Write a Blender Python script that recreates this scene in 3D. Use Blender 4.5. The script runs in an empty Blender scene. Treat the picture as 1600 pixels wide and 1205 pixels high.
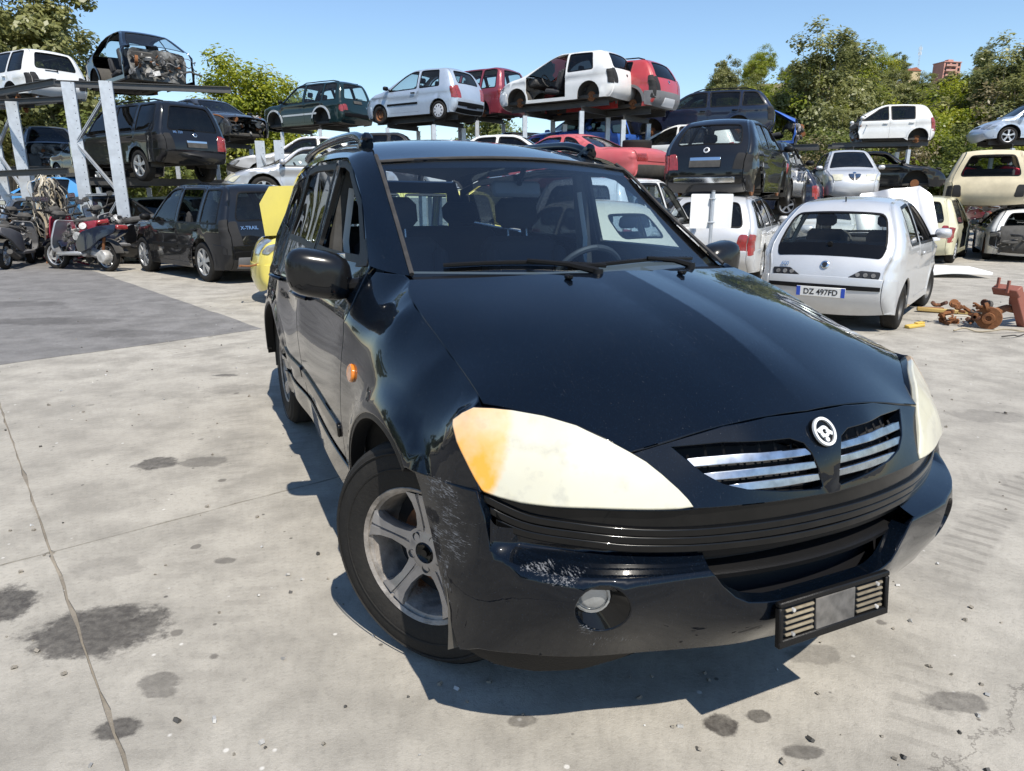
import bpy, math, random
import numpy as np
from mathutils import Vector, Matrix, Euler
from mathutils.geometry import delaunay_2d_cdt

scene = bpy.context.scene
COL = scene.collection
PI = math.pi
rad = math.radians

# ------------------------------------------------------------------ camera, sky, sun, exposure
cam_d = bpy.data.cameras.new('camera')
cam = bpy.data.objects.new('camera', cam_d)
COL.objects.link(cam)
cam.location = (0, 0, 1.468)
cam.rotation_euler = (rad(90 - 15.16), rad(0.0), 0)
cam_d.sensor_width = 36
cam_d.lens = 1089.3 / 1600 * 36
cam_d.clip_start = 0.05
cam_d.clip_end = 3000
scene.camera = cam

SUN = Vector((0.2215, -0.4976, 0.8387)).normalized()
world = bpy.data.worlds.new('World')
scene.world = world
world.use_nodes = True
wn = world.node_tree
wn.nodes.clear()
wo = wn.nodes.new('ShaderNodeOutputWorld')
bg = wn.nodes.new('ShaderNodeBackground')
sky = wn.nodes.new('ShaderNodeTexSky')
sky.sky_type = 'NISHITA'
sky.sun_disc = False
sky.sun_elevation = math.asin(SUN.z)
sky.sun_rotation = math.atan2(SUN.x, SUN.y)
sky.altitude = 60
sky.air_density = 1.15
sky.dust_density = 0.0
sky.ozone_density = 5.0
bg.inputs['Strength'].default_value = 0.13
wn.links.new(sky.outputs[0], bg.inputs[0])
wn.links.new(bg.outputs[0], wo.inputs[0])

sun_d = bpy.data.lights.new('sun', 'SUN')
sun_d.energy = 5.0
sun_d.angle = rad(0.53)
sun_d.color = (1.0, 0.94, 0.84)
sun = bpy.data.objects.new('sun', sun_d)
sun.rotation_euler = SUN.to_track_quat('Z', 'Y').to_euler()
sun.location = SUN * 60
COL.objects.link(sun)

scene.view_settings.view_transform = 'Standard'
scene.view_settings.look = 'None'
scene.view_settings.exposure = 0.34
scene.view_settings.gamma = 1.0
scene.view_settings.use_curve_mapping = False
scene.cycles.max_bounces = 8
scene.cycles.transparent_max_bounces = 24
scene.cycles.caustics_reflective = False
scene.cycles.caustics_refractive = False

# ------------------------------------------------------------------ materials
MATS = {}
def new_mat(name):
    m = bpy.data.materials.new(name)
    m.use_nodes = True
    nt = m.node_tree
    nt.nodes.clear()
    out = nt.nodes.new('ShaderNodeOutputMaterial')
    return m, nt, out

class NB:
    """small node builder"""
    def __init__(s, nt): s.nt = nt
    def n(s, t, **k):
        nd = s.nt.nodes.new(t)
        for a, b in k.items():
            if a == 'inp':
                for kk, v in b.items():
                    if hasattr(v, 'is_output') or isinstance(v, bpy.types.NodeSocket): s.nt.links.new(v, nd.inputs[kk])
                    else: nd.inputs[kk].default_value = v
            else: setattr(nd, a, b)
        return nd
    def math(s, op, a, b=0.0, c=None, clamp=False):
        nd = s.n('ShaderNodeMath', operation=op, use_clamp=clamp)
        for i, v in enumerate((a, b) if c is None else (a, b, c)):
            if isinstance(v, bpy.types.NodeSocket): s.nt.links.new(v, nd.inputs[i])
            else: nd.inputs[i].default_value = v
        return nd.outputs[0]
    def ramp(s, fac, stops):
        nd = s.n('ShaderNodeValToRGB')
        el = nd.color_ramp.elements
        while len(el) < len(stops): el.new(0.5)
        for e, (p, c) in zip(el, stops):
            e.position = p
            e.color = (c, c, c, 1) if not hasattr(c, '__len__') else (*c, 1)
        s.nt.links.new(fac, nd.inputs[0])
        return nd.outputs[0]
    def mix(s, fac, a, b):
        nd = s.n('ShaderNodeMix', data_type='RGBA')
        for i, v in ((0, fac), (6, a), (7, b)):
            if isinstance(v, bpy.types.NodeSocket): s.nt.links.new(v, nd.inputs[i])
            elif i == 0: nd.inputs[0].default_value = v
            else: nd.inputs[i].default_value = (*v, 1)
        return nd.outputs[2]
    def noise(s, vec, scale, detail=4, rough=.55):
        nd = s.n('ShaderNodeTexNoise')
        nd.inputs['Scale'].default_value = scale
        nd.inputs['Detail'].default_value = detail
        nd.inputs['Roughness'].default_value = rough
        if vec is not None: s.nt.links.new(vec, nd.inputs['Vector'])
        return nd.outputs['Fac']

def pm(name, col, rough=.5, metal=0., coat=0., coat_rough=.03, dust=0., dustcol=(.30, .27, .22), bump=0., bscale=60., var=0., vscale=3., spec=.5, rust=0., trans=0.):
    """procedural principled: base colour with soft variation, dust film, rust and fine relief"""
    if name in MATS: return MATS[name]
    m, nt, out = new_mat(name)
    b = NB(nt)
    p = b.n('ShaderNodeBsdfPrincipled')
    tc = b.n('ShaderNodeTexCoord').outputs['Object']
    c = b.n('ShaderNodeRGB').outputs[0]
    c.default_value = (*col, 1)
    r = None
    if var > 0:
        f = b.noise(tc, vscale, 5)
        c = b.mix(b.ramp(f, [(.35, 0), (.7, 1)]), tuple(x * (1 - var) for x in col), tuple(min(1, x * (1 + var)) for x in col))
    if dust > 0:
        f = b.noise(tc, 2.3, 6, .65)
        f2 = b.noise(tc, 38, 3, .6)
        d = b.math('MULTIPLY', b.ramp(f, [(.3, .25), (.75, 1)]), b.ramp(f2, [(.3, .6), (.7, 1)]))
        d = b.math('MULTIPLY', d, dust)
        c = b.mix(d, c, dustcol)
        r = b.math('ADD', rough, b.math('MULTIPLY', d, .8), clamp=True)
        if coat > 0: nt.links.new(b.math('ADD', coat_rough, b.math('MULTIPLY', d, .5)), p.inputs['Coat Roughness'])
    if rust > 0:
        f = b.noise(tc, 4.5, 8, .7)
        k = b.ramp(f, [(1 - rust * .62 - .08, 0), (1 - rust * .62, 1)])
        g = b.noise(tc, 25, 5, .7)
        c = b.mix(k, c, b.mix(g, (.10, .035, .015), (.30, .13, .05)))
        p.inputs['Roughness'].default_value = .8
        r = b.math('ADD', rough, b.math('MULTIPLY', k, .5), clamp=True)
    nt.links.new(c, p.inputs['Base Color'])
    p.inputs['Roughness'].default_value = rough
    if r is not None: nt.links.new(r, p.inputs['Roughness'])
    p.inputs['Metallic'].default_value = metal
    p.inputs['Specular IOR Level'].default_value = spec
    p.inputs['Coat Weight'].default_value = coat
    if not p.inputs['Coat Roughness'].is_linked: p.inputs['Coat Roughness'].default_value = coat_rough
    p.inputs['Transmission Weight'].default_value = trans
    if bump > 0:
        bn = b.n('ShaderNodeBump')
        bn.inputs['Strength'].default_value = bump
        bn.inputs['Distance'].default_value = .01
        nt.links.new(b.noise(tc, bscale, 5, .6), bn.inputs['Height'])
        nt.links.new(bn.outputs[0], p.inputs['Normal'])
    nt.links.new(p.outputs[0], out.inputs[0])
    MATS[name] = m
    return m

def glass(name, tint=(.55, .6, .6), ior=1.5, rough=.01, dirt=.0, dirtcol=(.3, .29, .26)):
    if name in MATS: return MATS[name]
    m, nt, out = new_mat(name)
    b = NB(nt)
    tr = b.n('ShaderNodeBsdfTransparent'); tr.inputs[0].default_value = (*tint, 1)
    gl = b.n('ShaderNodeBsdfGlossy'); gl.inputs['Roughness'].default_value = rough
    fr = b.n('ShaderNodeFresnel')
    # a pane is one thin sheet: its inner face reflects like its outer face
    bf = b.n('ShaderNodeNewGeometry').outputs['Backfacing']
    nt.links.new(b.math('ADD', ior, b.math('MULTIPLY', bf, 1. / ior - ior)), fr.inputs[0])
    mx = b.n('ShaderNodeMixShader')
    nt.links.new(fr.outputs[0], mx.inputs[0]); nt.links.new(tr.outputs[0], mx.inputs[1]); nt.links.new(gl.outputs[0], mx.inputs[2])
    sh = mx.outputs[0]
    if dirt > 0:
        tc = b.n('ShaderNodeTexCoord').outputs['Object']
        f = b.math('MULTIPLY', b.ramp(b.noise(tc, 3, 6, .65), [(.3, .1), (.75, 1)]), dirt)
        sp = b.ramp(b.noise(tc, 140, 2, .5), [(.70, 0), (.74, .6)])
        f = b.math('MAXIMUM', f, b.math('MULTIPLY', sp, dirt * 4), clamp=True)
        df = b.n('ShaderNodeBsdfDiffuse'); df.inputs[0].default_value = (*dirtcol, 1)
        m2 = b.n('ShaderNodeMixShader')
        nt.links.new(f, m2.inputs[0]); nt.links.new(sh, m2.inputs[1]); nt.links.new(df.outputs[0], m2.inputs[2])
        sh = m2.outputs[0]
    nt.links.new(sh, out.inputs[0])
    MATS[name] = m
    return m

def paint(name, col, metal=.0, dust=.12, coat=1., rough=.35, rust=0., var=.05):
    if max(col) < .08: return pm(name, tuple(x * .5 for x in col), rough=rough, metal=0., coat=coat, coat_rough=.025, dust=dust * .45, var=var, rust=rust, spec=.12, bump=.10, bscale=2.6)
    return pm(name, col, rough=rough, metal=metal, coat=coat, coat_rough=.05, dust=dust * 1.5, var=var, rust=rust, bump=.10, bscale=2.6)

M = dict(
    rubber=pm('rubber', (.010, .0098, .0095), .7, dust=.25, dustcol=(.10, .09, .078), spec=.25, bump=.25, bscale=90),
    black_plastic=pm('black_plastic', (.006, .006, .0065), .40, dust=.012, spec=.18, bump=.15, bscale=200),
    dark_inside=pm('dark_inside', (.012, .012, .013), .8, var=.3),
    seat_cloth=pm('seat_cloth', (.03, .031, .035), .9, bump=.3, bscale=150),
    trim_grey=pm('trim_grey', (.16, .16, .165), .7, var=.15),
    liner=pm('liner', (.03, .029, .028), .85, dust=.3),
    steel_dark=pm('steel_dark', (.07, .072, .076), .55, metal=.5, dust=.25, rust=.25),
    steel_galv=pm('steel_galv', (.58, .61, .64), .45, metal=.55, var=.12, vscale=7, dust=.08),
    rusty=pm('rusty', (.13, .05, .025), .85, rust=.9, var=.4, vscale=20, bump=.5, bscale=40),
    rusty_wheel=pm('rusty_wheel', (.10, .045, .028), .75, rust=.75, var=.4, vscale=10, bump=.3),
    alloy=pm('alloy', (.55, .56, .57), .35, metal=.7, dust=.15),
    hubcap=pm('hubcap', (.62, .63, .65), .4, metal=.2, dust=.12),
    chrome=pm('chrome', (.75, .77, .79), .12, metal=1., dust=.12),
    chrome_worn=pm('chrome_worn', (.44, .47, .52), .20, metal=1., dust=.2, var=.25, vscale=30),
    red_lens=pm('red_lens', (.27, .012, .014), .18, coat=.8, dust=.22, var=.3, vscale=16),
    amber_lens=pm('amber_lens', (.75, .22, .015), .12, coat=1., var=.2, vscale=25),
    clear_lens=pm('clear_lens', (.36, .37, .37), .14, metal=.5, coat=1., var=.3, vscale=14),
    dull_lens=pm('dull_lens', (.56, .54, .42), .35, coat=.5, var=.15, vscale=9),
    plate_white=pm('plate_white', (.74, .74, .72), .4, dust=.1),
    plate_blue=pm('plate_blue', (.02, .07, .42), .4),
    ink=pm('ink', (.012, .012, .014), .5),
    white_panel=pm('white_panel', (.78, .78, .76), .55, dust=.06),
    junk_grey=pm('junk_grey', (.20, .195, .19), .6, metal=.4, var=.5, vscale=12, rust=.3),
    junk_dark=pm('junk_dark', (.03, .03, .031), .65, var=.4, vscale=10, dust=.25),
    junk_light=pm('junk_light', (.45, .44, .42), .5, metal=.3, var=.4, vscale=12),
    glass_clear=glass('glass_clear', (.80, .85, .84), 1.5, dirt=.03),
    glass_tint=glass('glass_tint', (.22, .26, .26), 1.5, dirt=.03),
    glass_dark=glass('glass_dark', (.05, .055, .06), 1.5, dirt=.02),
)

# ------------------------------------------------------------------ object helpers
def props(o, label=None, cat=None, group=None, kind=None):
    if label: o['label'] = label
    if cat: o['category'] = cat
    if group: o['group'] = group
    if kind: o['kind'] = kind
    return o

def thing(name, label, cat, loc=(0, 0, 0), rot=(0, 0, 0), group=None):
    o = bpy.data.objects.new(name, None)
    o.empty_display_size = .2
    COL.objects.link(o)
    o.location = loc
    o.rotation_euler = rot
    return props(o, label, cat, group)

def copy_tree(o, parent=None):
    c = o.copy()
    COL.objects.link(c)
    c.parent = parent
    for ch in o.children: copy_tree(ch, c)
    return c

class MB:
    """collects vertices with normals and faces with material slots; build() links ONE mesh object"""
    def __init__(s): s.v = []; s.nrm = []; s.f = []; s.m = []; s.mats = []; s.n = 0
    def slot(s, mat):
        if mat not in s.mats: s.mats.append(mat)
        return s.mats.index(mat)
    def add(s, V, F, mat, N=None):
        V = np.asarray(V, float)
        k = s.n
        s.v.append(V)
        s.nrm.append(np.zeros_like(V) if N is None else np.asarray(N, float))
        i = s.slot(mat)
        for f in F:
            s.f.append(tuple(int(a) + k for a in f)); s.m.append(i)
        s.n += len(V)
    def box(s, c, d, mat, R=None, bev=0.):
        c = np.array(c, float); hx, hy, hz = np.array(d, float) / 2
        if bev <= 0:
            P = np.array([(x, y, z) for x in (-hx, hx) for y in (-hy, hy) for z in (-hz, hz)])
            F = [(0, 1, 3, 2), (4, 6, 7, 5), (0, 4, 5, 1), (2, 3, 7, 6), (0, 2, 6, 4), (1, 5, 7, 3)]
        else:
            P = []; idx = {}
            for sx in (-1, 1):
                for sy in (-1, 1):
                    for sz in (-1, 1):
                        for ax in range(3):
                            q = [sx * (hx - bev), sy * (hy - bev), sz * (hz - bev)]
                            q[ax] = (sx * hx, sy * hy, sz * hz)[ax]
                            idx[(sx, sy, sz, ax)] = len(P); P.append(q)
            F = []
            for ax in range(3):
                o1, o2 = [a for a in range(3) if a != ax]
                for sg in (-1, 1):
                    q = []
                    for a, b in ((-1, -1), (1, -1), (1, 1), (-1, 1)):
                        k = [0, 0, 0]; k[ax] = sg; k[o1] = a; k[o2] = b; q.append(idx[(*k, ax)])
                    F.append(q)
                for a in (-1, 1):
                    for b in (-1, 1):
                        k1 = [0, 0, 0]; k1[o1] = a; k1[o2] = b; k2 = list(k1); k1[ax] = -1; k2[ax] = 1
                        F.append([idx[(*k1, o1)], idx[(*k2, o1)], idx[(*k2, o2)], idx[(*k1, o2)]])
            for sx in (-1, 1):
                for sy in (-1, 1):
                    for sz in (-1, 1): F.append([idx[(sx, sy, sz, a)] for a in range(3)])
            P = np.array(P)
            # fix winding outward
            G = []
            for f in F:
                a, b_, c_ = P[f[0]], P[f[1]], P[f[2]]
                if np.dot(np.cross(b_ - a, c_ - a), P[f].mean(0)) < 0: f = f[::-1]
                G.append(f)
            F = G
        if R is not None: P = P @ np.array(R.to_matrix() if hasattr(R, "to_matrix") else R).T
        s.add(P + c, F, mat)
    def tube(s, pts, r, mat, n=8, cap=True, flat=None):
        pts = [np.array(p, float) for p in pts]
        rs = r if hasattr(r, '__len__') else [r] * len(pts)
        V = []; prev = None
        for i, p in enumerate(pts):
            t = pts[min(i + 1, len(pts) - 1)] - pts[max(i - 1, 0)]
            t /= np.linalg.norm(t) + 1e-9
            a = prev if prev is not None else (np.array([0, 0, 1.]) if abs(t[2]) < .9 else np.array([1., 0, 0]))
            a = a - t * np.dot(a, t); a /= np.linalg.norm(a) + 1e-9
            prev = a
            b = np.cross(t, a)
            for k in range(n):
                th = 2 * PI * k / n
                V.append(p + rs[i] * (math.cos(th) * a * (flat or 1) + math.sin(th) * b))
        F = []
        for i in range(len(pts) - 1):
            for k in range(n):
                F.append((i * n + k, i * n + (k + 1) % n, (i + 1) * n + (k + 1) % n, (i + 1) * n + k))
        if cap:
            F.append(tuple(range(n))[::-1]); F.append(tuple((len(pts) - 1) * n + k for k in range(n)))
        s.add(V, F, mat)
    def lathe(s, prof, mat, n=32, axis='y', c=(0, 0, 0), R=None, a0=0., a1=2 * PI):
        """prof: (r, t) pairs, t along the axis"""
        full = abs(a1 - a0 - 2 * PI) < 1e-6
        m = n if full else n + 1
        V = []
        for r, t in prof:
            for k in range(m):
                th = a0 + (a1 - a0) * k / n
                x, y = r * math.cos(th), r * math.sin(th)
                V.append({'y': (x, t, y), 'z': (x, y, t), 'x': (t, x, y)}[axis])
        V = np.array(V)
        if R is not None: V = V @ np.array(R.to_matrix() if hasattr(R, "to_matrix") else R).T
        F = []
        for i in range(len(prof) - 1):
            for k in range(n):
                k2 = (k + 1) % m
                F.append((i * m + k, i * m + k2, (i + 1) * m + k2, (i + 1) * m + k))
        s.add(V + np.array(c, float), F, mat)
    def prism(s, poly, t0, t1, mat, axis='y', c=(0, 0, 0), R=None):
        n = len(poly)
        V = []
        for t in (t0, t1):
            for a, b in poly: V.append({'y': (a, t, b), 'z': (a, b, t), 'x': (t, a, b)}[axis])
        V = np.array(V, float)
        if R is not None: V = V @ np.array(R.to_matrix() if hasattr(R, "to_matrix") else R).T
        F = [tuple(range(n)), tuple(range(2 * n - 1, n - 1, -1))]
        for k in range(n): F.append((k, k + n, (k + 1) % n + n, (k + 1) % n))
        s.add(V + np.array(c, float), F, mat)
    def transform(s, Mx):
        A = np.array(Mx)
        s.v = [v @ A[:3, :3].T + A[:3, 3] for v in s.v]
        s.nrm = [v @ A[:3, :3].T for v in s.nrm]
    def mesh(s, name, smooth=True, angle=40):
        me = bpy.data.meshes.new(name)
        V = np.vstack(s.v) if s.v else np.zeros((0, 3))
        N = np.vstack(s.nrm) if s.nrm else np.zeros((0, 3))
        me.from_pydata(V.tolist(), [], s.f)
        for m in s.mats: me.materials.append(m)
        if s.f:
            me.polygons.foreach_set('material_index', s.m)
            me.polygons.foreach_set('use_smooth', [smooth] * len(s.f))
        me.update()
        if smooth and s.f:
            has = np.linalg.norm(N, axis=1) > .1
            if has.any():
                if not has.all():
                    vn = np.zeros((len(V), 3))
                    me.vertices.foreach_get('normal', vn.ravel()) if False else None
                    vn = np.array([v.normal[:] for v in me.vertices])
                    N = np.where(has[:, None], N, vn)
                me.normals_split_custom_set_from_vertices(N.tolist())
            else:
                me.set_sharp_from_angle(angle=rad(angle))
        return me
    def build(s, name, parent=None, loc=None, rot=None, smooth=True, angle=40, label=None):
        o = bpy.data.objects.new(name, s.mesh(name, smooth, angle))
        COL.objects.link(o)
        if parent is not None: o.parent = parent
        if loc is not None: o.location = loc
        if rot is not None: o.rotation_euler = rot
        if label: o['label'] = label
        return o

_tcache = {}
def text_obj(txt, size, mat, parent, loc, rot, name='lettering', depth=.001, sx=1., bold=0.):
    key = (txt, size, depth, bold)
    if key not in _tcache:
        cu = bpy.data.curves.new('lettering', 'FONT')
        cu.body = txt; cu.size = size; cu.extrude = depth; cu.align_x = 'CENTER'; cu.align_y = 'CENTER'; cu.offset = bold
        t = bpy.data.objects.new('lettering', cu)
        COL.objects.link(t)
        me = bpy.data.meshes.new_from_object(t.evaluated_get(bpy.context.evaluated_depsgraph_get()))
        bpy.data.objects.remove(t)
        bpy.data.curves.remove(cu)
        _tcache[key] = me
    me = _tcache[key]
    if me.materials and me.materials[0] != mat: me = me.copy()
    me.materials.clear(); me.materials.append(mat)
    o = bpy.data.objects.new(name, me)
    COL.objects.link(o)
    o.parent = parent; o.location = loc; o.rotation_euler = rot; o.scale = (sx, 1, 1)
    return o

# ------------------------------------------------------------------ curved sheet panels
def inpoly(P, poly):
    P = np.asarray(P, float); Q = np.asarray(poly, float)
    x, y = P[:, 0][:, None], P[:, 1][:, None]
    x0, y0 = Q[:, 0][None], Q[:, 1][None]
    x1, y1 = np.roll(Q[:, 0], -1)[None], np.roll(Q[:, 1], -1)[None]
    c = ((y0 > y) != (y1 > y)) & (x < (x1 - x0) * (y - y0) / (y1 - y0 + 1e-30) + x0)
    return c.sum(1) % 2 == 1

def segdist(P, Q, closed=True):
    P = np.asarray(P, float); A = np.asarray(Q, float)
    B = np.roll(A, -1, 0)
    if not closed: A, B = A[:-1], B[:-1]
    d = B - A
    t = ((P[:, None] - A[None]) * d[None]).sum(-1) / ((d * d).sum(-1)[None] + 1e-12)
    t = np.clip(t, 0, 1)
    return np.linalg.norm(P[:, None] - (A[None] + t[..., None] * d[None]), axis=-1).min(1)

def resample(poly, h, closed=True):
    out = []
    n = len(poly)
    for i in range(n if closed else n - 1):
        a, b = np.array(poly[i], float), np.array(poly[(i + 1) % n], float)
        k = max(1, int(math.ceil(np.linalg.norm(b - a) / h)))
        for j in range(k): out.append(a + (b - a) * j / k)
    if not closed: out.append(np.array(poly[-1], float))
    return np.array(out)

def area(poly):
    Q = np.asarray(poly, float)
    return .5 * np.sum(Q[:, 0] * np.roll(Q[:, 1], -1) - np.roll(Q[:, 0], -1) * Q[:, 1])

def inset(poly, d):
    Q = np.asarray(poly, float)
    keep = [i for i in range(len(Q)) if np.linalg.norm(Q[i] - Q[i - 1]) > 1e-5]
    Q = Q[keep]
    if area(Q) < 0: Q = Q[::-1]
    e = np.roll(Q, -1, 0) - Q
    e /= np.linalg.norm(e, axis=1)[:, None] + 1e-12
    nrm = np.c_[-e[:, 1], e[:, 0]]
    n0 = np.roll(nrm, 1, 0)
    b = nrm + n0
    b /= np.linalg.norm(b, axis=1)[:, None] + 1e-9
    k = d / np.maximum(.35, (b * nrm).sum(1))
    return Q + b * k[:, None]

def roundpoly(poly, r, n=4):
    """fillet the corners of a polygon"""
    Q = np.asarray(poly, float); out = []
    N = len(Q)
    for i in range(N):
        p, a, b = Q[i], Q[i - 1], Q[(i + 1) % N]
        la, lb = np.linalg.norm(a - p), np.linalg.norm(b - p)
        k = min(r, la * .45, lb * .45)
        p0, p1 = p + (a - p) / la * k, p + (b - p) / lb * k
        for j in range(n + 1):
            t = j / n
            out.append((1 - t) ** 2 * p0 + 2 * t * (1 - t) * p + t * t * p1)
    return np.array(out)

def spline(pts, n=6, closed=False):
    P = [np.array(p, float) for p in pts]; out = []
    N = len(P)
    for i in range(N if closed else N - 1):
        if closed: p0, p1, p2, p3 = P[i - 1], P[i], P[(i + 1) % N], P[(i + 2) % N]
        else: p0, p1, p2, p3 = P[max(i - 1, 0)], P[i], P[i + 1], P[min(i + 2, N - 1)]
        for j in range(n):
            t = j / n
            out.append(.5 * (2 * p1 + (p2 - p0) * t + (2 * p0 - 5 * p1 + 4 * p2 - p3) * t * t + (3 * p1 - p0 - 3 * p2 + p3) * t ** 3))
    if not closed: out.append(P[-1])
    return np.array(out)

def panel(mb, poly, f, mat, h=.1, holes=(), off=0., ctr=(0, 0, .6), rim=.015, bev=.002, flip=False, extra=None, aspect=1., rim_mat=None):
    """fill a polygon of the (u,v) plane, map it with f to the car's surface, give the sheet a rolled rim"""
    poly = np.asarray(poly, float)
    hole_l = [np.asarray(q, float) for q in holes]
    B = resample(poly, h)
    pts = [B]; edges = []; k = 0
    n = len(B); edges += [(i, (i + 1) % n) for i in range(n)]; k = n
    for q in hole_l:
        R = resample(q, h); n = len(R)
        pts.append(R); edges += [(k + i, k + (i + 1) % n) for i in range(n)]; k += n
    lo, hi = poly.min(0), poly.max(0)
    gx = np.arange(lo[0] + h * .5, hi[0], h); gy = np.arange(lo[1] + h * .5, hi[1], h * aspect)
    if len(gx) and len(gy):
        G = np.array([(x, y) for i, x in enumerate(gx) for y in gy])
        G = G[inpoly(G, poly)]
        if len(G): G = G[segdist(G, B) > .35 * h * min(1, aspect)]
        for q in hole_l:
            if len(G): G = G[~inpoly(G, q)]
            if len(G): G = G[segdist(G, q) > .35 * h * min(1, aspect)]
        if len(G): pts.append(G)
    if extra is not None and len(extra):
        E_ = np.asarray(extra, float)
        E_ = E_[inpoly(E_, poly)]
        for q in hole_l:
            if len(E_): E_ = E_[~inpoly(E_, q)]
        if len(E_):
            dd = segdist(E_, B)
            E_ = E_[dd > .004]
            if len(E_): pts.append(E_)
    P = np.vstack(pts)
    vs, es, fs, _, _, _ = delaunay_2d_cdt([Vector(p) for p in P], edges, [], 0, 1e-6)
    UV = np.array([v[:] for v in vs])
    F = np.array([list(t) for t in fs if len(t) == 3], int)
    cen = UV[F].mean(1)
    keep = inpoly(cen, poly)
    for q in hole_l: keep &= ~inpoly(cen, q)
    F = F[keep]
    if not len(F): return
    X = f(UV)
    e = 2e-3
    du = f(UV + [e, 0]) - f(UV - [e, 0]); dv = f(UV + [0, e]) - f(UV - [0, e])
    N = np.cross(du, dv)
    N /= np.linalg.norm(N, axis=1)[:, None] + 1e-12
    c = np.array(ctr, float)
    sg = np.sign(np.median(((X - c) * N).sum(1))) or 1
    N *= sg
    if flip: N = -N
    X = X + N * off
    fn = np.cross(X[F[:, 1]] - X[F[:, 0]], X[F[:, 2]] - X[F[:, 0]])
    bad = (fn * N[F].mean(1)).sum(1) < 0
    F[bad] = F[bad][:, ::-1]
    mb.add(X, F, mat, N)
    if rim > 0:
        cnt = {}
        for t in F:
            for a, b in ((t[0], t[1]), (t[1], t[2]), (t[2], t[0])): cnt[(a, b)] = cnt.get((a, b), 0) + 1
        be = [(a, b) for (a, b) in cnt if (b, a) not in cnt]
        acc = {}
        for a, b in be:
            t = X[b] - X[a]
            o = np.cross(t, (N[a] + N[b]))
            o /= np.linalg.norm(o) + 1e-12
            acc.setdefault(a, []).append(o); acc.setdefault(b, []).append(o)
        idx = {v: i for i, v in enumerate(acc)}
        O = np.array([np.mean(acc[v], 0) for v in acc]); O /= np.linalg.norm(O, axis=1)[:, None] + 1e-9
        ids = list(acc)
        P0, Nn = X[ids], N[ids]
        m = len(ids)
        r1 = P0 + O * bev * .7 - Nn * bev * .3
        r2 = P0 + O * bev - Nn * bev
        r3 = P0 + O * bev * .6 - Nn * rim
        n45 = (Nn + O); n45 /= np.linalg.norm(n45, axis=1)[:, None] + 1e-9
        V = np.vstack([P0, r1, r2, r3]); NN = np.vstack([Nn, n45, O, O])
        FF = []
        for a, b in be:
            i, j = idx[a], idx[b]
            for l in range(3): FF.append((l * m + i, (l + 1) * m + i, (l + 1) * m + j, l * m + j))
        mb.add(V, FF, rim_mat or mat, NN)

class TPS:
    """thin-plate interpolation of measured surface points"""
    def __init__(s, P, v, sym=None, lam=1e-6):
        P = np.array(P, float); v = np.array(v, float)
        if sym is not None:
            Q = P.copy(); Q[:, sym] *= -1
            k = np.abs(P[:, sym]) > 1e-6
            P = np.vstack([P, Q[k]]); v = np.concatenate([v, v[k]])
        s.P = P; n = len(P)
        A = np.zeros((n + 3, n + 3))
        A[:n, :n] = s.U(P) + lam * np.eye(n); A[:n, n] = 1; A[:n, n + 1:] = P; A[n:, :n] = A[:n, n:].T
        s.w = np.linalg.solve(A, np.concatenate([v, [0, 0, 0]]))
    def U(s, a):
        d = ((a[:, None] - s.P[None]) ** 2).sum(-1)
        return .5 * d * np.log(d + 1e-12)
    def __call__(s, q):
        q = np.atleast_2d(np.asarray(q, float)); n = len(s.P)
        return s.U(q) @ s.w[:n] + s.w[n] + q @ s.w[n + 1:]
# ------------------------------------------------------------------ ground: concrete yard slabs over packed dirt, an asphalt patch, the hillside
STAINS = [(-1.45,2.13,.25,.17,.85),(-1.93,2.26,.17,.17,.9),(-1.11,1.87,.07,.045,.55),(-1.08,1.82,.05,.03,.5),(-1.13,1.67,.065,.05,.85),(-2.02,3.72,.13,.11,.8),(-1.75,3.74,.15,.09,.5),
          (.03,1.70,.05,.03,.6),(.60,1.68,.05,.05,.9),(1.33,1.78,.11,.05,.6),(.80,1.58,.06,.03,.7),(-2.45,5.75,.12,.05,.7),(-2.1,5.3,.35,.16,.25),(-1.2,2.62,.05,.03,.6),(-1.66,2.56,.16,.10,.22),(-5.6,8.4,.9,.3,.4),(-4.4,7.6,.7,.25,.35),(-7,9.8,.8,.3,.35),
          (1.0,2.0,.10,.06,.4),(2.4,2.4,.16,.10,.3),(3.3,4.6,.3,.16,.3),(.72,1.72,.04,.03,.8)]
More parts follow.
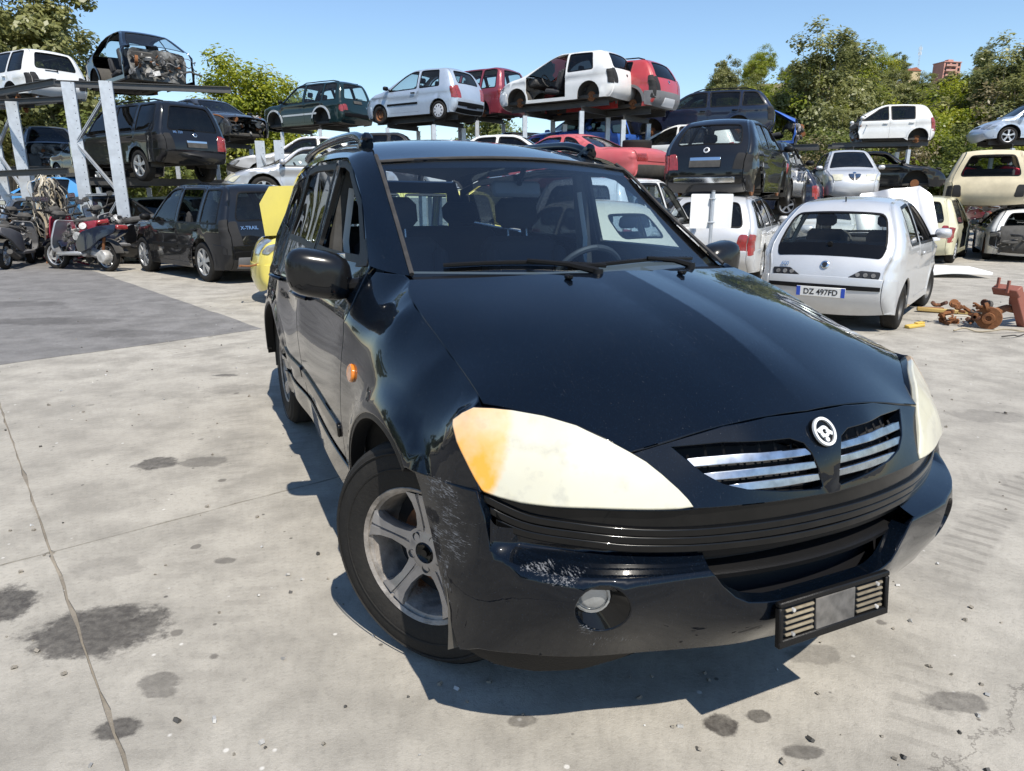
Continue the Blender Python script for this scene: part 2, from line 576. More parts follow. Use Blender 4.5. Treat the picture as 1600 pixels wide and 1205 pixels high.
def ground_mat(name, col, col2, stains=True, joints=True):
    m, nt, out = new_mat(name)
    b = NB(nt)
    p = b.n('ShaderNodeBsdfPrincipled')
    pos = b.n('ShaderNodeNewGeometry').outputs['Position']
    big = b.ramp(b.noise(pos, .35, 6, .6), [(.35, 0), (.68, 1)])
    mid = b.noise(pos, 2.6, 8, .68)
    fine = b.noise(pos, 42, 6, .75)
    grit = b.noise(pos, 190, 3, .7)
    c = b.mix(big, col, col2)
    c = b.mix(b.ramp(mid, [(.38, 0), (.60, 1)]), b.mix(1., c, tuple(x * .74 for x in col)), c)
    c = b.mix(b.math('MULTIPLY', b.ramp(fine, [(.25, 1), (.5, 0)]), .5), c, tuple(x * .42 for x in col))
    c = b.mix(b.math('MULTIPLY', b.ramp(grit, [(.60, 0), (.75, 1)]), .45), c, (.52, .49, .44))
    # many small drips and dark crumbs
    v = b.n('ShaderNodeTexVoronoi'); v.inputs['Scale'].default_value = 5.2; nt.links.new(pos, v.inputs['Vector'])
    wob = b.math('ADD', v.outputs['Distance'], b.math('MULTIPLY', b.math('SUBTRACT', b.noise(pos, 30, 3, .6), .5), .10))
    gate = b.ramp(b.noise(pos, 1.1, 3, .5), [(.50, 0), (.56, 1)])
    rnd = b.n('ShaderNodeSeparateColor'); nt.links.new(v.outputs['Color'], rnd.inputs[0])
    siz = b.math('MULTIPLY', b.math('POWER', rnd.outputs[0], 3.0), .16)
    drip = b.math('MULTIPLY', b.ramp(b.math('SUBTRACT', wob, siz), [(.0, 1), (.03, 0)]), gate)
    c = b.mix(b.math('MULTIPLY', drip, .6), c, (.055, .048, .043))
    v2 = b.n('ShaderNodeTexVoronoi'); v2.inputs['Scale'].default_value = 17; nt.links.new(pos, v2.inputs['Vector'])
    r2 = b.n('ShaderNodeSeparateColor'); nt.links.new(v2.outputs['Color'], r2.inputs[0])
    crumb = b.math('MULTIPLY', b.ramp(v2.outputs['Distance'], [(.10, 1), (.16, 0)]), b.ramp(r2.outputs[1], [(.86, 0), (.90, 1)]))
    crumbc = b.mix(b.ramp(r2.outputs[2], [(.48, 0), (.52, 1)]), (.05, .045, .04), (.62, .60, .56))
    c = b.mix(b.math('MULTIPLY', crumb, .75), c, crumbc)
    # tyre tracks: faint bands with tread ripple, curving across the right of the yard
    sx = b.n('ShaderNodeSeparateXYZ'); nt.links.new(pos, sx.inputs[0])
    for (cx, cy, R, w, k) in ((6.5, -1.5, 6.2, .10, .42), (6.5, -1.5, 5.55, .10, .42), (-8.0, 2.0, 6.65, .09, .22), (-8.0, 2.0, 7.0, .09, .2), (5., 9., 6.0, .12, .25)):
        dx = b.math('SUBTRACT', sx.outputs[0], cx); dy = b.math('SUBTRACT', sx.outputs[1], cy)
        rr = b.math('SQRT', b.math('ADD', b.math('MULTIPLY', dx, dx), b.math('MULTIPLY', dy, dy)))
        ang = b.math('ARCTAN2', dy, dx)
        d = b.math('ABSOLUTE', b.math('SUBTRACT', rr, R))
        bandk = b.ramp(b.math('DIVIDE', d, w), [(.75, 1), (1., 0)])
        tread = b.ramp(b.math('SINE', b.math('ADD', b.math('MULTIPLY', ang, 420.), b.math('MULTIPLY', b.noise(pos, 3, 2, .5), 4.))), [(.3, .25), (.7, 1)])
        kk_ = b.math('MULTIPLY', b.math('MULTIPLY', bandk, tread), b.math('MULTIPLY', b.ramp(b.noise(pos, 1.6, 4, .6), [(.35, .1), (.65, 1)]), k))
        c = b.mix(kk_, c, (.10, .09, .078))
    if stains:
        n1 = b.noise(pos, 9, 6, .7)
        wig = b.math('MULTIPLY', b.math('SUBTRACT', n1, .5), 1.5)
        tot = None
        for (x, y, rx, ry, k) in STAINS:
            u = b.math('DIVIDE', b.math('SUBTRACT', sx.outputs[0], x), rx)
            w_ = b.math('DIVIDE', b.math('SUBTRACT', sx.outputs[1], y), ry)
            d = b.math('SQRT', b.math('ADD', b.math('MULTIPLY', u, u), b.math('MULTIPLY', w_, w_)))
            e = b.math('MULTIPLY', b.ramp(b.math('ADD', d, wig), [(.78, 1), (1.0, 0)]), k)
            tot = e if tot is None else b.math('MAXIMUM', tot, e)
        tot = b.math('MULTIPLY', tot, b.ramp(b.noise(pos, 26, 5, .7), [(.25, .6), (.6, 1)]))
        c = b.mix(tot, c, (.036, .031, .028))
        p_r = b.math('SUBTRACT', .92, b.math('MULTIPLY', tot, .25))
        nt.links.new(p_r, p.inputs['Roughness'])
        # hairline cracks
        for (x0, y0, x1, y1, k) in ((1.0, 1.4, 2.6, 2.6, .6), (2.6, 2.6, 4.4, 3.2, .5), (1.35, 1.5, 1.9, 1.45, .5)):
            L_ = math.hypot(x1 - x0, y1 - y0); ux_, uy_ = (x1 - x0) / L_, (y1 - y0) / L_
            a = b.math('ADD', b.math('MULTIPLY', b.math('SUBTRACT', sx.outputs[0], x0), -uy_), b.math('MULTIPLY', b.math('SUBTRACT', sx.outputs[1], y0), ux_))
            t = b.math('ADD', b.math('MULTIPLY', b.math('SUBTRACT', sx.outputs[0], x0), ux_), b.math('MULTIPLY', b.math('SUBTRACT', sx.outputs[1], y0), uy_))
            a = b.math('ADD', a, b.math('MULTIPLY', b.math('SUBTRACT', b.noise(pos, 4, 6, .7), .5), .35))
            ck = b.math('MULTIPLY', b.ramp(b.math('ABSOLUTE', a), [(.0, 1), (.007, 0)]), b.math('MULTIPLY', b.math('GREATER_THAN', t, 0.), b.math('LESS_THAN', t, L_)))
            c = b.mix(b.math('MULTIPLY', ck, k), c, (.06, .052, .045))
    else:
        p.inputs['Roughness'].default_value = .92
    nt.links.new(c, p.inputs['Base Color'])
    p.inputs['Specular IOR Level'].default_value = .3
    bn = b.n('ShaderNodeBump'); bn.inputs['Strength'].default_value = .55; bn.inputs['Distance'].default_value = .012
    hgt = b.math('ADD', b.math('MULTIPLY', fine, .6), b.math('ADD', b.math('MULTIPLY', grit, .25), b.math('MULTIPLY', mid, .5)))
    nt.links.new(hgt, bn.inputs['Height'])
    nt.links.new(bn.outputs[0], p.inputs['Normal'])
    nt.links.new(p.outputs[0], out.inputs[0])
    return m
GM = ground_mat('yard_concrete', (.36, .335, .29), (.42, .392, .34))
AM = ground_mat('old_asphalt', (.185, .178, .172), (.22, .212, .205), stains=True)
DM = ground_mat('packed_dirt', (.25, .225, .19), (.31, .28, .235), stains=False)

mb = MB(); 
mb.add([(-600, -300, -.011), (600, -300, -.011), (600, 900, -.011), (-600, 900, -.011)], [(0, 1, 2, 3)], DM)
ground = props(mb.build('ground', smooth=False), kind='structure')
GO = np.array([-1.97, 2.69]); ang_ = rad(39)
GA = np.array([math.cos(ang_), math.sin(ang_)]); GB = np.array([-GA[1], GA[0]])
rn = random.Random(3)
LA, LB = 9.0, 4.5
slab_me = []
for v_ in range(4):
    mb = MB(); w, h = LA - .005, LB - .005
    P = resample(roundpoly([(-w / 2, -h / 2), (w / 2, -h / 2), (w / 2, h / 2), (-w / 2, h / 2)], .025, 3), .11)
    P = [p - p / (np.abs(p) + 1e-6) * np.where(np.abs(np.abs(p) - [w / 2, h / 2]) < .03, rn.random() ** 3 * .010, 0) for p in P]
    mb.prism([tuple(p) for p in P], -.010, 0, GM, 'z'); slab_me.append(mb.mesh('concrete_slab', False))
for i in range(-3, 5):
    for j in range(-3, 9):
        o = bpy.data.objects.new('concrete_slab', slab_me[(i * 3 + j) % 4]); COL.objects.link(o); o.parent = ground
        c = GO + GA * (i + .5) * LA + GB * (j + .5) * LB
        o.location = (c[0], c[1], rn.uniform(0, .0008)); o.rotation_euler = (0, 0, ang_)
mb = MB()
A0 = np.array([-2.86, 7.89]); A1 = np.array([-.7071, -.7071]); A2 = np.array([-.66, .75])
ed = resample([A0, A0 + A1 * 24, A0 + A1 * 24 + A2 * 28, A0 + A2 * 28], .25)
ed = [p + np.array([rn.uniform(-.012, .012), rn.uniform(-.012, .012)]) for p in ed]
mb.prism([tuple(p) for p in ed][::-1], -.004, .005, AM, 'z')
props(mb.build('asphalt_patch', smooth=False), kind='structure')

def sm(t): t = np.clip(t, 0, 1); return t * t * (3 - 2 * t)
def hill_z(x, y):
    x = np.asarray(x, float); y = np.asarray(y, float)
    return 21 * sm((y - 46) / 95) * sm((x / np.maximum(y, 1) - .15) / .16) - .03 + .5 * np.sin(x * .21 + 1) * np.sin(y * .17) * sm((y - 50) / 20)
xs = np.linspace(0, 260, 66); ys = np.linspace(40, 330, 60)
V = np.array([(x, y, float(hill_z(x, y)) - .05) for y in ys for x in xs])
n = len(xs)
mb = MB(); mb.add(V, [(j * n + i, j * n + i + 1, (j + 1) * n + i + 1, (j + 1) * n + i) for j in range(len(ys) - 1) for i in range(n - 1)], pm('dry_slope', (.16, .135, .07), .95, var=.45, vscale=.35, bump=.5, bscale=2))
props(mb.build('hillside', angle=80), kind='structure')
# ------------------------------------------------------------------ the black estate in front
def hero_paint():
    m, nt, out = new_mat('black_metallic_paint')
    b = NB(nt)
    p = b.n('ShaderNodeBsdfPrincipled')
    tc = b.n('ShaderNodeTexCoord').outputs['Object']
    fl = b.n('ShaderNodeTexVoronoi'); fl.inputs['Scale'].default_value = 900
    nt.links.new(tc, fl.inputs['Vector'])
    flake = b.ramp(fl.outputs['Color'], [(.86, 0), (.98, 1)])
    base = b.mix(flake, (.0012, .0026, .0055), (.008, .022, .045))
    dn = b.math('MULTIPLY', b.ramp(b.noise(tc, 3.1, 7, .65), [(.40, 0), (.72, 1)]), b.ramp(b.noise(tc, 60, 4, .7), [(.35, .3), (.75, 1)]))
    speck = b.ramp(b.noise(tc, 210, 1, .5), [(.76, 0), (.79, 1)])
    # fine wash scratches: stretched noise
    mp = b.n('ShaderNodeMapping'); mp.inputs['Scale'].default_value = (16, 260, 40); mp.inputs['Rotation'].default_value = (0, 0, .5)
    nt.links.new(tc, mp.inputs['Vector'])
    sw = b.ramp(b.noise(mp.outputs[0], 1, 3, .6), [(.64, 0), (.76, 1)])
    sw = b.math('MULTIPLY', sw, b.ramp(b.noise(tc, 2.2, 3, .5), [(.45, 0), (.65, 1)]))
    d = b.math('ADD', b.math('MULTIPLY', dn, .005), b.math('MULTIPLY', speck, .10))
    d = b.math('ADD', d, b.math('MULTIPLY', sw, .05), clamp=True)
    c = b.mix(d, base, (.34, .35, .36))
    # scraped corner of the front bumper: pale scuffs with a ragged edge
    sx = b.n('ShaderNodeSeparateXYZ'); nt.links.new(tc, sx.inputs[0])
    X, Y, Z = sx.outputs
    def streak(rot, sc, seed):
        m_ = b.n('ShaderNodeMapping'); m_.inputs['Rotation'].default_value = rot; m_.inputs['Scale'].default_value = sc; m_.inputs['Location'].default_value = (seed, seed * 2, 0)
        nt.links.new(tc, m_.inputs['Vector'])
        return b.noise(m_.outputs[0], 1, 6, .72)
    rag = b.noise(tc, 26, 5, .7)
    def scuff(cx, cy, cz, rx, ry, rz, st, lo, hi, soft=1.1):
        e = b.math('POWER', b.math('DIVIDE', b.math('SUBTRACT', X, cx), rx), 2)
        e = b.math('ADD', e, b.math('POWER', b.math('DIVIDE', b.math('SUBTRACT', Y, cy), ry), 2))
        e = b.math('ADD', e, b.math('POWER', b.math('DIVIDE', b.math('SUBTRACT', Z, cz), rz), 2))
        e = b.math('ADD', e, b.math('MULTIPLY', b.math('SUBTRACT', rag, .5), 3.2))
        k = b.math('SUBTRACT', 1.0, e, clamp=True)
        g = b.math('ADD', st, b.math('MULTIPLY', k, .14))
        return b.math('MULTIPLY', b.ramp(k, [(0, 0), (.25, 1)]), b.ramp(g, [(lo, 0), (hi, 1)]))
    h1 = streak((0, 0, -1.07), (16, 200, 300), 1.); h2 = streak((0, .25, -.8), (14, 110, 380), 4.); h3 = streak((0, 1.1, 1.2), (40, 340, 40), 7.)
    s1 = scuff(.700, -.685, .582, .030, .075, .026, h1, .60, .72)
    s1b = scuff(.665, -.755, .600, .035, .06, .018, h1, .62, .74)
    s2 = scuff(.44, -.89, .64, .13, .08, .13, h2, .66, .74)
    s3 = scuff(.735, -.655, .47, .018, .030, .10, h2, .62, .72)
    s4 = scuff(.39, -.90, .725, .10, .08, .030, h1, .60, .70)
    s5 = scuff(.76, -.60, .40, .10, .14, .035, h3, .70, .76)
    s6 = scuff(.43, -.90, .47, .06, .06, .14, h3, .68, .75)
    s = s1
    for q_ in (s1b, s2, s3, s4, s5, s6): s = b.math('MAXIMUM', s, q_)
    c = b.mix(b.math('MULTIPLY', s, .5), c, (.30, .31, .33))
    nt.links.new(c, p.inputs['Base Color'])
    p.inputs['Metallic'].default_value = 0.
    p.inputs['Specular IOR Level'].default_value = .04
    nt.links.new(b.math('ADD', .32, b.math('MULTIPLY', s, .5), clamp=True), p.inputs['Roughness'])
    p.inputs['Coat Weight'].default_value = 1
    p.inputs['Coat IOR'].default_value = 1.42
    cr = b.math('ADD', b.math('ADD', .012, b.math('MULTIPLY', d, .35)), b.math('MULTIPLY', s, .6), clamp=True)
    nt.links.new(cr, p.inputs['Coat Roughness'])
    # slight orange peel
    bn = b.n('ShaderNodeBump'); bn.inputs['Strength'].default_value = .012; bn.inputs['Distance'].default_value = .01
    nt.links.new(b.noise(tc, 45, 2, .5), bn.inputs['Height'])
    nt.links.new(bn.outputs[0], p.inputs['Coat Normal'])
    nt.links.new(p.outputs[0], out.inputs[0])
    return m
HP = hero_paint()

def lens_mat():
    """front lamp cover gone milky and yellow in the sun, amber corner showing through"""
    m, nt, out = new_mat('milky_lamp_cover')
    b = NB(nt)
    p = b.n('ShaderNodeBsdfPrincipled')
    tc = b.n('ShaderNodeTexCoord').outputs['Object']
    f = b.noise(tc, 7, 6, .6)
    g = b.ramp(b.noise(tc, 16, 5, .6), [(.52, 0), (.70, .75)])
    c = b.mix(f, (.53, .50, .375), (.60, .58, .47))
    c = b.mix(g, c, (.40, .385, .32))
    sx = b.n('ShaderNodeSeparateXYZ'); nt.links.new(tc, sx.inputs[0])
    ay = b.math('ABSOLUTE', sx.outputs[1])
    # amber reflector: behind the outer corner of the cover
    e = b.math('ADD', b.math('MULTIPLY', ay, 1.0), b.math('MULTIPLY', sx.outputs[2], .42))
    e = b.math('ADD', e, b.math('MULTIPLY', b.noise(tc, 11, 5, .6), .05))
    k = b.ramp(b.math('SUBTRACT', e, .70), [(.450, 0), (.468, 1)])
    lo = b.ramp(sx.outputs[2], [(.84, 1), (.90, .45)])
    k = b.math('MULTIPLY', k, b.math('MULTIPLY', lo, b.ramp(b.noise(tc, 20, 3, .5), [(.3, .55), (.6, 1)])))
    c = b.mix(k, c, (.85, .36, .03))
    nt.links.new(c, p.inputs['Base Color'])
    p.inputs['Roughness'].default_value = .32
    p.inputs['Coat Weight'].default_value = 1.
    p.inputs['Coat Roughness'].default_value = .06
    nt.links.new(p.outputs[0], out.inputs[0])
    return m
LENS = lens_mat()
BP = M['black_plastic']
GLOSSB = pm('gloss_black', (.003, .0032, .0036), .22, coat=.45, coat_rough=.05, dust=.015, spec=.1)
WS = glass('windscreen_glass', (.70, .81, .88), 1.75, rough=.004, dirt=.008, dirtcol=(.34, .36, .37))
TINT = glass('privacy_glass', (.06, .065, .07), 1.6, rough=.01, dirt=.01)
DASH = pm('dash_grey', (.10, .105, .11), .85, bump=.3, bscale=120, dust=.2)
GREYRUB = pm('weathered_rubber', (.035, .032, .03), .8, var=.3, vscale=20)

hero_T = Vector((0.4563, 2.3904, 0))
hero_yaw = -1.13586
cr_, cp_ = -0.0116, -0.0048
Rl = Euler((cr_, cp_, 0)).to_matrix()
c0 = Vector((-1.4, 0, .4))
Rz = Matrix.Rotation(hero_yaw, 3, 'Z')
hero = thing('estate_car', 'black estate car with milky front lamps and scraped bumper, large in the foreground', 'car',
             hero_T + Rz @ (c0 - Rl @ c0), (cr_, cp_, hero_yaw))

HOODP = np.array([(-.20,0,1.205),(-.1,0,1.186),(.12,0,1.14),(.394,0,1.067),(.583,0,.993),(.731,0,.921),(-.38,.72,1.178),(-.15,.735,1.115),(.15,.765,1.012),(.40,.795,.937),(.676,.51,.865),(-.121,.24,1.185),(.12,.40,1.115),(.40,.40,1.03),(.40,.62,.985),(.1,.62,1.075),(-.2,.55,1.158),(.72,.25,.905),(.62,.4,.925)])
NOSEP = np.array([(.731,0,.921),(.725,.25,.902),(.676,.51,.862),(.783,0,.877),(.831,.029,.752),(.835,0,.752),(.702,.41,.864),(.787,.394,.745),(.815,.22,.748),(.78,.2,.85)])
HLP = np.array([(.787,.394,.745),(.676,.51,.865),(.423,.81,.934),(.387,.855,.905),(.528,.826,.758),(.69,.62,.75),(.64,.66,.82),(.74,.48,.79),(.56,.68,.89),(.50,.80,.86)])
BUMP = np.array([(.835,0,.62),(.822,.364,.60),(.812,.37,.5),(.765,.625,.53),(.748,.62,.60),(.74,.62,.66),(.818,.364,.66),(.835,0,.70),(.528,.85,.735),(.403,.89,.746),(.258,.923,.743),(.485,.879,.303),(.802,.14,.334),(.713,.495,.328),(.60,.815,.5),(.56,.84,.6),(.45,.90,.5),(.36,.915,.5),(.30,.925,.4),(.865,0,.43),(.86,.19,.43),(.6,.77,.32)])
_rd = spline([(.269, .590), (.347, .5905), (.45, .5925), (.548, .597), (.61, .605), (.66, .622)], 6)
RDX, RDZ = [0.] + list(_rd[:, 0]), [.590] + list(_rd[:, 1])
def step_off(q):
    """share of the bumper's top ledge: 0 on the face, 1 on the ledge's inner edge"""
    a = np.abs(q[:, 0])
    zr = np.interp(a, RDX, RDZ)
    t = np.clip((q[:, 1] - zr) / .030, 0, 1)
    return (1 - (1 - t) ** 1.6) * np.clip((.67 - a) / .06, 0, 1)
hood_t = TPS(HOODP[:, :2], HOODP[:, 2], 1)
def hood_f(q): return np.c_[q[:, 0], q[:, 1], hood_t(q) + .012 * np.clip(1 - np.abs(q[:, 1]) / .14, 0, 1) * np.clip((.74 - q[:, 0]) * 4, 0, 1)]
PCX = -.5
def polar(P):
    t = TPS(np.c_[np.arctan2(P[:, 1], P[:, 0] - PCX), P[:, 2]], np.hypot(P[:, 0] - PCX, P[:, 1]), 0)
    def f(q):
        r = t(q)
        if P is BUMP:
            w_ = step_off(q); r = r * (1 - w_) + 1.318 * w_
        return np.c_[PCX + r * np.cos(q[:, 0]), r * np.sin(q[:, 0]), q[:, 1]]
    return f
nose_f, lamp_f, bump_f = polar(NOSEP), polar(HLP), polar(BUMP)
def slat_f(q):
    a = np.abs(q[:, 0])
    r = np.interp(a, [0, .2, .3, .45, .6, .68, .75], [1.330, 1.335, 1.338, 1.334, 1.325, 1.318, 1.310]) - .006
    return np.c_[PCX + r * np.cos(q[:, 0]), r * np.sin(q[:, 0]), q[:, 1]]
def sym(half):
    """closed polygon from a half outline given from centre to centre, mirrored in the first coordinate"""
    h = [tuple(p) for p in half]
    return h + [(-a, b) for a, b in h[::-1] if abs(a) > 1e-6]
def mir(f):
    def g(q):
        X = f(q).copy(); X[:, 1] *= -1; return X
    return g

seam = [(-.379, .726), (-.33, .748), (-.25, .765), (-.106, .772), (.026, .769), (.155, .766), (.30, .770), (.400, .776)]
seam = [tuple(p) for p in spline(seam, 4)]
lampedge = [(.479, .695), (.567, .598), (.629, .544), (.679, .512)]
front = [(.695, .404), (.71, .261), (.722, .127), (.731, 0)]
rear = [(-.146, 0), (-.165, .10), (-.20, .25), (-.245, .394), (-.295, .519), (-.338, .62)]
half = [(y, x) for x, y in rear + seam + lampedge + front]
hood_poly = [(b, a) for a, b in sym(half)]
mb = MB()
panel(mb, inset(hood_poly, .0035), hood_f, HP, h=.05, ctr=(0, 0, 0), rim=.03, bev=.004, extra=[(x, y) for x in np.arange(-.13, .72, .03) for y in (-.14, -.006, .006, .14)])
bonnet = mb.build('bonnet', hero)
for s in (-1, 1):
    mb = MB()
    z = float(hood_t([(-.121, .24)])[0])
    mb.box((-.121, .24 * s, z + .008), (.03, .022, .014), BP, Euler((0, .1, 0)), .004)
    mb.box((-.108, .24 * s, z + .011), (.012, .014, .008), BP)
    mb.build('washer_nozzle', bonnet)

# nose panel with the two grille openings
nose_top = [(0, .917), (.11, .919), (.215, .906), (.325, .878), (.405, .858)]
nose_lamp = [(.38, .838), (.352, .811), (.325, .780), (.300, .744)]
nose_bot = [(.158, .738), (0, .735)]
nost = [(.33, .870), (.222, .877), (.08, .875), (.05, .862), (.038, .838), (.027, .797), (.020, .754), (.027, .745), (.112, .755), (.19, .769), (.238, .786), (.276, .813)]
nostL = [(-a, b) for a, b in nost]
mb = MB()
panel(mb, sym(nose_top + nose_lamp + nose_bot), nose_f, HP, h=.025, holes=[nost, nostL], ctr=(0, 0, .7), rim=.035, bev=.003)
nose = mb.build('front_panel', hero)
bars = [[(.298, .844), (.184, .850), (.05, .848), (.037, .834), (.181, .834), (.287, .829)],
        [(.276, .812), (.158, .816), (.033, .815), (.03, .801), (.159, .801), (.259, .799)],
        [(.226, .784), (.133, .785), (.025, .783), (.021, .770), (.121, .769), (.199, .771)]]
for s in (-1, 1):
    mb = MB()
    ff = nose_f if s > 0 else mir(nose_f)
    panel(mb, inset(nost, -.004), ff, M['dark_inside'], h=.05, off=-.055, rim=0, ctr=(0, 0, .8))
    g = mb.build('grille', hero)
    for bq in bars:
        mb = MB()
        panel(mb, bq, ff, M['chrome_worn'], h=.03, off=-.004, rim=.014, bev=.003, ctr=(0, 0, .75))
        mb.build('grille_bar', g)
    for k in range(7):
        ph = .06 + k * .037
        mb = MB()
        top = .872 - .05 * max(0, (ph - .22) / .1); bot = max(.752, .745 + .30 * max(0, ph - .03) ** 1.2)
        pts = [p + 0 for p in ff(np.array([(ph, top), (ph, (top + bot) / 2), (ph, bot)]))]
        pts = [np.array(p) * [1, 1, 1] - np.array([.035, 0, 0]) for p in pts]
        mb.tube(pts, .0035, BP, 4)
        mb.build('grille_fin', g)
# emblem: round badge with ring and two interlocked curls
mb = MB()
ec = nose_f(np.array([(0, .877)]))[0]
en = Vector((.82, 0, .57)).normalized()
Rm_ = en.to_track_quat('Y', 'Z').to_matrix()
Rm_ = Matrix((Vector((0, -1, 0)), en, en.cross(Vector((0, -1, 0))) * -1)).transposed()
ux, uz = Vector((0, 1, 0)), en.cross(Vector((0, 1, 0))).normalized()
if uz.z < 0: uz = -uz
def epos(a, c, d): return Vector(ec) + ux * a + uz * c + en * d
def eloop(poly, d0, d1, mat):
    n = len(poly)
    V = [epos(a, c, d) for d in (d0, d1) for a, c in poly]
    mb.add(V, [tuple(range(n, 2 * n))] + [(k, (k + 1) % n, (k + 1) % n + n, k + n) for k in range(n)], mat)
def ering(r0, r1, d0, d1, mat, a0=0, a1=2 * PI, sq=1.08, n=28, cx=0, cz=0):
    V = []; F = []
    for k in range(n + 1):
        t = a0 + (a1 - a0) * k / n
        for r, d in ((r1, d0), (r1 * .98, d1), (r0, d1), (r0, d0)): V.append(epos(cx + r * math.cos(t), cz + r * sq * math.sin(t), d))
    for k in range(n):
        for j in range(3): F.append((k * 4 + j, (k + 1) * 4 + j, (k + 1) * 4 + j + 1, k * 4 + j + 1))
    mb.add(V, F, mat)
EW = pm('emblem_silver', (.78, .78, .76), .3, metal=.2, dust=.1)
eloop([(.037 * math.cos(t * PI / 16), .040 * math.sin(t * PI / 16)) for t in range(32)], -.01, .006, GLOSSB)
ering(.0285, .036, .004, .012, EW)
ering(.008, .0165, .004, .010, EW, -.3, PI + .9, cx=0, cz=-.002)
ering(.007, .015, .004, .0095, EW, PI - .2, 2 * PI + .5, cx=.001, cz=.001)
eloop([(-.026, .006), (-.012, .012), (.004, .011), (-.006, .004), (-.018, -.002)], .003, .0095, EW)
eloop([(.026, -.004), (.013, .006), (.004, .0), (.014, -.008), (.022, -.012)], .003, .0095, EW)
eloop([(.0065 * math.cos(t * PI / 8), -.021 + .0065 * math.sin(t * PI / 8)) for t in range(16)], .003, .011, EW)
mb.build('emblem', hero)

# front lamps
lamp = [(.722, .939), (.746, .923), (.765, .905), (.764, .893), (.747, .858), (.721, .82), (.698, .783), (.683, .761), (.677, .757), (.647, .751), (.605, .746), (.553, .745), (.475, .745), (.397, .745), (.297, .744), (.31, .763), (.326, .785), (.354, .817), (.381, .843), (.409, .862), (.45, .887), (.511, .916), (.575, .932), (.64, .941), (.68, .942)]
for s in (-1, 1):
    mb = MB(); ff = lamp_f if s > 0 else mir(lamp_f)
    panel(mb, inset(lamp, .004), ff, LENS, h=.03, off=.004, rim=.02, bev=.006, ctr=(0, 0, .8))
    L = mb.build('headlight', hero)
    mb = MB()
    panel(mb, inset(lamp, -.004), ff, GLOSSB, h=.05, off=-.012, rim=.02, bev=.002, ctr=(0, 0, .8))
    mb.build('lamp_housing', L)

# black slatted strip under the lamps
mb = MB()
sl_top = [(0, .733), (.158, .736), (.297, .741), (.475, .742), (.605, .743), (.677, .753), (.72, .765)]
sl_bot = [(.665, .70), (.640, .66), (.56, .60), (.50, .50), (.46, .35), (0, .335)]
panel(mb, sym(sl_top + sl_bot), slat_f, M['ink'], h=.05, off=-.06, ctr=(0, 0, .65), rim=0)  # dark backing sheet, carried down behind the intake to shut out leaking sunlight
strip = mb.build('lower_grille', hero)
rid = [[(.676, .744), (.636, .724), (.591, .706), (.525, .697), (.388, .683), (.237, .680), (0, .679)],
       [(.664, .715), (.635, .699), (.584, .682), (.495, .672), (.392, .662), (.241, .659), (0, .657)],
       [(.652, .685), (.613, .669), (.569, .660), (.465, .649), (.403, .642), (.245, .638), (0, .633)]]
up = [[(a, b + .010) for a, b in r] for r in rid]
top0 = [(.70, .764), (.655, .748), (.60, .741), (.475, .741), (.297, .740), (.158, .736), (0, .733)]
def band(hi, lo, off, rim, mat):
    mb = MB()
    panel(mb, sym([tuple(p) for p in spline(hi[::-1], 3)] + [tuple(p) for p in spline(lo, 3)]), slat_f, mat, h=.02, off=off + .004, ctr=(0, 0, .65), rim=rim, bev=.004)
    return mb.build('grille_slat', strip)
band(top0, [(a, b + .006) for a, b in rid[0]], -.004, .05, GLOSSB)
for r in rid: band([(a, b + .002) for a, b in r], [(a, b - .011) for a, b in r], .006, .055, GLOSSB)
band([(a * .42, .617) for a in (.66, .5, .3, .15, 0)], [(a * .42, .600) for a in (.66, .5, .3, .15, 0)], -.012, .06, BP)
# shelf and dividers of the lower intake
mb = MB()
phs = np.linspace(-.262, .262, 25)
V = []; F = []
for p in phs:
    R = 1.348; d = np.array([math.cos(p), math.sin(p), 0])
    o = np.array([PCX, 0, 0])
    for r, z in ((R - .20, .580), (R - .035, .555), (R - .025, .548), (R - .028, .534), (R - .20, .53)): V.append(o + d * r + [0, 0, z])
for i in range(len(phs) - 1):
    for j in range(4): F.append((i * 5 + j, i * 5 + j + 1, i * 5 + 6 + j, i * 5 + 5 + j))
mb.add(V, F, BP)
mb.build('intake_shelf', strip)
for p in (-.16, -.05, .06, .17):
    mb = MB()
    a = slat_f(np.array([(p, .57)]))[0]
    mb.box((a[0] - .10, a[1], .585), (.06, .006, .06), BP, Euler((0, 0, p)))
    mb.build('intake_divider', strip)

# front bumper
b_top = [(.884, .743), (.779, .746), (.691, .758), (.671, .724), (.651, .683), (.589, .662), (.524, .653), (.436, .637), (.355, .627), (.281, .622)]
b_in = [(.269, .592), (.242, .54), (.214, .505), (.188, .488), (.138, .483), (0, .483)]
b_bot = [(0, .330), (.09, .330), (.243, .334), (.388, .333), (.5, .342), (.594, .345), (.685, .333), (.728, .308)]
b_arch = [(.744, .36), (.774, .486), (.811, .6), (.855, .7)]
bhalf = b_bot + b_arch + b_top + b_in
def ell(cx, cy, a, b, n=22, t0=0): return [(cx + a * math.cos(t0 + 2 * PI * k / n), cy + b * math.sin(t0 + 2 * PI * k / n)) for k in range(n)]
fog = ell(.458, .509, .050, .068)
mb = MB()
rl = [(.65, .613), (.617, .604), (.548, .594), (.452, .597), (.347, .590), (.269, .592)]
ex = []
for a, b in resample(rl, .025, False):
    for s in (-1, 1):
        for dz in (-.012, -.002, .003, .014, .027): ex.append((s * a, b + dz))
ridge = [tuple(p) for p in _rd[::-1]]
fhalf = b_bot + b_arch + b_top[:3] + [(.674, .705)] + ridge + b_in[1:]
poly = [(a, b) for a, b in fhalf] + [(-a, b) for a, b in fhalf[::-1] if abs(a) > 1e-6]
panel(mb, poly, bump_f, HP, h=.03, holes=[fog, [(-a, b) for a, b in fog]], ctr=(0, 0, .5), rim=.05, bev=.004)
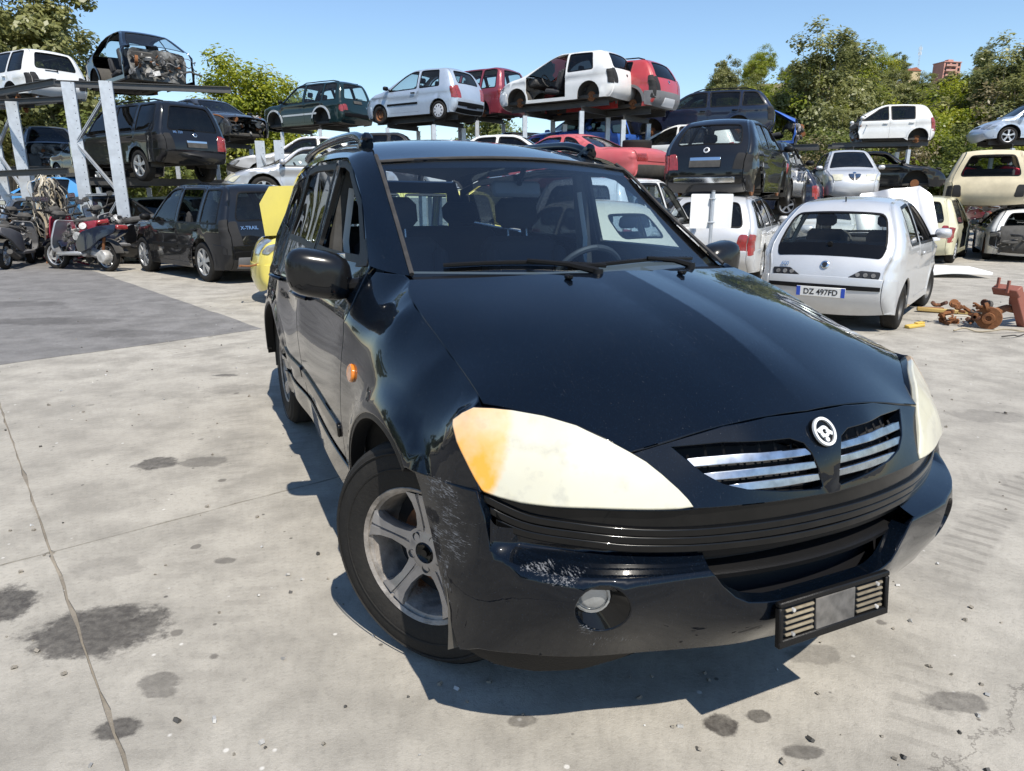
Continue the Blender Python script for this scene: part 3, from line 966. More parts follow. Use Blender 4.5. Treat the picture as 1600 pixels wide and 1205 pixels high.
shelf = ridge + [(.281, .622)] + b_top[3:-1][::-1]
for sg in (1, -1):
    ra_ = np.array(ridge)[::-1]; ta_ = np.array([(.268, .6222)] + [(.281, .622)] + b_top[3:-1][::-1])
    cols, rows_ = 60, 14
    UVg = []
    for c_ in range(cols + 1):
        a = .2690 + (.660 - .2690) * c_ / cols
        z0_ = np.interp(a, ra_[:, 0], ra_[:, 1]); z1_ = max(z0_ + .031, np.interp(a, ta_[:, 0], ta_[:, 1]))
        for r_ in range(rows_ + 1): UVg.append((a * sg, z0_ + (z1_ - z0_) * (r_ / rows_) ** 1.4))
    Vg = bump_f(np.array(UVg)); k_ = rows_ + 1
    Fg = [(c_ * k_ + r_, c_ * k_ + r_ + 1, (c_ + 1) * k_ + r_ + 1, (c_ + 1) * k_ + r_) for c_ in range(cols) for r_ in range(rows_)]
    e_ = 2e-3
    Ng = np.cross(bump_f(np.array(UVg) + [e_, 0]) - bump_f(np.array(UVg) - [e_, 0]), bump_f(np.array(UVg) + [0, e_ * .5]) - bump_f(np.array(UVg) - [0, 0]))
    Ng /= np.linalg.norm(Ng, axis=1)[:, None] + 1e-9
    Ng *= np.sign(Ng[:, 2] + .3 * Ng[:, 0])[:, None]
    mb.add(Vg, Fg if sg < 0 else [f_[::-1] for f_ in Fg], HP, Ng)
bumper = mb.build('front_bumper', hero)
for s in (-1, 1):
    ff = bump_f if s > 0 else mir(bump_f)
    mb = MB()
    outer = ff(np.array(fog)); n = len(fog)
    cen = ff(np.array([(.476, .528)]))[0]
    ax = cen - np.array([PCX, 0, cen[2]]); ax /= np.linalg.norm(ax)
    lat = np.cross([0, 0, 1], ax)
    lc = cen - ax * .045
    lr = .047
    inner = np.array([lc + lat * lr * math.cos(2 * PI * k / n) * s + np.array([0, 0, 1]) * lr * math.sin(2 * PI * k / n) for k in range(n)])
    mb.add(np.vstack([outer, inner]), [(k, (k + 1) % n, (k + 1) % n + n, k + n) for k in range(n)], GLOSSB)
    fg = mb.build('fog_light', bumper)
    mb = MB()
    prof = [(0, .008), (.014, .0075), (.028, .005), (.036, .001), (.0365, -.004), (.039, -.004), (.040, .004), (.045, .003), (.047, -.006), (.047, -.02)]
    V = []
    for r, t in prof:
        for k in range(20):
            a = 2 * PI * k / 20
            V.append(lc + lat * r * math.cos(a) + np.array([0, 0, 1]) * r * math.sin(a) + ax * t)
    F = [(i * 20 + k, i * 20 + (k + 1) % 20, i * 20 + 20 + (k + 1) % 20, i * 20 + 20 + k) for i in range(len(prof) - 1) for k in range(20)]
    mb.add(V, F, M['clear_lens'])
    mb.build('lens', fg)
    # lower lip
    mb = MB()
    panel(mb, [(.735, .33), (.72, .29), (.66, .262), (.58, .25), (.48, .255), (.40, .285), (.33, .325), (.33, .36), (.5, .37), (.70, .36)], ff, BP, h=.04, off=-.022, ctr=(0, 0, .5), rim=.03)
    mb.build('lower_lip', bumper)
# plate holder hangs slightly askew in the middle of the bumper
hold = MB()
W_, H_ = .392, .122
for (cx, cz, w, h) in ((0, H_ / 2 - .007, W_, .014), (0, -H_ / 2 + .011, W_, .022), (-W_ / 2 + .007, 0, .014, H_ - .03), (W_ / 2 - .007, 0, .014, H_ - .03)):
    hold.box((0, cx, cz), (.018, w, h), BP, None, .003)
hold.box((-.006, 0, 0), (.006, W_ - .02, H_ - .02), M['dark_inside'])
holder = hold.build('number_plate_holder', hero, (.888, 0, .434), (0, rad(-6), 0))
mb = MB(); mb.box((.002, .0, .0), (.008, .14, H_ - .036), pm('scuffed_plastic', (.06, .06, .062), .6, dust=.5, dustcol=(.25, .22, .18), var=.4, vscale=40), None, .002)
mb.build('centre_plate', holder)
for s in (-1, 1):
    for k in range(5):
        mb = MB(); mb.box((.0035, s * .125, -.030 + k * .016), (.007, .095, .0065), pm('muddy_plastic', (.05, .045, .04), .8, dust=.95, dustcol=(.36, .30, .20), var=.3, vscale=30), None, .0015)
        mb.build('holder_rib', holder)
    for zz in (-.03, .034):
        mb = MB(); mb.lathe([(0, .008), (.005, .007), (.006, 0)], M['junk_light'], 8, 'x', (.004, s * .15, zz)); mb.build('screw', holder)

# sides
def outline_pts():
    P = []
    for x, prof in ((-.45, [(1.12, .805), (1.05, .862), (.95, .908)]), (-.2, [(1.08, .826), (1.0, .876), (.92, .910), (.84, .930)]), (.1, [(.99, .812), (.93, .862), (.87, .902), (.80, .930)]), (.35, [(.92, .815), (.88, .850), (.82, .886)])):
        P += [(x, y, z) for z, y in prof]
    P += [(x, y, float(hood_t([(x, y)])[0]) - .004) for x, y in seam[::3]]
    lp = lamp_f(np.array([(.722, .939), (.746, .923), (.765, .905), (.747, .858), (.721, .82), (.698, .783)]))
    P += [tuple(p) for p in lp]
    P += [tuple(p) for p in bump_f(np.array([(.884, .743), (.779, .746)]))]
    P += [(-.6, .916, .953), (-.451, .927, .843), (-.15, .940, .794), (-.401, .945, .583), (-.496, .93, .44), (-1.643, .942, .727), (-2.369, .905, .406), (-.72, .795, 1.215),
          (-2.3, .82, 1.22), (-3.0, .785, 1.24), (-3.1, .88, 1.02), (-.588, .942, .569), (-2.03, .94, .55), (-3.1, .935, .8), (-3.7, .85, .8), (-3.72, .86, .5), (-3.65, .79, 1.1), (-3.5, .745, 1.27), (-1.6, .825, 1.215),
          (-.6, .895, 1.03), (-1.6, .925, 1.0), (-2.4, .92, 1.0), (-1.6, .90, .38), (-.62, .80, 1.20), (-.98, .735, 1.435), (-1.3, .70, 1.60), (-1.5, .685, 1.64), (-2.2, .685, 1.66), (-3.0, .665, 1.635), (-3.45, .65, 1.56)]
    return np.array(P)
SP = outline_pts()
side_t = TPS(SP[:, [0, 2]], SP[:, 1], lam=1.2e-3)
def side_f(q):
    x, z = q[:, 0], q[:, 1]
    y = side_t(q)
    for ax_, rr in ((0., .455), (-2.735, .455)):
        d = np.hypot(x - ax_, z - .36) - rr
        y = y + .020 * np.exp(-(np.maximum(d, 0) / .055) ** 4)
    y = y + .010 * np.exp(-((z - 1.0) / .035) ** 2) * np.clip((-.2 - x) * 3, 0, 1)
    return np.c_[x, y, z]
def arc(cx, cz, r, a0, a1, n=14): return [(cx + r * math.cos(rad(a0 + (a1 - a0) * k / n)), cz + r * math.sin(rad(a0 + (a1 - a0) * k / n))) for k in range(n + 1)]
seam_xz = [(x, float(hood_t([(x, y)])[0]) - .004) for x, y in seam]
lamp_xz = [tuple(p[[0, 2]]) for p in lamp_f(np.array([(.722, .939), (.746, .923), (.765, .905), (.764, .893), (.747, .858), (.721, .82), (.698, .783), (.685, .761)]))]
bs = bump_f(np.array([(.691, .758), (.779, .748), (.884, .745)]))
fender = [(-.608, .46), (-.608, 1.0), (-.60, 1.10), (-.575, 1.185), (-.43, 1.186)] + seam_xz + lamp_xz + [tuple(p[[0, 2]]) for p in bs] + arc(0, .36, .455, 57, 168, 18) + [(-.46, .455)]
fdoor = [(-.618, .47), (-.618, 1.0), (-.645, 1.20), (-.965, 1.452), (-1.28, 1.602), (-1.47, 1.634), (-1.635, 1.640), (-1.640, .47)]
fwin = [(-.79, 1.225), (-1.01, 1.425), (-1.30, 1.572), (-1.44, 1.598), (-1.57, 1.604), (-1.60, 1.225)]
rdoor = [(-1.655, .47), (-1.652, 1.637), (-2.2, 1.645), (-2.5, 1.63), (-2.62, 1.2)] + arc(-2.735, .36, .47, 72, 14, 8)
rwin = [(-1.70, 1.225), (-1.70, 1.597), (-2.2, 1.605), (-2.45, 1.59), (-2.535, 1.24)]
quart = [(-2.635, 1.2), (-2.515, 1.628), (-3.0, 1.615), (-3.45, 1.54), (-3.62, 1.25), (-3.73, .8), (-3.73, .42), (-3.15, .42)] + arc(-2.735, .36, .455, 170, 72, 12)
qwin = [(-2.645, 1.255), (-2.60, 1.575), (-3.1, 1.56), (-3.36, 1.50), (-3.46, 1.30)]
sill = [(-.44, .45), (-.50, .34), (-2.24, .34), (-2.29, .45)]
for s in (1, -1):
    ff = side_f if s > 0 else mir(side_f)
    cc = (-1.4, 0, .8)
    mb = MB(); panel(mb, fender, ff, HP, h=.04, ctr=cc, rim=.025, bev=.004); fen = mb.build('front_wing', hero)
    mb = MB(); panel(mb, sill, ff, HP, h=.06, off=.01, ctr=cc, rim=.03, bev=.006); mb.build('sill', hero)
    mb = MB(); panel(mb, fdoor, ff, HP, h=.06, holes=[inset(fwin, -.012)], ctr=cc, rim=.03, bev=.004)
    fr = MB(); panel(fr, inset(fwin, -.020), ff, BP, h=.05, off=.003, holes=[inset(fwin, .006)], ctr=cc, rim=.02)
    panel(fr, [(-.675, 1.20), (-.80, 1.30), (-.83, 1.29), (-.80, 1.19)], ff, BP, h=.05, off=.004, ctr=cc, rim=.02)
    fd = mb.build('front_door', hero); fr.build('window_frame', fd)
    mb = MB(); panel(mb, rdoor, ff, HP, h=.06, holes=[inset(rwin, -.012)], ctr=cc, rim=.03, bev=.004)
    rd = mb.build('rear_door', hero)
    fr = MB(); panel(fr, inset(rwin, -.024), ff, BP, h=.05, off=.003, holes=[inset(rwin, .004)], ctr=cc, rim=.02); fr.build('window_frame', rd)
    mb = MB(); panel(mb, quart, ff, HP, h=.06, holes=[inset(qwin, -.01)], ctr=cc, rim=.03, bev=.004); qd = mb.build('rear_quarter', hero)
    if s > 0:
        mb = MB(); panel(mb, fwin, ff, WS, h=.08, off=-.008, ctr=cc, rim=0); mb.build('side_window', fd)
    mb = MB(); panel(mb, rwin, ff, TINT, h=.08, off=-.006, ctr=cc, rim=0); mb.build('side_window', rd)
    mb = MB(); panel(mb, qwin, ff, TINT, h=.08, off=-.004, ctr=cc, rim=0); mb.build('side_window', qd)
    # mouldings, handles, indicator, wheel arch lip
    mb = MB(); panel(mb, roundpoly([(-.66, .545), (-.66, .590), (-1.625, .60), (-1.625, .555)], .015), ff, GLOSSB, h=.06, off=.012, ctr=cc, rim=.02, bev=.008); mb.build('door_moulding', fd)
    mb = MB(); panel(mb, roundpoly([(-1.67, .555), (-1.67, .60), (-2.26, .60), (-2.30, .56)], .015), ff, GLOSSB, h=.06, off=.012, ctr=cc, rim=.02, bev=.008); mb.build('door_moulding', rd)
    for par, xx in ((fd, -1.50), (rd, -2.42)):
        mb = MB()
        pts = ff(np.array([(xx - .11, .995), (xx - .08, 1.0), (xx, 1.003), (xx + .08, 1.0), (xx + .11, .995)]))
        o_ = np.array([0, s, .2])
        mb.tube([pts[0] + o_ * .004, pts[1] + o_ * .035, pts[2] + o_ * .04, pts[3] + o_ * .035, pts[4] + o_ * .004], .014, HP, 8, flat=.8)
        mb.build('door_handle', par)
    mb = MB(); panel(mb, ell(-.451, .845, .034, .026, 18), ff, M['amber_lens'], h=.02, off=.012, ctr=cc, rim=.014, bev=.008); mb.build('side_indicator', fen)
    for nm, cx, par, a0, a1 in (('arch_lip', 0, fen, 57, 190), ('arch_lip', -2.735, qd, 4, 176)):
        mb = MB()
        A = arc(cx, .36, .452, a0, a1, 24); B_ = arc(cx, .36, .436, a0, a1, 24)
        panel(mb, A + B_[::-1], ff, BP, h=.05, off=-.004, ctr=cc, rim=.05)
        mb.build(nm, par)
        mb = MB(); mb.lathe([(.46, s * .90), (.47, s * .35), (.1, s * .33)], M['liner'], 28, 'y', (cx, 0, .37), None, rad(-10), rad(190)); mb.build('wheel_housing', hero)
    # A pillar and roof rail panel
    inn = spline([(-.43, .712, 1.185), (-.80, .668, 1.40), (-1.14, .636, 1.608), (-1.45, .60, 1.688), (-2.2, .585, 1.725), (-3.0, .57, 1.695), (-3.45, .56, 1.615)], 6)
    midc = spline([(-.53, .765, 1.192), (-.885, .714, 1.425), (-1.215, .678, 1.612), (-1.47, .655, 1.668), (-2.2, .645, 1.695), (-3.0, .63, 1.67), (-3.5, .61, 1.595)], 6)
    oc = spline([(-.645, .803, 1.205), (-.968, .745, 1.455), (-1.285, .714, 1.606), (-1.5, .699, 1.640), (-2.2, .694, 1.650), (-3.0, .675, 1.622), (-3.5, .655, 1.54)], 6)
    mb = MB()
    G = np.array([inn, midc, oc])
    V = []; rows = 9
    for j in range(rows):
        t = j / (rows - 1)
        V.append((1 - t) ** 2 * G[0] * 1 + 2 * t * (1 - t) * (2 * G[1] - .5 * G[0] - .5 * G[2]) + t * t * G[2])
    n = len(inn)
    V = np.vstack(V) * [1, s, 1]
    mb.add(V, [(j * n + i, j * n + i + 1, (j + 1) * n + i + 1, (j + 1) * n + i) for j in range(rows - 1) for i in range(n - 1)], HP)
    mb.build('windscreen_pillar', hero, angle=60)
    mb = MB(); mb.tube([p * [1, s, 1] + [0.004, -.008 * s, .004] for p in inn[:14]], .009, GREYRUB, 6); mb.build('windscreen_seal', hero)
    # roof rail
    mb = MB()
    ry = [(-1.40, .606, 1.690), (-1.47, .602, 1.712), (-1.56, .600, 1.735), (-1.75, .597, 1.755), (-2.3, .592, 1.768), (-2.9, .582, 1.752), (-3.2, .575, 1.715)]
    pts = [np.array(p) * [1, s, 1] for p in spline(ry, 4)]
    mb.tube(pts, [.024 if 2 < i < 22 else .030 for i in range(len(pts))], HP, 10, flat=1.0)
    mb.box((-1.47, .603 * s, 1.70), (.17, .05, .05), HP, Euler((0, rad(-22), 0)), .015)
    mb.build('roof_rail', hero)
    # wing mirror
    mb = MB()
    n1, n2 = 14, 22
    V = []
    for i in range(n1 + 1):
        for k in range(n2):
            a = -PI / 2 + PI * i / n1; t = 2 * PI * k / n2
            se = lambda v, e: math.copysign(abs(v) ** e, v)
            x = se(math.sin(a), .7) * (.10 if a > 0 else .02)
            y = se(math.cos(a), .62) * se(math.cos(t), .55) * .124 * (1 - .10 * math.sin(t))
            z = se(math.cos(a), .62) * se(math.sin(t), .60) * .086
            y *= 1 - .10 * (z < 0) * abs(z) / .088
            V.append((x, y, z))
    F = [(i * n2 + k, i * n2 + (k + 1) % n2, (i + 1) * n2 + (k + 1) % n2, (i + 1) * n2 + k) for i in range(n1) for k in range(n2)]
    V = [(x, y, z + s * y * .16 - (.012 if z < 0 else 0)) for x, y, z in V]
    V_ = np.array(V); up_ = [f for f in F if V_[list(f)][:, 2].mean() > -.040]; lo_ = [f for f in F if V_[list(f)][:, 2].mean() <= -.040]
    mb.add(V, up_, pm('faded_mirror_shell', (.004, .0045, .0055), .24, coat=.3, coat_rough=.15, dust=.03, spec=.25))
    lm_ = MB(); lm_.add(V_ * [1.02, 1.012, 1.02], lo_, HP)
    mm = mb.build('wing_mirror', hero, (-.785, s * .965, 1.175), (0, 0, s * rad(12)), angle=70)
    lm_.build('lower_cover', mm, angle=70)
    mb = MB()
    mb.box((-.024, 0, 0), (.004, .205, .135), M['chrome'], None, .0015); mb.build('mirror_glass', mm)
    mb = MB()
    mb.tube([(-.70, .79 * s, 1.135), (-.735, .85 * s, 1.125), (-.775, .91 * s, 1.125)], [.05, .042, .045], BP, 10, flat=.6)
    mb.build('mirror_foot', hero)

# roof, windscreen, cowl, rear
RP = np.array([(-1.0, 0, 1.634), (-1.03, .3, 1.630), (-1.14, .631, 1.610), (-1.5, .59, 1.692), (-1.5, 0, 1.735), (-2.2, 0, 1.782), (-2.2, .58, 1.728), (-3.4, 0, 1.70), (-3.4, .56, 1.63), (-1.25, 0, 1.69), (-1.25, .45, 1.662)])
roof_t = TPS(RP[:, :2], RP[:, 2], 1)
roof_f = lambda q: np.c_[q[:, 0], q[:, 1], roof_t(q)]
mb = MB()
rh = [(-1.005, 0), (-1.01, .15), (-1.035, .3), (-1.075, .47), (-1.145, .628), (-1.45, .597), (-2.2, .582), (-3.0, .568), (-3.44, .555), (-3.48, 0)]
panel(mb, [(b, a) for a, b in sym([(y, x) for x, y in rh])], roof_f, HP, h=.08, ctr=(-2, 0, 1), rim=.02, bev=.006)
mb.build('roof', hero)
wsP = np.array([(-1.14, .631, 1.613), (-.471, .698, 1.191), (-.23, 0, 1.2), (-1.0, 0, 1.632), (-.85, .66, 1.42), (-.66, 0, 1.44)])
ws_t = TPS(wsP[:, 1:], wsP[:, 0], 0)
ws_f = lambda q: np.c_[ws_t(q), q[:, 0], q[:, 1]]
wh = [(0, 1.19), (.35, 1.187), (.55, 1.183), (.697, 1.176), (.668, 1.40), (.633, 1.606), (.47, 1.617), (.25, 1.626), (0, 1.629)]
mb = MB()
panel(mb, sym(wh), ws_f, WS, h=.06, ctr=(-2, 0, .8), rim=0)
wscr = mb.build('windscreen', hero)
mb = MB()
panel(mb, sym([(0, 1.594), (.45, 1.583), (.612, 1.575), (.655, 1.40), (.690, 1.176), (.72, 1.17), (.668, 1.41), (.634, 1.607), (.47, 1.618), (.25, 1.627), (0, 1.630)]), ws_f, GLOSSB, h=.05, off=-.004, ctr=(-2, 0, .8), rim=0)
mb.build('windscreen_border', wscr)
mb = MB()
mb.tube([ws_f(np.array([(y, 1.630 - .028 * (y / .63) ** 2)]))[0] + [.004, 0, .003] for y in np.linspace(-.63, .63, 19)], .007, GREYRUB, 6)
mb.build('top_seal', wscr)
# cowl between bonnet and glass
mb = MB()
yy = np.linspace(-.70, .70, 29)
V = []
for y in yy:
    a = abs(y)
    xr = np.interp(a, [0, .10, .25, .394, .519, .62, .72], [-.146, -.165, -.20, -.245, -.295, -.338, -.385])
    xg = float(ws_t([(y, 1.185)])[0])
    V += [(xr + .05, y, 1.150), (xr - .03, y, 1.165), ((xr + xg) / 2, y, 1.172), (xg - .03, y, 1.186)]
mb.add(V, [(i * 4 + j, i * 4 + j + 1, i * 4 + 5 + j, i * 4 + 4 + j) for i in range(len(yy) - 1) for j in range(3)], BP)
cowl = mb.build('cowl', hero)
for y0, y1, piv in ((-.58, -.02, -.10), (-.12, .52, .40)):
    mb = MB()
    pts = []
    for t in np.linspace(0, 1, 9):
        y = y0 + (y1 - y0) * t
        z = 1.212 + .012 * math.sin(t * PI)
        pts.append(ws_f(np.array([(y, z)]))[0] + [.018, 0, .004])
    mb.tube(pts, .008, BP, 6)
    pv = np.array([float(ws_t([(piv, 1.185)])[0]) + .06, piv, 1.185])
    mid = pts[4] + [.012, 0, .008]
    mb.tube([pv + [0, 0, .02], pv * .6 + mid * .4 + [0, 0, .02], mid], [.014, .010, .007], BP, 6)
    mb.lathe([(0, .03), (.018, .028), (.022, 0)], BP, 12, 'z', pv)
    mb.build('wiper', hero)
# tailgate
def tg_f(q):
    y, z = q[:, 0], q[:, 1]
    x = -3.76 - .03 * np.cos(y * 1.6) + np.clip(z - 1.02, 0, 1) * .44 + .12 * (np.abs(y) / .85) ** 3
    return np.c_[x, y, z]
rwn = [(-.62, 1.12), (.62, 1.12), (.54, 1.52), (-.54, 1.52)]
mb = MB(); panel(mb, [(-.85, .42), (.85, .42), (.86, .8), (.78, 1.2), (.60, 1.60), (-.60, 1.60), (-.78, 1.2), (-.86, .8)], tg_f, HP, h=.12, holes=[rwn], ctr=(-2, 0, .9), rim=.03)
tg = mb.build('tailgate', hero)
mb = MB(); panel(mb, rwn, tg_f, WS, h=.2, off=-.005, ctr=(-2, 0, .9), rim=0); mb.build('rear_window', tg)

# cabin
mb = MB(); mb.box((-1.9, 0, .40), (3.6, 1.6, .06), M['dark_inside'], None, .02); mb.box((.2, 0, .62), (1.0, 1.05, .34), M['dark_inside'], None, .03); mb.box((.05, 0, .345), (1.02, .96, .03), M['dark_inside']); mb.box((.1, 0, .5), (.9, .9, .3), M['dark_inside']); mb.build('floor_and_light_blocks', hero)  # floor pan, plus front boxes added to block view and sunlight through the nose
mb = MB(); panel(mb, [(-1.16, -.57), (-1.16, .57), (-3.4, .53), (-3.4, -.53)], lambda q: roof_f(q) - [0, 0, .035], pm('headlining', (.12, .12, .12), .9), h=.2, ctr=(-2, 0, 1), rim=0); mb.build('headlining', hero)
mb = MB()
V = []; yy = np.linspace(-.70, .70, 15)
for y in yy:
    hump = .03 * math.exp(-((y - .37) / .18) ** 2)
    xg = float(ws_t([(y, 1.185)])[0])
    V += [(xg - .04, y, 1.168), (xg - .22, y, 1.172 + hump * .6), (xg - .36, y, 1.165 + hump), (xg - .44, y, 1.11 + hump), (xg - .46, y, .70)]
mb.add(V, [(i * 5 + j, i * 5 + j + 1, i * 5 + 6 + j, i * 5 + 5 + j) for i in range(14) for j in range(4)], DASH)
mb.build('dashboard', hero, angle=60)
mb = MB()
st = Vector((-1.02, .37, 1.07)); R = Euler((0, rad(-62), 0)).to_matrix()
ring = [st + R @ Vector((.185 * math.cos(t), .185 * math.sin(t), 0)) for t in np.linspace(0, 2 * PI, 37)]
mb.tube(ring, .016, pm('wheel_leather', (.04, .041, .043), .6), 8, False)
for a in (0, 2.1, 4.2): mb.tube([st, st + R @ Vector((.18 * math.cos(a + PI / 2), .18 * math.sin(a + PI / 2), 0))], .016, BP, 6)
mb.lathe([(0, .03), (.05, .025), (.065, -.02)], BP, 16, 'z', st, R)
mb.build('steering_wheel', hero)
def seat_bm(w=.50, mat=None, head=True, ht=.62):
    """bucket seat: cushion, raked backrest, headrest"""
    mt = mat or M['seat_cloth']
    mb = MB()
    mb.box((.05, 0, .10), (.52, w, .16), mt, Euler((0, rad(-8), 0)), .05)
    mb.box((-.27, 0, .12 + ht / 2), (.15, w * .96, ht), mt, Euler((0, rad(-18), 0)), .05)
    for s in (-1, 1): mb.box((-.22, s * w * .43, .12 + ht / 2), (.16, .08, ht * .8), mt, Euler((0, rad(-18), 0)), .03)
    if head:
        mb.box((-.39, 0, .24 + ht), (.10, w * .52, .17), mt, Euler((0, rad(-14), 0)), .04)
        for s in (-1, 1): mb.tube([(-.36, s * .06, .08 + ht), (-.385, s * .06, .2 + ht)], .007, M['chrome'], 5)
    return mb
seat_me = seat_bm()
o = seat_me.build('seat', hero, (-1.45, .37, .52)); 
o2 = o.copy(); COL.objects.link(o2); o2.location = (-1.45, -.37, .52)
mb = seat_bm(1.25, None, False); 
for s in (-1, 1): mb.box((-.39, s * .36, .82), (.10, .26, .15), M['seat_cloth'], Euler((0, rad(-14), 0)), .04)
mb.build('rear_seat', hero, (-2.35, 0, .55))
mb = MB(); mb.box((-1.06, 0, 1.50), (.03, .25, .075), M['trim_grey'], Euler((0, rad(-14), 0)), .014); mb.tube([(-1.03, 0, 1.52), (-.98, 0, 1.585)], .012, BP, 6); mb.build('interior_mirror', hero)
for s in (-1, 1):
    mb = MB(); mb.tube([(-1.63, .70 * s, .55), (-1.64, .73 * s, 1.1), (-1.62, .66 * s, 1.60)], [.05, .05, .045], M['junk_dark'], 8, flat=.6); mb.build('door_pillar', hero)
    mb = MB(); mb.tube([(-1.56, .68 * s, .9), (-1.58, .69 * s, 1.25), (-1.59, .645 * s, 1.5)], .016, pm('belt_webbing', (.45, .44, .42), .8), 5, flat=.3); mb.build('seat_belt', hero)

# wheels
def tyre_prof(r, w, rr):
    h = w / 2
    return [(rr, -h * .86), (rr + .012, -h * .92), (rr + (r - rr) * .45, -h * 1.02), (r - .045, -h * .98), (r - .018, -h * .90), (r - .004, -h * .72), (r, -h * .4), (r, 0), (r, h * .4), (r - .004, h * .72), (r - .018, h * .90), (r - .045, h * .98), (rr + (r - rr) * .45, h * 1.02), (rr + .012, h * .92), (rr, h * .86)]
def hero_wheel(loc, rz, side):
    """outer face towards local -y"""
    w = thing('wheel', None, None, loc, (0, 0, rz)); w.parent = hero
    r, wd, rr = .372, .225, .218
    mb = MB()
    mb.lathe(tyre_prof(r, wd, rr), M['rubber'], 64)
    for j_ in (-.072, -.026, .026, .072): mb.lathe([(r + .0008, j_ - .004), (r + .0008, j_ + .004)], M['dark_inside'], 64)
    # raised lettering band on the side wall
    mb.lathe([(.285, -wd / 2 * 1.028), (.290, -wd / 2 * 1.045), (.292, -wd / 2 * 1.028)], M['rubber'], 64)
    mb.lathe([(.335, -wd / 2 * .995), (.339, -wd / 2 * 1.02), (.342, -wd / 2 * .985)], M['rubber'], 64)
    mb.build('tyre', w, angle=35)
    AL = pm('kerbed_alloy', (.38, .38, .39), .22, metal=.7, dust=.22, dustcol=(.14, .10, .075), rust=.22, var=.12, vscale=12)
    RR = pm('flaking_rim', (.34, .31, .28), .5, metal=.4, rust=.55, var=.4, vscale=18, bump=.3)
    mb = MB()
    mb.lathe([(.214, -.098), (.226, -.106), (.230, -.100), (.224, -.094), (.205, -.085), (.196, -.05), (.190, .06), (.22, .09)], RR, 56)
    mb.lathe([(.19, .02), (.0, .03)], M['dark_inside'], 24)
    rim = mb.build('rim', w, angle=35)
    mb = MB()
    for k in range(5):
        a = 2 * PI * k / 5 + .33
        R = Euler((0, -a, 0)).to_matrix()
        prof = [(.055, .050, -.060), (.09, .036, -.066), (.13, .030, -.075), (.17, .036, -.086), (.196, .050, -.093), (.207, .060, -.094)]
        V = []; F = []
        for x, hw, y in prof:
            for dz, dy in ((-hw, .014), (-hw * .82, .0), (-hw * .12, -.003), (-hw * .05, .004), (hw * .05, .004), (hw * .12, -.003), (hw * .82, 0), (hw, .014), (hw * .9, .035), (-hw * .9, .035)): V.append(R @ Vector((x, y + dy, dz)))
        for i in range(len(prof) - 1):
            for j in range(10): F.append((i * 10 + j, i * 10 + (j + 1) % 10, i * 10 + 10 + (j + 1) % 10, i * 10 + 10 + j))
        mb.add(V, F, AL)
    mb.lathe([(.032, -.060), (.036, -.072), (.058, -.068), (.074, -.062), (.082, -.064), (.084, -.050), (.084, -.03)], AL, 40)
    mb.build('spokes', w, angle=35)
    mb = MB()
    for k in range(5):
        a = 2 * PI * k / 5 + .33 + PI / 5
        c = (.057 * math.cos(a), 0, .057 * math.sin(a))
        mb = MB(); mb.lathe([(.0, -.062), (.008, -.062), (.009, -.054), (.0125, -.0685), (.0145, -.070)], M['junk_dark'], 12, 'y', c); mb.build('wheel_bolt', w)
    
    mb = MB()
    mb.lathe([(0, -.075), (.012, -.075), (.014, -.066), (.024, -.068), (.030, -.074), (.034, -.070), (.034, -.05)], GLOSSB, 24)
    mb.build('hub_cap', w)
    mb = MB(); mb.lathe([(0, .0), (.14, .0), (.14, .02), (0, .02)], M['rusty'], 28); mb.build('brake_disc', w)
    return w
hero_wheel((.02, -.775, .366), rad(33), -1)
hero_wheel((.02, .775, .372), rad(180 + 33), 1)
hero_wheel((-2.735, -.79, .368), 0, -1)
hero_wheel((-2.735, .79, .372), rad(180), 1)
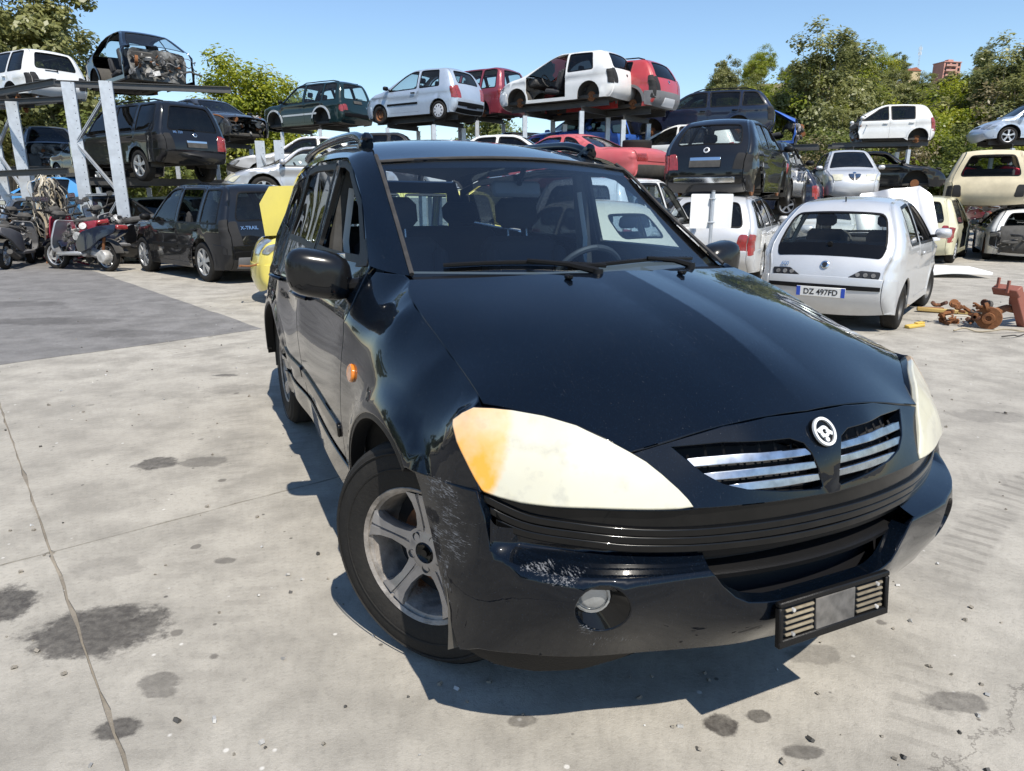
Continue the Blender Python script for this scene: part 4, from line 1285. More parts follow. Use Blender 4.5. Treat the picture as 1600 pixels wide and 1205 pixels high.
# ------------------------------------------------------------------ scrapyard cars: profile-driven bodies with real openings
TPL = dict(
 hatch=dict(p=[('rb',.03,.15),('',.005,.25),('',0,.40),('tail',.02,.62),('rt',.10,.94),('',.22,.99),('',.38,1.),('ft',.50,.965),('cowl',.745,.66),('',.87,.585),('nose',.965,.475),('',1.,.34),('',.995,.22),('fb',.97,.14)],
   w5=[(.20,.415,.20,.425),(.44,.69,.445,.535)], d5=[(.185,.425),(.425,.715)], w3=[(.15,.355,.185,.365),(.385,.69,.395,.535)], d3=[(.372,.715)], belt=(.63,.60), z0=.14),
 suv=dict(p=[('rb',.03,.24),('',.0,.34),('',0,.5),('tail',.012,.60),('rt',.05,.955),('',.2,.99),('',.4,1.),('ft',.60,.965),('cowl',.735,.65),('',.87,.61),('nose',.97,.545),('',1.,.40),('',.995,.30),('fb',.975,.22)],
   w5=[(.055,.215,.075,.215),(.24,.42,.24,.425),(.44,.70,.445,.625)], d5=[(.225,.43),(.43,.715)], belt=(.61,.60), z0=.24),
 sedan=dict(p=[('rb',.03,.15),('',0,.28),('',0,.42),('',.02,.60),('',.10,.665),('tail',.16,.675),('rt',.30,.955),('',.40,1.),('',.48,1.),('ft',.56,.96),('cowl',.72,.66),('',.86,.60),('nose',.965,.50),('',1.,.36),('',.995,.22),('fb',.975,.14)],
   w5=[(.235,.42,.315,.425),(.44,.685,.445,.575)], d5=[(.235,.43),(.43,.70)], w3=[(.25,.40,.345,.41),(.43,.685,.435,.575)], d3=[(.415,.70)], belt=(.66,.63), z0=.14),
 wagon=dict(p=[('rb',.03,.15),('',0,.28),('',0,.42),('tail',.012,.62),('rt',.095,.935),('',.2,.985),('',.4,1.),('ft',.56,.96),('cowl',.72,.66),('',.86,.60),('nose',.965,.50),('',1.,.36),('',.995,.22),('fb',.975,.14)],
   w5=[(.05,.20,.105,.20),(.22,.41,.22,.42),(.435,.685,.44,.575)], d5=[(.21,.425),(.425,.70)], belt=(.64,.62), z0=.14),
 coupe=dict(p=[('rb',.03,.15),('',0,.3),('',.01,.48),('',.06,.61),('tail',.14,.67),('',.27,.87),('rt',.36,.96),('',.46,1.),('',.50,1.),('ft',.58,.955),('cowl',.72,.67),('',.86,.60),('nose',.96,.48),('',1.,.34),('',.995,.22),('fb',.97,.14)],
   w3=[(.27,.385,.37,.395),(.41,.685,.415,.585)], d3=[(.40,.70)], belt=(.66,.64), z0=.15),
 round=dict(p=[('rb',.03,.17),('',0,.30),('',.02,.46),('',.08,.60),('tail',.13,.68),('rt',.30,.95),('',.42,1.),('',.52,1.),('ft',.61,.955),('cowl',.775,.645),('',.87,.57),('nose',.95,.44),('',1.,.31),('',.995,.22),('fb',.97,.15)],
   w3=[(.24,.40,.31,.41),(.43,.72,.435,.625)], d3=[(.415,.735)], belt=(.655,.62), z0=.16),
 city=dict(p=[('rb',.03,.15),('',.0,.26),('',0,.42),('tail',.03,.64),('rt',.15,.935),('',.28,.99),('',.42,1.),('ft',.55,.96),('cowl',.77,.66),('',.88,.60),('nose',.96,.48),('',1.,.34),('',.995,.22),('fb',.97,.14)],
   w3=[(.19,.365,.225,.375),(.395,.72,.405,.565)], d3=[(.385,.735)], w5=[(.20,.405,.21,.415),(.435,.72,.44,.56)], d5=[(.19,.42),(.42,.735)], belt=(.64,.62), z0=.14),
 mpv=dict(p=[('rb',.03,.15),('',0,.28),('',0,.45),('tail',.015,.62),('rt',.075,.935),('',.2,.985),('',.4,1.),('ft',.58,.965),('cowl',.80,.635),('',.885,.575),('nose',.965,.48),('',1.,.34),('',.995,.2),('fb',.97,.14)],
   w5=[(.06,.18,.09,.19),(.215,.42,.215,.43),(.45,.745,.455,.61)], d5=[(.205,.435),(.435,.76)], belt=(.62,.59), z0=.14),
 boxy=dict(p=[('rb',.02,.15),('',0,.25),('',0,.42),('tail',.015,.60),('rt',.06,.95),('',.2,.99),('',.4,1.),('ft',.56,.97),('cowl',.73,.64),('',.87,.60),('nose',.97,.53),('',1.,.38),('',1.,.22),('fb',.98,.14)],
   w5=[(.06,.20,.075,.20),(.225,.42,.225,.425),(.445,.69,.45,.575)], d5=[(.21,.43),(.43,.705)], w3=[(.10,.36,.11,.365),(.39,.69,.395,.575)], d3=[(.375,.705)], belt=(.60,.59), z0=.14),
)
_wheel_cache = {}
def wheel_parts(kind, r, tw):
    k = (kind, round(r, 3))
    if k in _wheel_cache: return _wheel_cache[k]
    rr = r * (.66 if kind != 'steel' and kind != 'rusty' else .60)
    t = MB(); t.lathe(tyre_prof(r, tw, rr), M['rubber'], 30)
    for j in (-.25, .25): t.lathe([(r + .001, tw * j - .006), (r + .001, tw * j + .006)], M['dark_inside'], 30)
    tm = t.mesh('tyre', True, 35)
    w = MB(); h = tw / 2
    if kind in ('rusty', 'steel'):
        mt = M['rusty_wheel'] if kind == 'rusty' else M['steel_dark']
        w.lathe([(rr, -h * .85), (rr * .93, -h * .7), (rr * .86, -h * .2), (rr * .72, -h * .38), (rr * .45, -h * .55), (rr * .38, -h * .3), (rr * .22, -h * .35), (0, -h * .35)], mt, 24)
        for k2 in range(8):
            a = 2 * PI * k2 / 8
            w.lathe([(0, -h * .50), (rr * .075, -h * .50), (rr * .075, -h * .40)], M['dark_inside'], 8, 'y', (rr * .62 * math.cos(a), 0, rr * .62 * math.sin(a)))
    elif kind == 'cover':
        mt = M['hubcap']
        w.lathe([(rr * 1.02, -h * .80), (rr * .98, -h * .96), (rr * .6, -h * 1.0), (rr * .25, -h * 1.03), (0, -h * 1.05)], mt, 28)
        for k2 in range(9):
            a = 2 * PI * k2 / 9
            R = Euler((0, -a, 0)).to_matrix()
            w.box(R @ Vector((rr * .72, -h * 1.0, 0)), (rr * .26, .012, rr * .17), M['dark_inside'], R, .004)
    else:
        n = 5 if kind == 'alloy5' else 6
        mt = M['alloy']
        w.lathe([(rr, -h * .85), (rr * 1.03, -h * .95), (rr * .97, -h * .9), (rr * .90, -h * .3), (rr * .88, h * .5)], mt, 28)
        w.lathe([(rr * .9, h * .1), (0, h * .1)], M['dark_inside'], 20)
        for k2 in range(n):
            a = 2 * PI * k2 / n + .3
            R = Euler((0, -a, 0)).to_matrix()
            poly = [(rr * .1, -rr * .13), (rr * .55, -rr * .12), (rr * .95, -rr * .2), (rr * .95, rr * .2), (rr * .55, rr * .12), (rr * .1, rr * .13)]
            w.prism([(a_, b_) for a_, b_ in poly], -h * .92, -h * .6, mt, 'y', (0, 0, 0), R)
        w.lathe([(0, -h * 1.0), (rr * .18, -h * .98), (rr * .28, -h * .9), (rr * .28, -h * .4)], mt, 18)
    wm = w.mesh('rim', True, 35)
    _wheel_cache[k] = (tm, wm)
    return tm, wm

def mirrored(mb):
    o = MB(); o.mats = list(mb.mats); o.m = list(mb.m); o.n = mb.n
    o.v = [v * [1, -1, 1] for v in mb.v]; o.nrm = [v * [1, -1, 1] for v in mb.nrm]
    o.f = [f[::-1] for f in mb.f]
    return o

def junk_mb(size, n, seed, mats=None, big=.34):
    """a tangle of brackets, boxes, hoses and pulleys filling a volume"""
    rn = random.Random(seed); mb = MB()
    mats = mats or [M['junk_dark'], M['junk_dark'], M['junk_dark'], M['junk_grey'], M['junk_grey'], M['junk_light'], M['rusty']]
    sx, sy, sz = size
    for i in range(n):
        c = [(rn.random() - .5) * sx, (rn.random() - .5) * sy, (rn.random() - .5) * sz]
        m = rn.choice(mats)
        t = rn.random()
        R = Euler((rn.uniform(-.6, .6), rn.uniform(-.6, .6), rn.uniform(-1.5, 1.5)))
        k = big * (1 - i / n * .75)
        if t < .5: mb.box(c, (sx * k * rn.uniform(.2, .7), sy * k * rn.uniform(.2, .7), sz * k * rn.uniform(.15, .8)), m, R, min(sx, sy, sz) * .03)
        elif t < .72:
            p = [np.array(c)]
            for j in range(5): p.append(p[-1] + np.array([rn.uniform(-1, 1) * sx, rn.uniform(-1, 1) * sy, rn.uniform(-1, .8) * sz]) * .16)
            mb.tube(spline(p, 3), rn.uniform(.008, .03), m, 6)
        else:
            r = rn.uniform(.05, .14) * min(1, sz * 1.6)
            mb.lathe([(0, -r * .3), (r, -r * .3), (r, r * .3), (0, r * .3)], m, 12, 'y', c, R.to_matrix())
    return mb

SEAT_ME = seat_bm().mesh('seat')
BENCH_ME = seat_bm(1.15, None, False, .5).mesh('rear_seat')

class Car:
    def __init__(s, name, label, cat, loc, yaw, tpl, wb, fo, ro, W, H, r, mat, doors=5, group='scrapped cars in the yard', rim='alloy5', pitch=0., roll=0., glass='glass_tint', miss=(), nowheel=(), plate=None, hub=True,
                 bumper=None, moulding=None, flare=.012, tum=.15, lampmat=None, light='clear_lens', tail='red_lens', cladding=None, cut=None, seats=True, crease=.012, rails=False, prof=None, grille=True, rgl=None, steer=0, taillow=None, seed=1, windows_open=(), rims=None, mirror=True):
        s.root = thing(name, label, cat, loc, (roll, pitch, rad(yaw)), group)
        T = dict(TPL[tpl]); P = prof or T['p']
        L = wb + fo + ro; x0 = -wb / 2 - ro
        s.L, s.x0, s.H, s.W, s.wb, s.r = L, x0, H, W, wb, r
        raw = [(x0 + a * L, b * H) for _, a, b in P]
        sp = spline(raw, 6)
        s.out = sp
        s.key = {k: i * 6 for i, (k, _, _) in enumerate(P) if k}
        seg = np.linalg.norm(np.diff(sp, axis=0), axis=1)
        s.S = np.concatenate([[0], np.cumsum(seg)])
        tg = np.gradient(sp, axis=0); tg /= np.linalg.norm(tg, axis=1)[:, None]
        s.nrm = np.c_[-tg[:, 1], tg[:, 0]]
        zb = lambda x: H * np.interp((x - x0) / L, [.1, .8], T['belt'])
        s.zb = zb
        z0 = T['z0'] * H
        hw = W / 2
        ra = r * 1.20
        arcs = (wb / 2, -wb / 2)
        fx = lambda f: x0 + f * L
        def Yb(q):
            x, z = q[:, 0], q[:, 1]
            b = zb(x)
            y = hw * (1 - .05 * np.clip((b * .75 - z) / b, 0, 1) ** 2)
            t = np.clip((z - b) / (H - b), -.3, 1)
            y = y - tum * hw * 2 * np.clip(t, 0, 1) ** 1.25 - .015 * np.clip(t + .15, 0, .3) / .3
            fr = np.clip((x - fx(.80)) / (L * .20), 0, 1.05); rr_ = np.clip((fx(.13) - x) / (L * .13), 0, 1.05)
            y = y - .11 * hw * 2 * fr ** 2.4 - .055 * hw * 2 * rr_ ** 2.2
            for a in arcs:
                d = np.hypot(x - a, z - r) - ra
                y = y + flare * np.exp(-(np.maximum(d, 0) / .05) ** 4)
            y = y + crease * np.exp(-((z - (b - .09)) / .03) ** 2) - crease * .7 * np.exp(-((z - .47 * H) / .05) ** 2)
            return y
        re = .085
        def Yf(q):
            d = segdist(q, sp, False)
            k = np.clip((re - d) / re, 0, 1)
            return Yb(q) - re * (1 - np.sqrt(np.maximum(0, 1 - k * k * .98)))
        side = lambda q: np.c_[q[:, 0], Yf(q), q[:, 1]]
        s.side = side
        Ye = Yb(sp) - re * (1 - math.sqrt(.02))
        kk = s.key
        cs = np.array([[0, .06], [s.S[kk['tail']], .05], [s.S[kk['rt']], .035], [s.S[kk['ft']], .03], [s.S[kk['cowl']], .055], [(s.S[kk['cowl']] + s.S[kk['nose']]) / 2, .035], [s.S[kk['nose']], .08], [s.S[-1], .12]])
        def strip(q):
            S_, t = q[:, 0], q[:, 1]
            bx, bz = np.interp(S_, s.S, sp[:, 0]), np.interp(S_, s.S, sp[:, 1])
            nx, nz = np.interp(S_, s.S, s.nrm[:, 0]), np.interp(S_, s.S, s.nrm[:, 1])
            l = np.hypot(nx, nz); nx, nz = nx / l, nz / l
            c = np.interp(S_, cs[:, 0], cs[:, 1]) * (1 - np.abs(t) ** 2.3)
            return np.c_[bx + nx * c, t * np.interp(S_, s.S, Ye), bz + nz * c]
        s.strip = strip
        # ---- outer side polygon with wheel arches
        bot = []
        for a in arcs:
            dx = math.sqrt(max(.01, ra * ra - (z0 - r) ** 2))
            th = math.degrees(math.atan2(z0 - r, dx))
            bot += arc(a, r, ra, th, 180 - th, 12)
        poly = [tuple(p) for p in sp] + [p for p in bot if True]
        if cut is not None:
            poly = [p for p in poly if p[0] < cut] ; 
        # ---- windows and doors
        top = sp[kk['tail']:kk['cowl'] + 1]
        zo = lambda x: np.interp(x, top[:, 0], top[:, 1])
        mt = .062
        wins = []
        for (a, b, c, d) in T['w%d' % doors]:
            a, b, c, d = map(fx, (a, b, c, d))
            q = [(a, zb(a) + .02), (b, zb(b) + .02)] + [(x, zo(x) - mt) for x in np.linspace(d, c, 6)]
            wins.append(roundpoly(q, .05, 3))
        drs = []
        for (a, b) in T['d%d' % doors]:
            a, b = fx(a), fx(b)
            zl = z0 + .09
            zt = lambda x: min(zo(x) - .028, 9)
            def lim(x, z):
                for ac in arcs:
                    h_ = (ra + .05) ** 2 - (z - r) ** 2
                    if h_ > 0:
                        if ac < 0: x = max(x, ac + math.sqrt(h_))
                        else: x = min(x, ac - math.sqrt(h_))
                return (x, z)
            q = [lim(a, zl), lim(b, zl)]
            zs = np.linspace(zl, zb(b) + .02, 12)[1:]
            q += [lim(b, z) for z in zs]
            # front edge of frame follows the window post
            wtop = [w for w in T['w%d' % doors] if fx(w[0]) >= a - .15 and fx(w[1]) <= b + .15]
            xf = max(fx(w[3]) for w in wtop) + .02 if wtop else b
            xr = min(fx(w[2]) for w in wtop) - .03 if wtop else a
            q += [(x, zt(x)) for x in np.linspace(xf, xr, 5)]
            q += [lim(a, z) for z in np.linspace(zb(a) + .02, zl, 12)[:-1]]
            Q = list(q)
            drs.append(np.array(Q))
        s.doors, s.wins = drs, wins
        inpaint = mat
        black = M['black_plastic']
        GL = M[glass]
        C_ = (0, 0, H * .45)
        holes = [inset(d, -.004) for d in drs]
        loose = [w for w in wins if not any(inpoly([w.mean(0)], d)[0] for d in drs)]
        ring = np.vstack([inset(list(sp) + [(fx(.9), z0), (fx(.1), z0)], re * k) for k in (.04, .16, .4, .8)])
        mbody = MB()
        side_holes = holes + [inset(w, -.004) for w in loose]
        panel(mbody, poly, side, mat, h=.13, holes=side_holes, ctr=C_, rim=.02, bev=.003, extra=ring if cut is None else None)
        MBY = MB()
        for src in (mbody, mirrored(mbody)):
            k = MBY.n; MBY.mats = src.mats; MBY.v += src.v; MBY.nrm += src.nrm; MBY.f += [tuple(i + k for i in f) for f in src.f]; MBY.m += src.m; MBY.n += src.n
        # ---- strip over the top: openings for the glass, lids
        g = s.S
        ws_ = [(g[kk['ft']] + .05, -.86), (g[kk['ft']] + .05, .86), (g[kk['cowl']] - .02, .90), (g[kk['cowl']] - .02, -.90)]
        rw_ = [(g[kk['tail']] + .04, -.84), (g[kk['rt']] - .05, -.80), (g[kk['rt']] - .05, .80), (g[kk['tail']] + .04, .84)]
        if rgl: rw_ = [(g[kk['tail']] + rgl[0], -rgl[2]), (g[kk['rt']] - rgl[1], -rgl[3]), (g[kk['rt']] - rgl[1], rgl[3]), (g[kk['tail']] + rgl[0], rgl[2])]
        ws_, rw_ = roundpoly(ws_, .07, 3), roundpoly(rw_, .12, 4)
        bon = [(g[kk['cowl']] + .05, -.88), (g[kk['nose']] - .02, -.82), (g[kk['nose']] - .02, .82), (g[kk['cowl']] + .05, .88)]
        send = g[-1]
        if cut is not None:
            i = max(j for j in range(len(sp)) if sp[j, 0] < cut); send = g[i]
        if cut is None and 'front' in miss: send = g[kk['nose']] + .03
        sh = [rw_] + ([ws_] if send > ws_[:, 0].max() else []) + ([bon] if 'bonnet' not in miss and cut is None else ([bon] if cut is None else []))
        panel(MBY, [(0, -1), (send, -1), (send, 1), (0, 1)], strip, mat, h=.13, holes=sh, ctr=C_, rim=0)
        s.body = MBY.build('body', s.root)
        if 'bonnet' not in miss and cut is None:
            mb = MB(); panel(mb, inset(bon, .006), strip, mat, h=.16, ctr=C_, rim=.03, bev=.004); s.bonnet = mb.build('bonnet', s.root)
        elif cut is None:
            s.junk('engine', (fo + .35, W * .72, H * .22), 40, (wb / 2 + .1, 0, H * .42), seed)
        def pane(nm, pol, f, par, out=True, key=''):
            fr = MB(); panel(fr, inset(pol, -.012), f, black, h=.15, off=.002, holes=[inset(pol, .016)], ctr=C_, rim=.012, bev=.002)
            if key not in miss and key not in windows_open: panel(fr, inset(pol, .0), f, GL, h=.25, off=-.008, ctr=C_, rim=0)
            return fr
        if ws_[:, 0].max() < send: pane('', ws_, strip, None, key='windscreen').build('windscreen', s.root)
        pane('', rw_, strip, None, key='rear_window').build('rear_window', s.root)
        for sd in (1, -1):
            sn = 'l' if sd > 0 else 'r'
            for w in loose:
                m_ = pane('', w, side, None, key='quarter' + sn)
                (m_ if sd > 0 else mirrored(m_)).build('side_window', s.root)
            for i, d in enumerate(drs):
                nm = 'door' if len(drs) == 1 else ('rear_door', 'front_door')[i]
                key = nm + '_' + sn
                if key in miss or nm in miss: continue
                ins = [w for w in wins if inpoly([w.mean(0)], d)[0]]
                if not hasattr(s, '_d%d' % i):
                    mb = MB(); panel(mb, inset(d, .005), side, mat, h=.13, holes=[inset(w, -.004) for w in ins], ctr=C_, rim=.03, bev=.003)
                    setattr(s, '_d%d' % i, mb)
                mb = getattr(s, '_d%d' % i)
                do = (mb if sd > 0 else mirrored(mb)).build(nm, s.root)
                for w in ins:
                    m_ = pane('', w, side, None, key=nm + '_win_' + sn); (m_ if sd > 0 else mirrored(m_)).build('side_window', do)
                xa = d[:, 0].min() + .09; zh = zb(xa) - .10
                if len(drs) == 1: xa += .03
                p = side(np.array([(xa + .07, zh)]))[0]
                mb = MB(); mb.box((p[0], (p[1] + .012) * sd, p[2]), (.17, .03, .035), black if s.dark(mat) or moulding else mat, None, .008); mb.build('door_handle', do)
                if moulding is not None:
                    xa, xb = d[:, 0].min(), d[:, 0].max()
                    zm = .36 * H
                    q = np.array([p for p in [(xa + .02, zm - .03), (xb - .02, zm - .03), (xb - .02, zm + .03), (xa + .02, zm + .03)]])
                    q = np.array([p if min(math.hypot(p[0] - a, p[1] - r) for a in arcs) > ra + .03 else (p[0] + (.30 if p[0] < 0 else -.02), p[1]) for p in q])
                    m_ = MB(); panel(m_, q, side, moulding, h=.2, off=.012, ctr=C_, rim=.02); (m_ if sd > 0 else mirrored(m_)).build('moulding', do)
                if nm in ('door', 'front_door') and mirror:
                    xm = d[:, 0].max() - .10
                    p = side(np.array([(xm, zb(xm) + .05)]))[0]
                    mb = MB()
                    V = []; F = []
                    for a in range(7):
                        for k in range(10):
                            u = -PI / 2 + PI * a / 6; t = 2 * PI * k / 10
                            V.append((p[0] + .03 + .07 * math.sin(u), (p[1] + .12 + .10 * math.copysign(abs(math.cos(t)) ** .6, math.cos(t)) * math.cos(u) ** .6) * sd, p[2] + .06 + .065 * math.copysign(abs(math.sin(t)) ** .6, math.sin(t)) * max(0, math.cos(u)) ** .6))
                    for a in range(6):
                        for k in range(10): F.append((a * 10 + k, a * 10 + (k + 1) % 10, a * 10 + 10 + (k + 1) % 10, a * 10 + 10 + k))
                    mb.add(V, F, black if moulding or s.dark(mat) else mat)
                    mb.tube([(p[0] - .02, (p[1] - .03) * sd, p[2] + .02), (p[0], (p[1] + .07) * sd, p[2] + .03)], .02, black, 6)
                    mb.build('wing_mirror', s.root, angle=70)
        # ---- bumpers, lamps, plates
        bm_ = bumper or mat
        front_ok = cut is None and 'front' not in miss
        def overl(nm, spoly, xpoly, m_, off, rim=.02, par=None, label=None):
            mb = MB()
            if spoly is not None: panel(mb, spoly, strip, m_, h=.12, off=off, ctr=C_, rim=rim, bev=.006)
            if xpoly is not None:
                a = MB(); panel(a, xpoly, side, m_, h=.1, off=off, ctr=C_, rim=rim, bev=.006)
                for src in (a, mirrored(a)):
                    k = mb.n; mp_ = [mb.slot(q) for q in src.mats]
                    mb.v += src.v; mb.nrm += src.nrm; mb.f += [tuple(i + k for i in f) for f in src.f]; mb.m += [mp_[i] for i in src.m]; mb.n += src.n
            return mb.build(nm, par or s.root, label=label)
        zs_ = lambda z, lo, hi: float(np.interp(z, sp[lo:hi, 1], g[lo:hi])) if sp[hi - 1, 1] > sp[lo, 1] else float(np.interp(-z, -sp[lo:hi, 1], g[lo:hi]))
        zr = .40 * H
        ki = int(np.argmin(np.abs(sp[:kk['tail'] + 1, 1] - zr)))
        s_r = g[ki]
        xr_arch = -wb / 2 - ra - .04
        if 'rear_bumper' not in miss:
            pr = [tuple(p) for p in sp[:ki + 1]]
            overl('rear_bumper', [(0, -1), (s_r, -1), (s_r, 1), (0, 1)], [(p[0] + .004, p[1]) for p in pr] + [(xr_arch, zr), (xr_arch - .02, z0 + .05), (pr[0][0] + .06, z0 + .02)], bm_, .014)
            if moulding is not None: overl('bumper_strip', [(s_r - .20, -.97), (s_r - .10, -.97), (s_r - .10, .97), (s_r - .20, .97)], None, black, .024)
        else:
            s.junk('bare_rear_panel', (.10, W * .72, H * .14), 14, (x0 + .16, 0, H * .24), seed + 5)
        if front_ok:
            ni = kk['nose']; zf = .36 * H
            kf = ni + int(np.argmin(np.abs(sp[ni:, 1] - zf)))
            pf = [tuple(p) for p in sp[kf:]]
            xf_arch = wb / 2 + ra + .04
            overl('front_bumper', [(g[kf], -1), (g[-1], -1), (g[-1], 1), (g[kf], 1)], [(p[0] - .004, p[1]) for p in pf] + [(pf[-1][0] - .06, z0 + .02), (xf_arch + .02, z0 + .05), (xf_arch, zf)], bm_, .014)
            if grille:
                overl('grille', roundpoly([(g[kf] - .13, -.34), (g[kf] - .02, -.30), (g[kf] - .02, .30), (g[kf] - .13, .34)], .05), None, black, .010)
            for sd in (1, -1):
                mb = MB()
                lp = roundpoly([(g[ni] - .02, .52 * sd), (g[ni] - .10, .97 * sd), (g[ni] + .16, .985 * sd), (g[ni] + .17, .60 * sd)], .06)
                panel(mb, lp, strip, M[light], h=.06, off=.012, ctr=C_, rim=.02, bev=.008)
                zn = sp[ni, 1]
                a = MB(); panel(a, roundpoly([(sp[ni, 0] - .20, zn + .03), (sp[ni, 0] - .02, zn - .01), (sp[ni + 3, 0] - .01, sp[ni + 3, 1]), (sp[ni, 0] - .02, zn - .13)], .04), side, M[light], h=.035, off=.012, ctr=C_, rim=.02)
                a = a if sd > 0 else mirrored(a)
                k = mb.n; mp_ = [mb.slot(q) for q in a.mats]; mb.v += a.v; mb.nrm += a.nrm; mb.f += [tuple(i + k for i in f) for f in a.f]; mb.m += [mp_[i] for i in a.m]; mb.n += a.n
                mb.build('headlight', s.root)
        else:
            fx_ = (cut if cut is not None else wb / 2 + fo * .5)
            if cut is not None:
                mb = MB(); panel(mb, roundpoly([(-W * .40, z0), (W * .40, z0), (W * .41, zb(cut) - .12), (W * .36, zb(cut) + .02), (-W * .36, zb(cut) + .02), (-W * .41, zb(cut) - .12)], .08), lambda q: np.c_[cut - .10 + .04 * np.sin(q[:, 0] * 7) + .05 * np.sin(q[:, 1] * 9 + q[:, 0] * 3), q[:, 0], q[:, 1]], pm('bare_bulkhead', (.13, .13, .125), .7, var=.85, vscale=7, rust=.2), h=.08, ctr=(-3, 0, .6), rim=.02); mb.build('bulkhead', s.root)
            s.junk('stripped_front_end', (.26 if cut is not None else fo * .7, W * .78, H * .36), 60, (fx_ - .02, 0, H * .40), seed)
        ti = kk['tail']
        lo_, hi_ = taillow or (.40, .03)
        for sd in ((1, -1) if 'notail' not in miss else ()):
            sn = 'l' if sd > 0 else 'r'
            mm = M['dark_inside'] if ('tail_' + sn in miss or 'tail' in miss) else M[tail]
            mb = MB()
            lp = roundpoly([(g[ti] - lo_, .74 * sd), (g[ti] - hi_, .80 * sd), (g[ti] - hi_, .99 * sd), (g[ti] - lo_, .99 * sd)], .05)
            panel(mb, lp, strip, mm, h=.05, off=.010, ctr=C_, rim=.02, bev=.008)
            k0 = int(np.argmin(np.abs(g - (g[ti] - lo_)))); k1 = int(np.argmin(np.abs(g - (g[ti] - hi_))))
            pr = [tuple(p) for p in sp[k0:k1 + 1]]
            if len(pr) >= 2:
                a = MB(); panel(a, [(p[0] + .004, p[1]) for p in pr] + [(pr[-1][0] + .10, pr[-1][1] - .02), (pr[0][0] + .13, pr[0][1] + .02)], side, mm, h=.035, off=.012, ctr=C_, rim=.02, bev=.006)
                a = a if sd > 0 else mirrored(a)
                k = mb.n; mp_ = [mb.slot(q) for q in a.mats]; mb.v += a.v; mb.nrm += a.nrm; mb.f += [tuple(i + k for i in f) for f in a.f]; mb.m += [mp_[i] for i in a.m]; mb.n += a.n
            mb.build('tail_light' if mm is not M['dark_inside'] else 'empty_lamp_recess', s.root)
        # lid seam, badge, wiper
        s.g, s.kk = g, kk
        # underbody, housings, floor, lining
        mb = MB(); xe_ = (cut - .15) if cut is not None else x0 + L * .93
        mb.box(((x0 + .1 + xe_) / 2, 0, z0 + .06), (xe_ - x0 - .1, W * .80, .10), M['liner'], None, .02)
        for k in range(5): mb.tube([(x0 + .4 + k * .1, (k - 2) * .2, z0 + .0), (xe_ - .3, (k - 2) * .16, z0 - .02)], .03, M['junk_dark'], 6)
        mb.build('underbody', s.root)
        xe = (cut if cut is not None else wb / 2 - ra * .4)
        for a in arcs:
            if cut is not None and a > cut: continue
            for sd in (1, -1):
                mb = MB()
                mb.lathe([(ra + .004, sd * (hw - .05)), (ra + .01, sd * (hw - .36)), (.05, sd * (hw - .37))], M['liner'], 16, 'y', (a, 0, r), None, rad(-5), rad(185))
                mb.build('wheel_housing', s.root)
        if seats:
            a, b = g[kk['rt']] + .05, g[kk['ft']] - .05
            mb = MB(); panel(mb, [(a, -.9), (b, -.9), (b, .9), (a, .9)], strip, M['trim_grey'], h=.3, off=-.04, ctr=C_, rim=0)
            mb.build('headlining', s.root)
            zf_ = z0 + .10
            for nm, me, x, y in (('seat', SEAT_ME, .12, .36), ('seat', SEAT_ME, .12, -.36), ('rear_seat', BENCH_ME, -.80, 0)):
                o = bpy.data.objects.new(nm, me); COL.objects.link(o); o.parent = s.root; o.location = (x * wb / 2.5, y, zf_ + .12)
                k = H / 1.5; o.scale = (.95, .95, .92 * k)
            mb = MB(); xd = s.out[kk['cowl'], 0] - .22
            mb.box((xd, 0, zb(xd) - .10), (.34, W * .80, .22), M['junk_dark'], Euler((0, rad(12), 0)), .05)
            ctr = Vector((xd - .30, .36, zb(xd) - .04)); R = Euler((0, rad(-65), 0)).to_matrix()
            mb.tube([ctr + R @ Vector((.18 * math.cos(t), .18 * math.sin(t), 0)) for t in np.linspace(0, 2 * PI, 19)], .016, M['junk_dark'], 6, False)
            mb.tube([ctr, ctr + Vector((.3, 0, -.06))], .03, M['junk_dark'], 6)
            mb.build('dashboard', s.root)
        # wheels
        tw = .185 if r < .32 else .22
        for a, fn in ((wb / 2, 'f'), (-wb / 2, 'r')):
            if cut is not None and a > cut: continue
            for sd in (1, -1):
                key = fn + ('l' if sd > 0 else 'r')
                if 'wheels' in miss or key in nowheel:
                    if hub:
                        mb = MB(); yy = sd * (hw - .16)
                        mb.lathe([(0, yy + .05), (.03, yy + .05), (.035, yy + .01), (.07, yy + .01), (.07, yy - .02), (.13, yy - .02), (.13, yy - .05), (0, yy - .05)][::1], M['rusty'], 18, 'y', (a, 0, r * .9))
                        mb.build('brake_hub', s.root)
                    continue
                kind = (rims or {}).get(key, rim)
                tm, wm = wheel_parts(kind, r, tw)
                w = thing('wheel', None, None, (a, sd * (hw - tw / 2 - .005), r), (0, 0, (0 if sd < 0 else PI) + (rad(steer) if fn == 'f' else 0)))
                w.parent = s.root
                for nm, me in (('tyre', tm), ('rim', wm)):
                    o = bpy.data.objects.new(nm, me); COL.objects.link(o); o.parent = w
        if rails:
            for sd in (1, -1):
                a, b = g[kk['rt']] + .15, g[kk['ft']] - .1
                pts = [strip(np.array([(x, .86 * sd)]))[0] + [0, 0, .05 if 0 < i < 7 else .0] for i, x in enumerate(np.linspace(a, b, 8))]
                mb = MB(); mb.tube(pts, .018, black, 6); mb.build('roof_rail', s.root)
    def dark(s, m): return sum(m.node_tree.nodes['Principled BSDF'].inputs['Base Color'].default_value[:3]) < .0 if False else m.name.startswith('dark')
    def junk(s, name, size, n, c, seed):
        o = junk_mb(size, n, seed).build(name, s.root, c)
        o['kind'] = 'stuff'
        return o
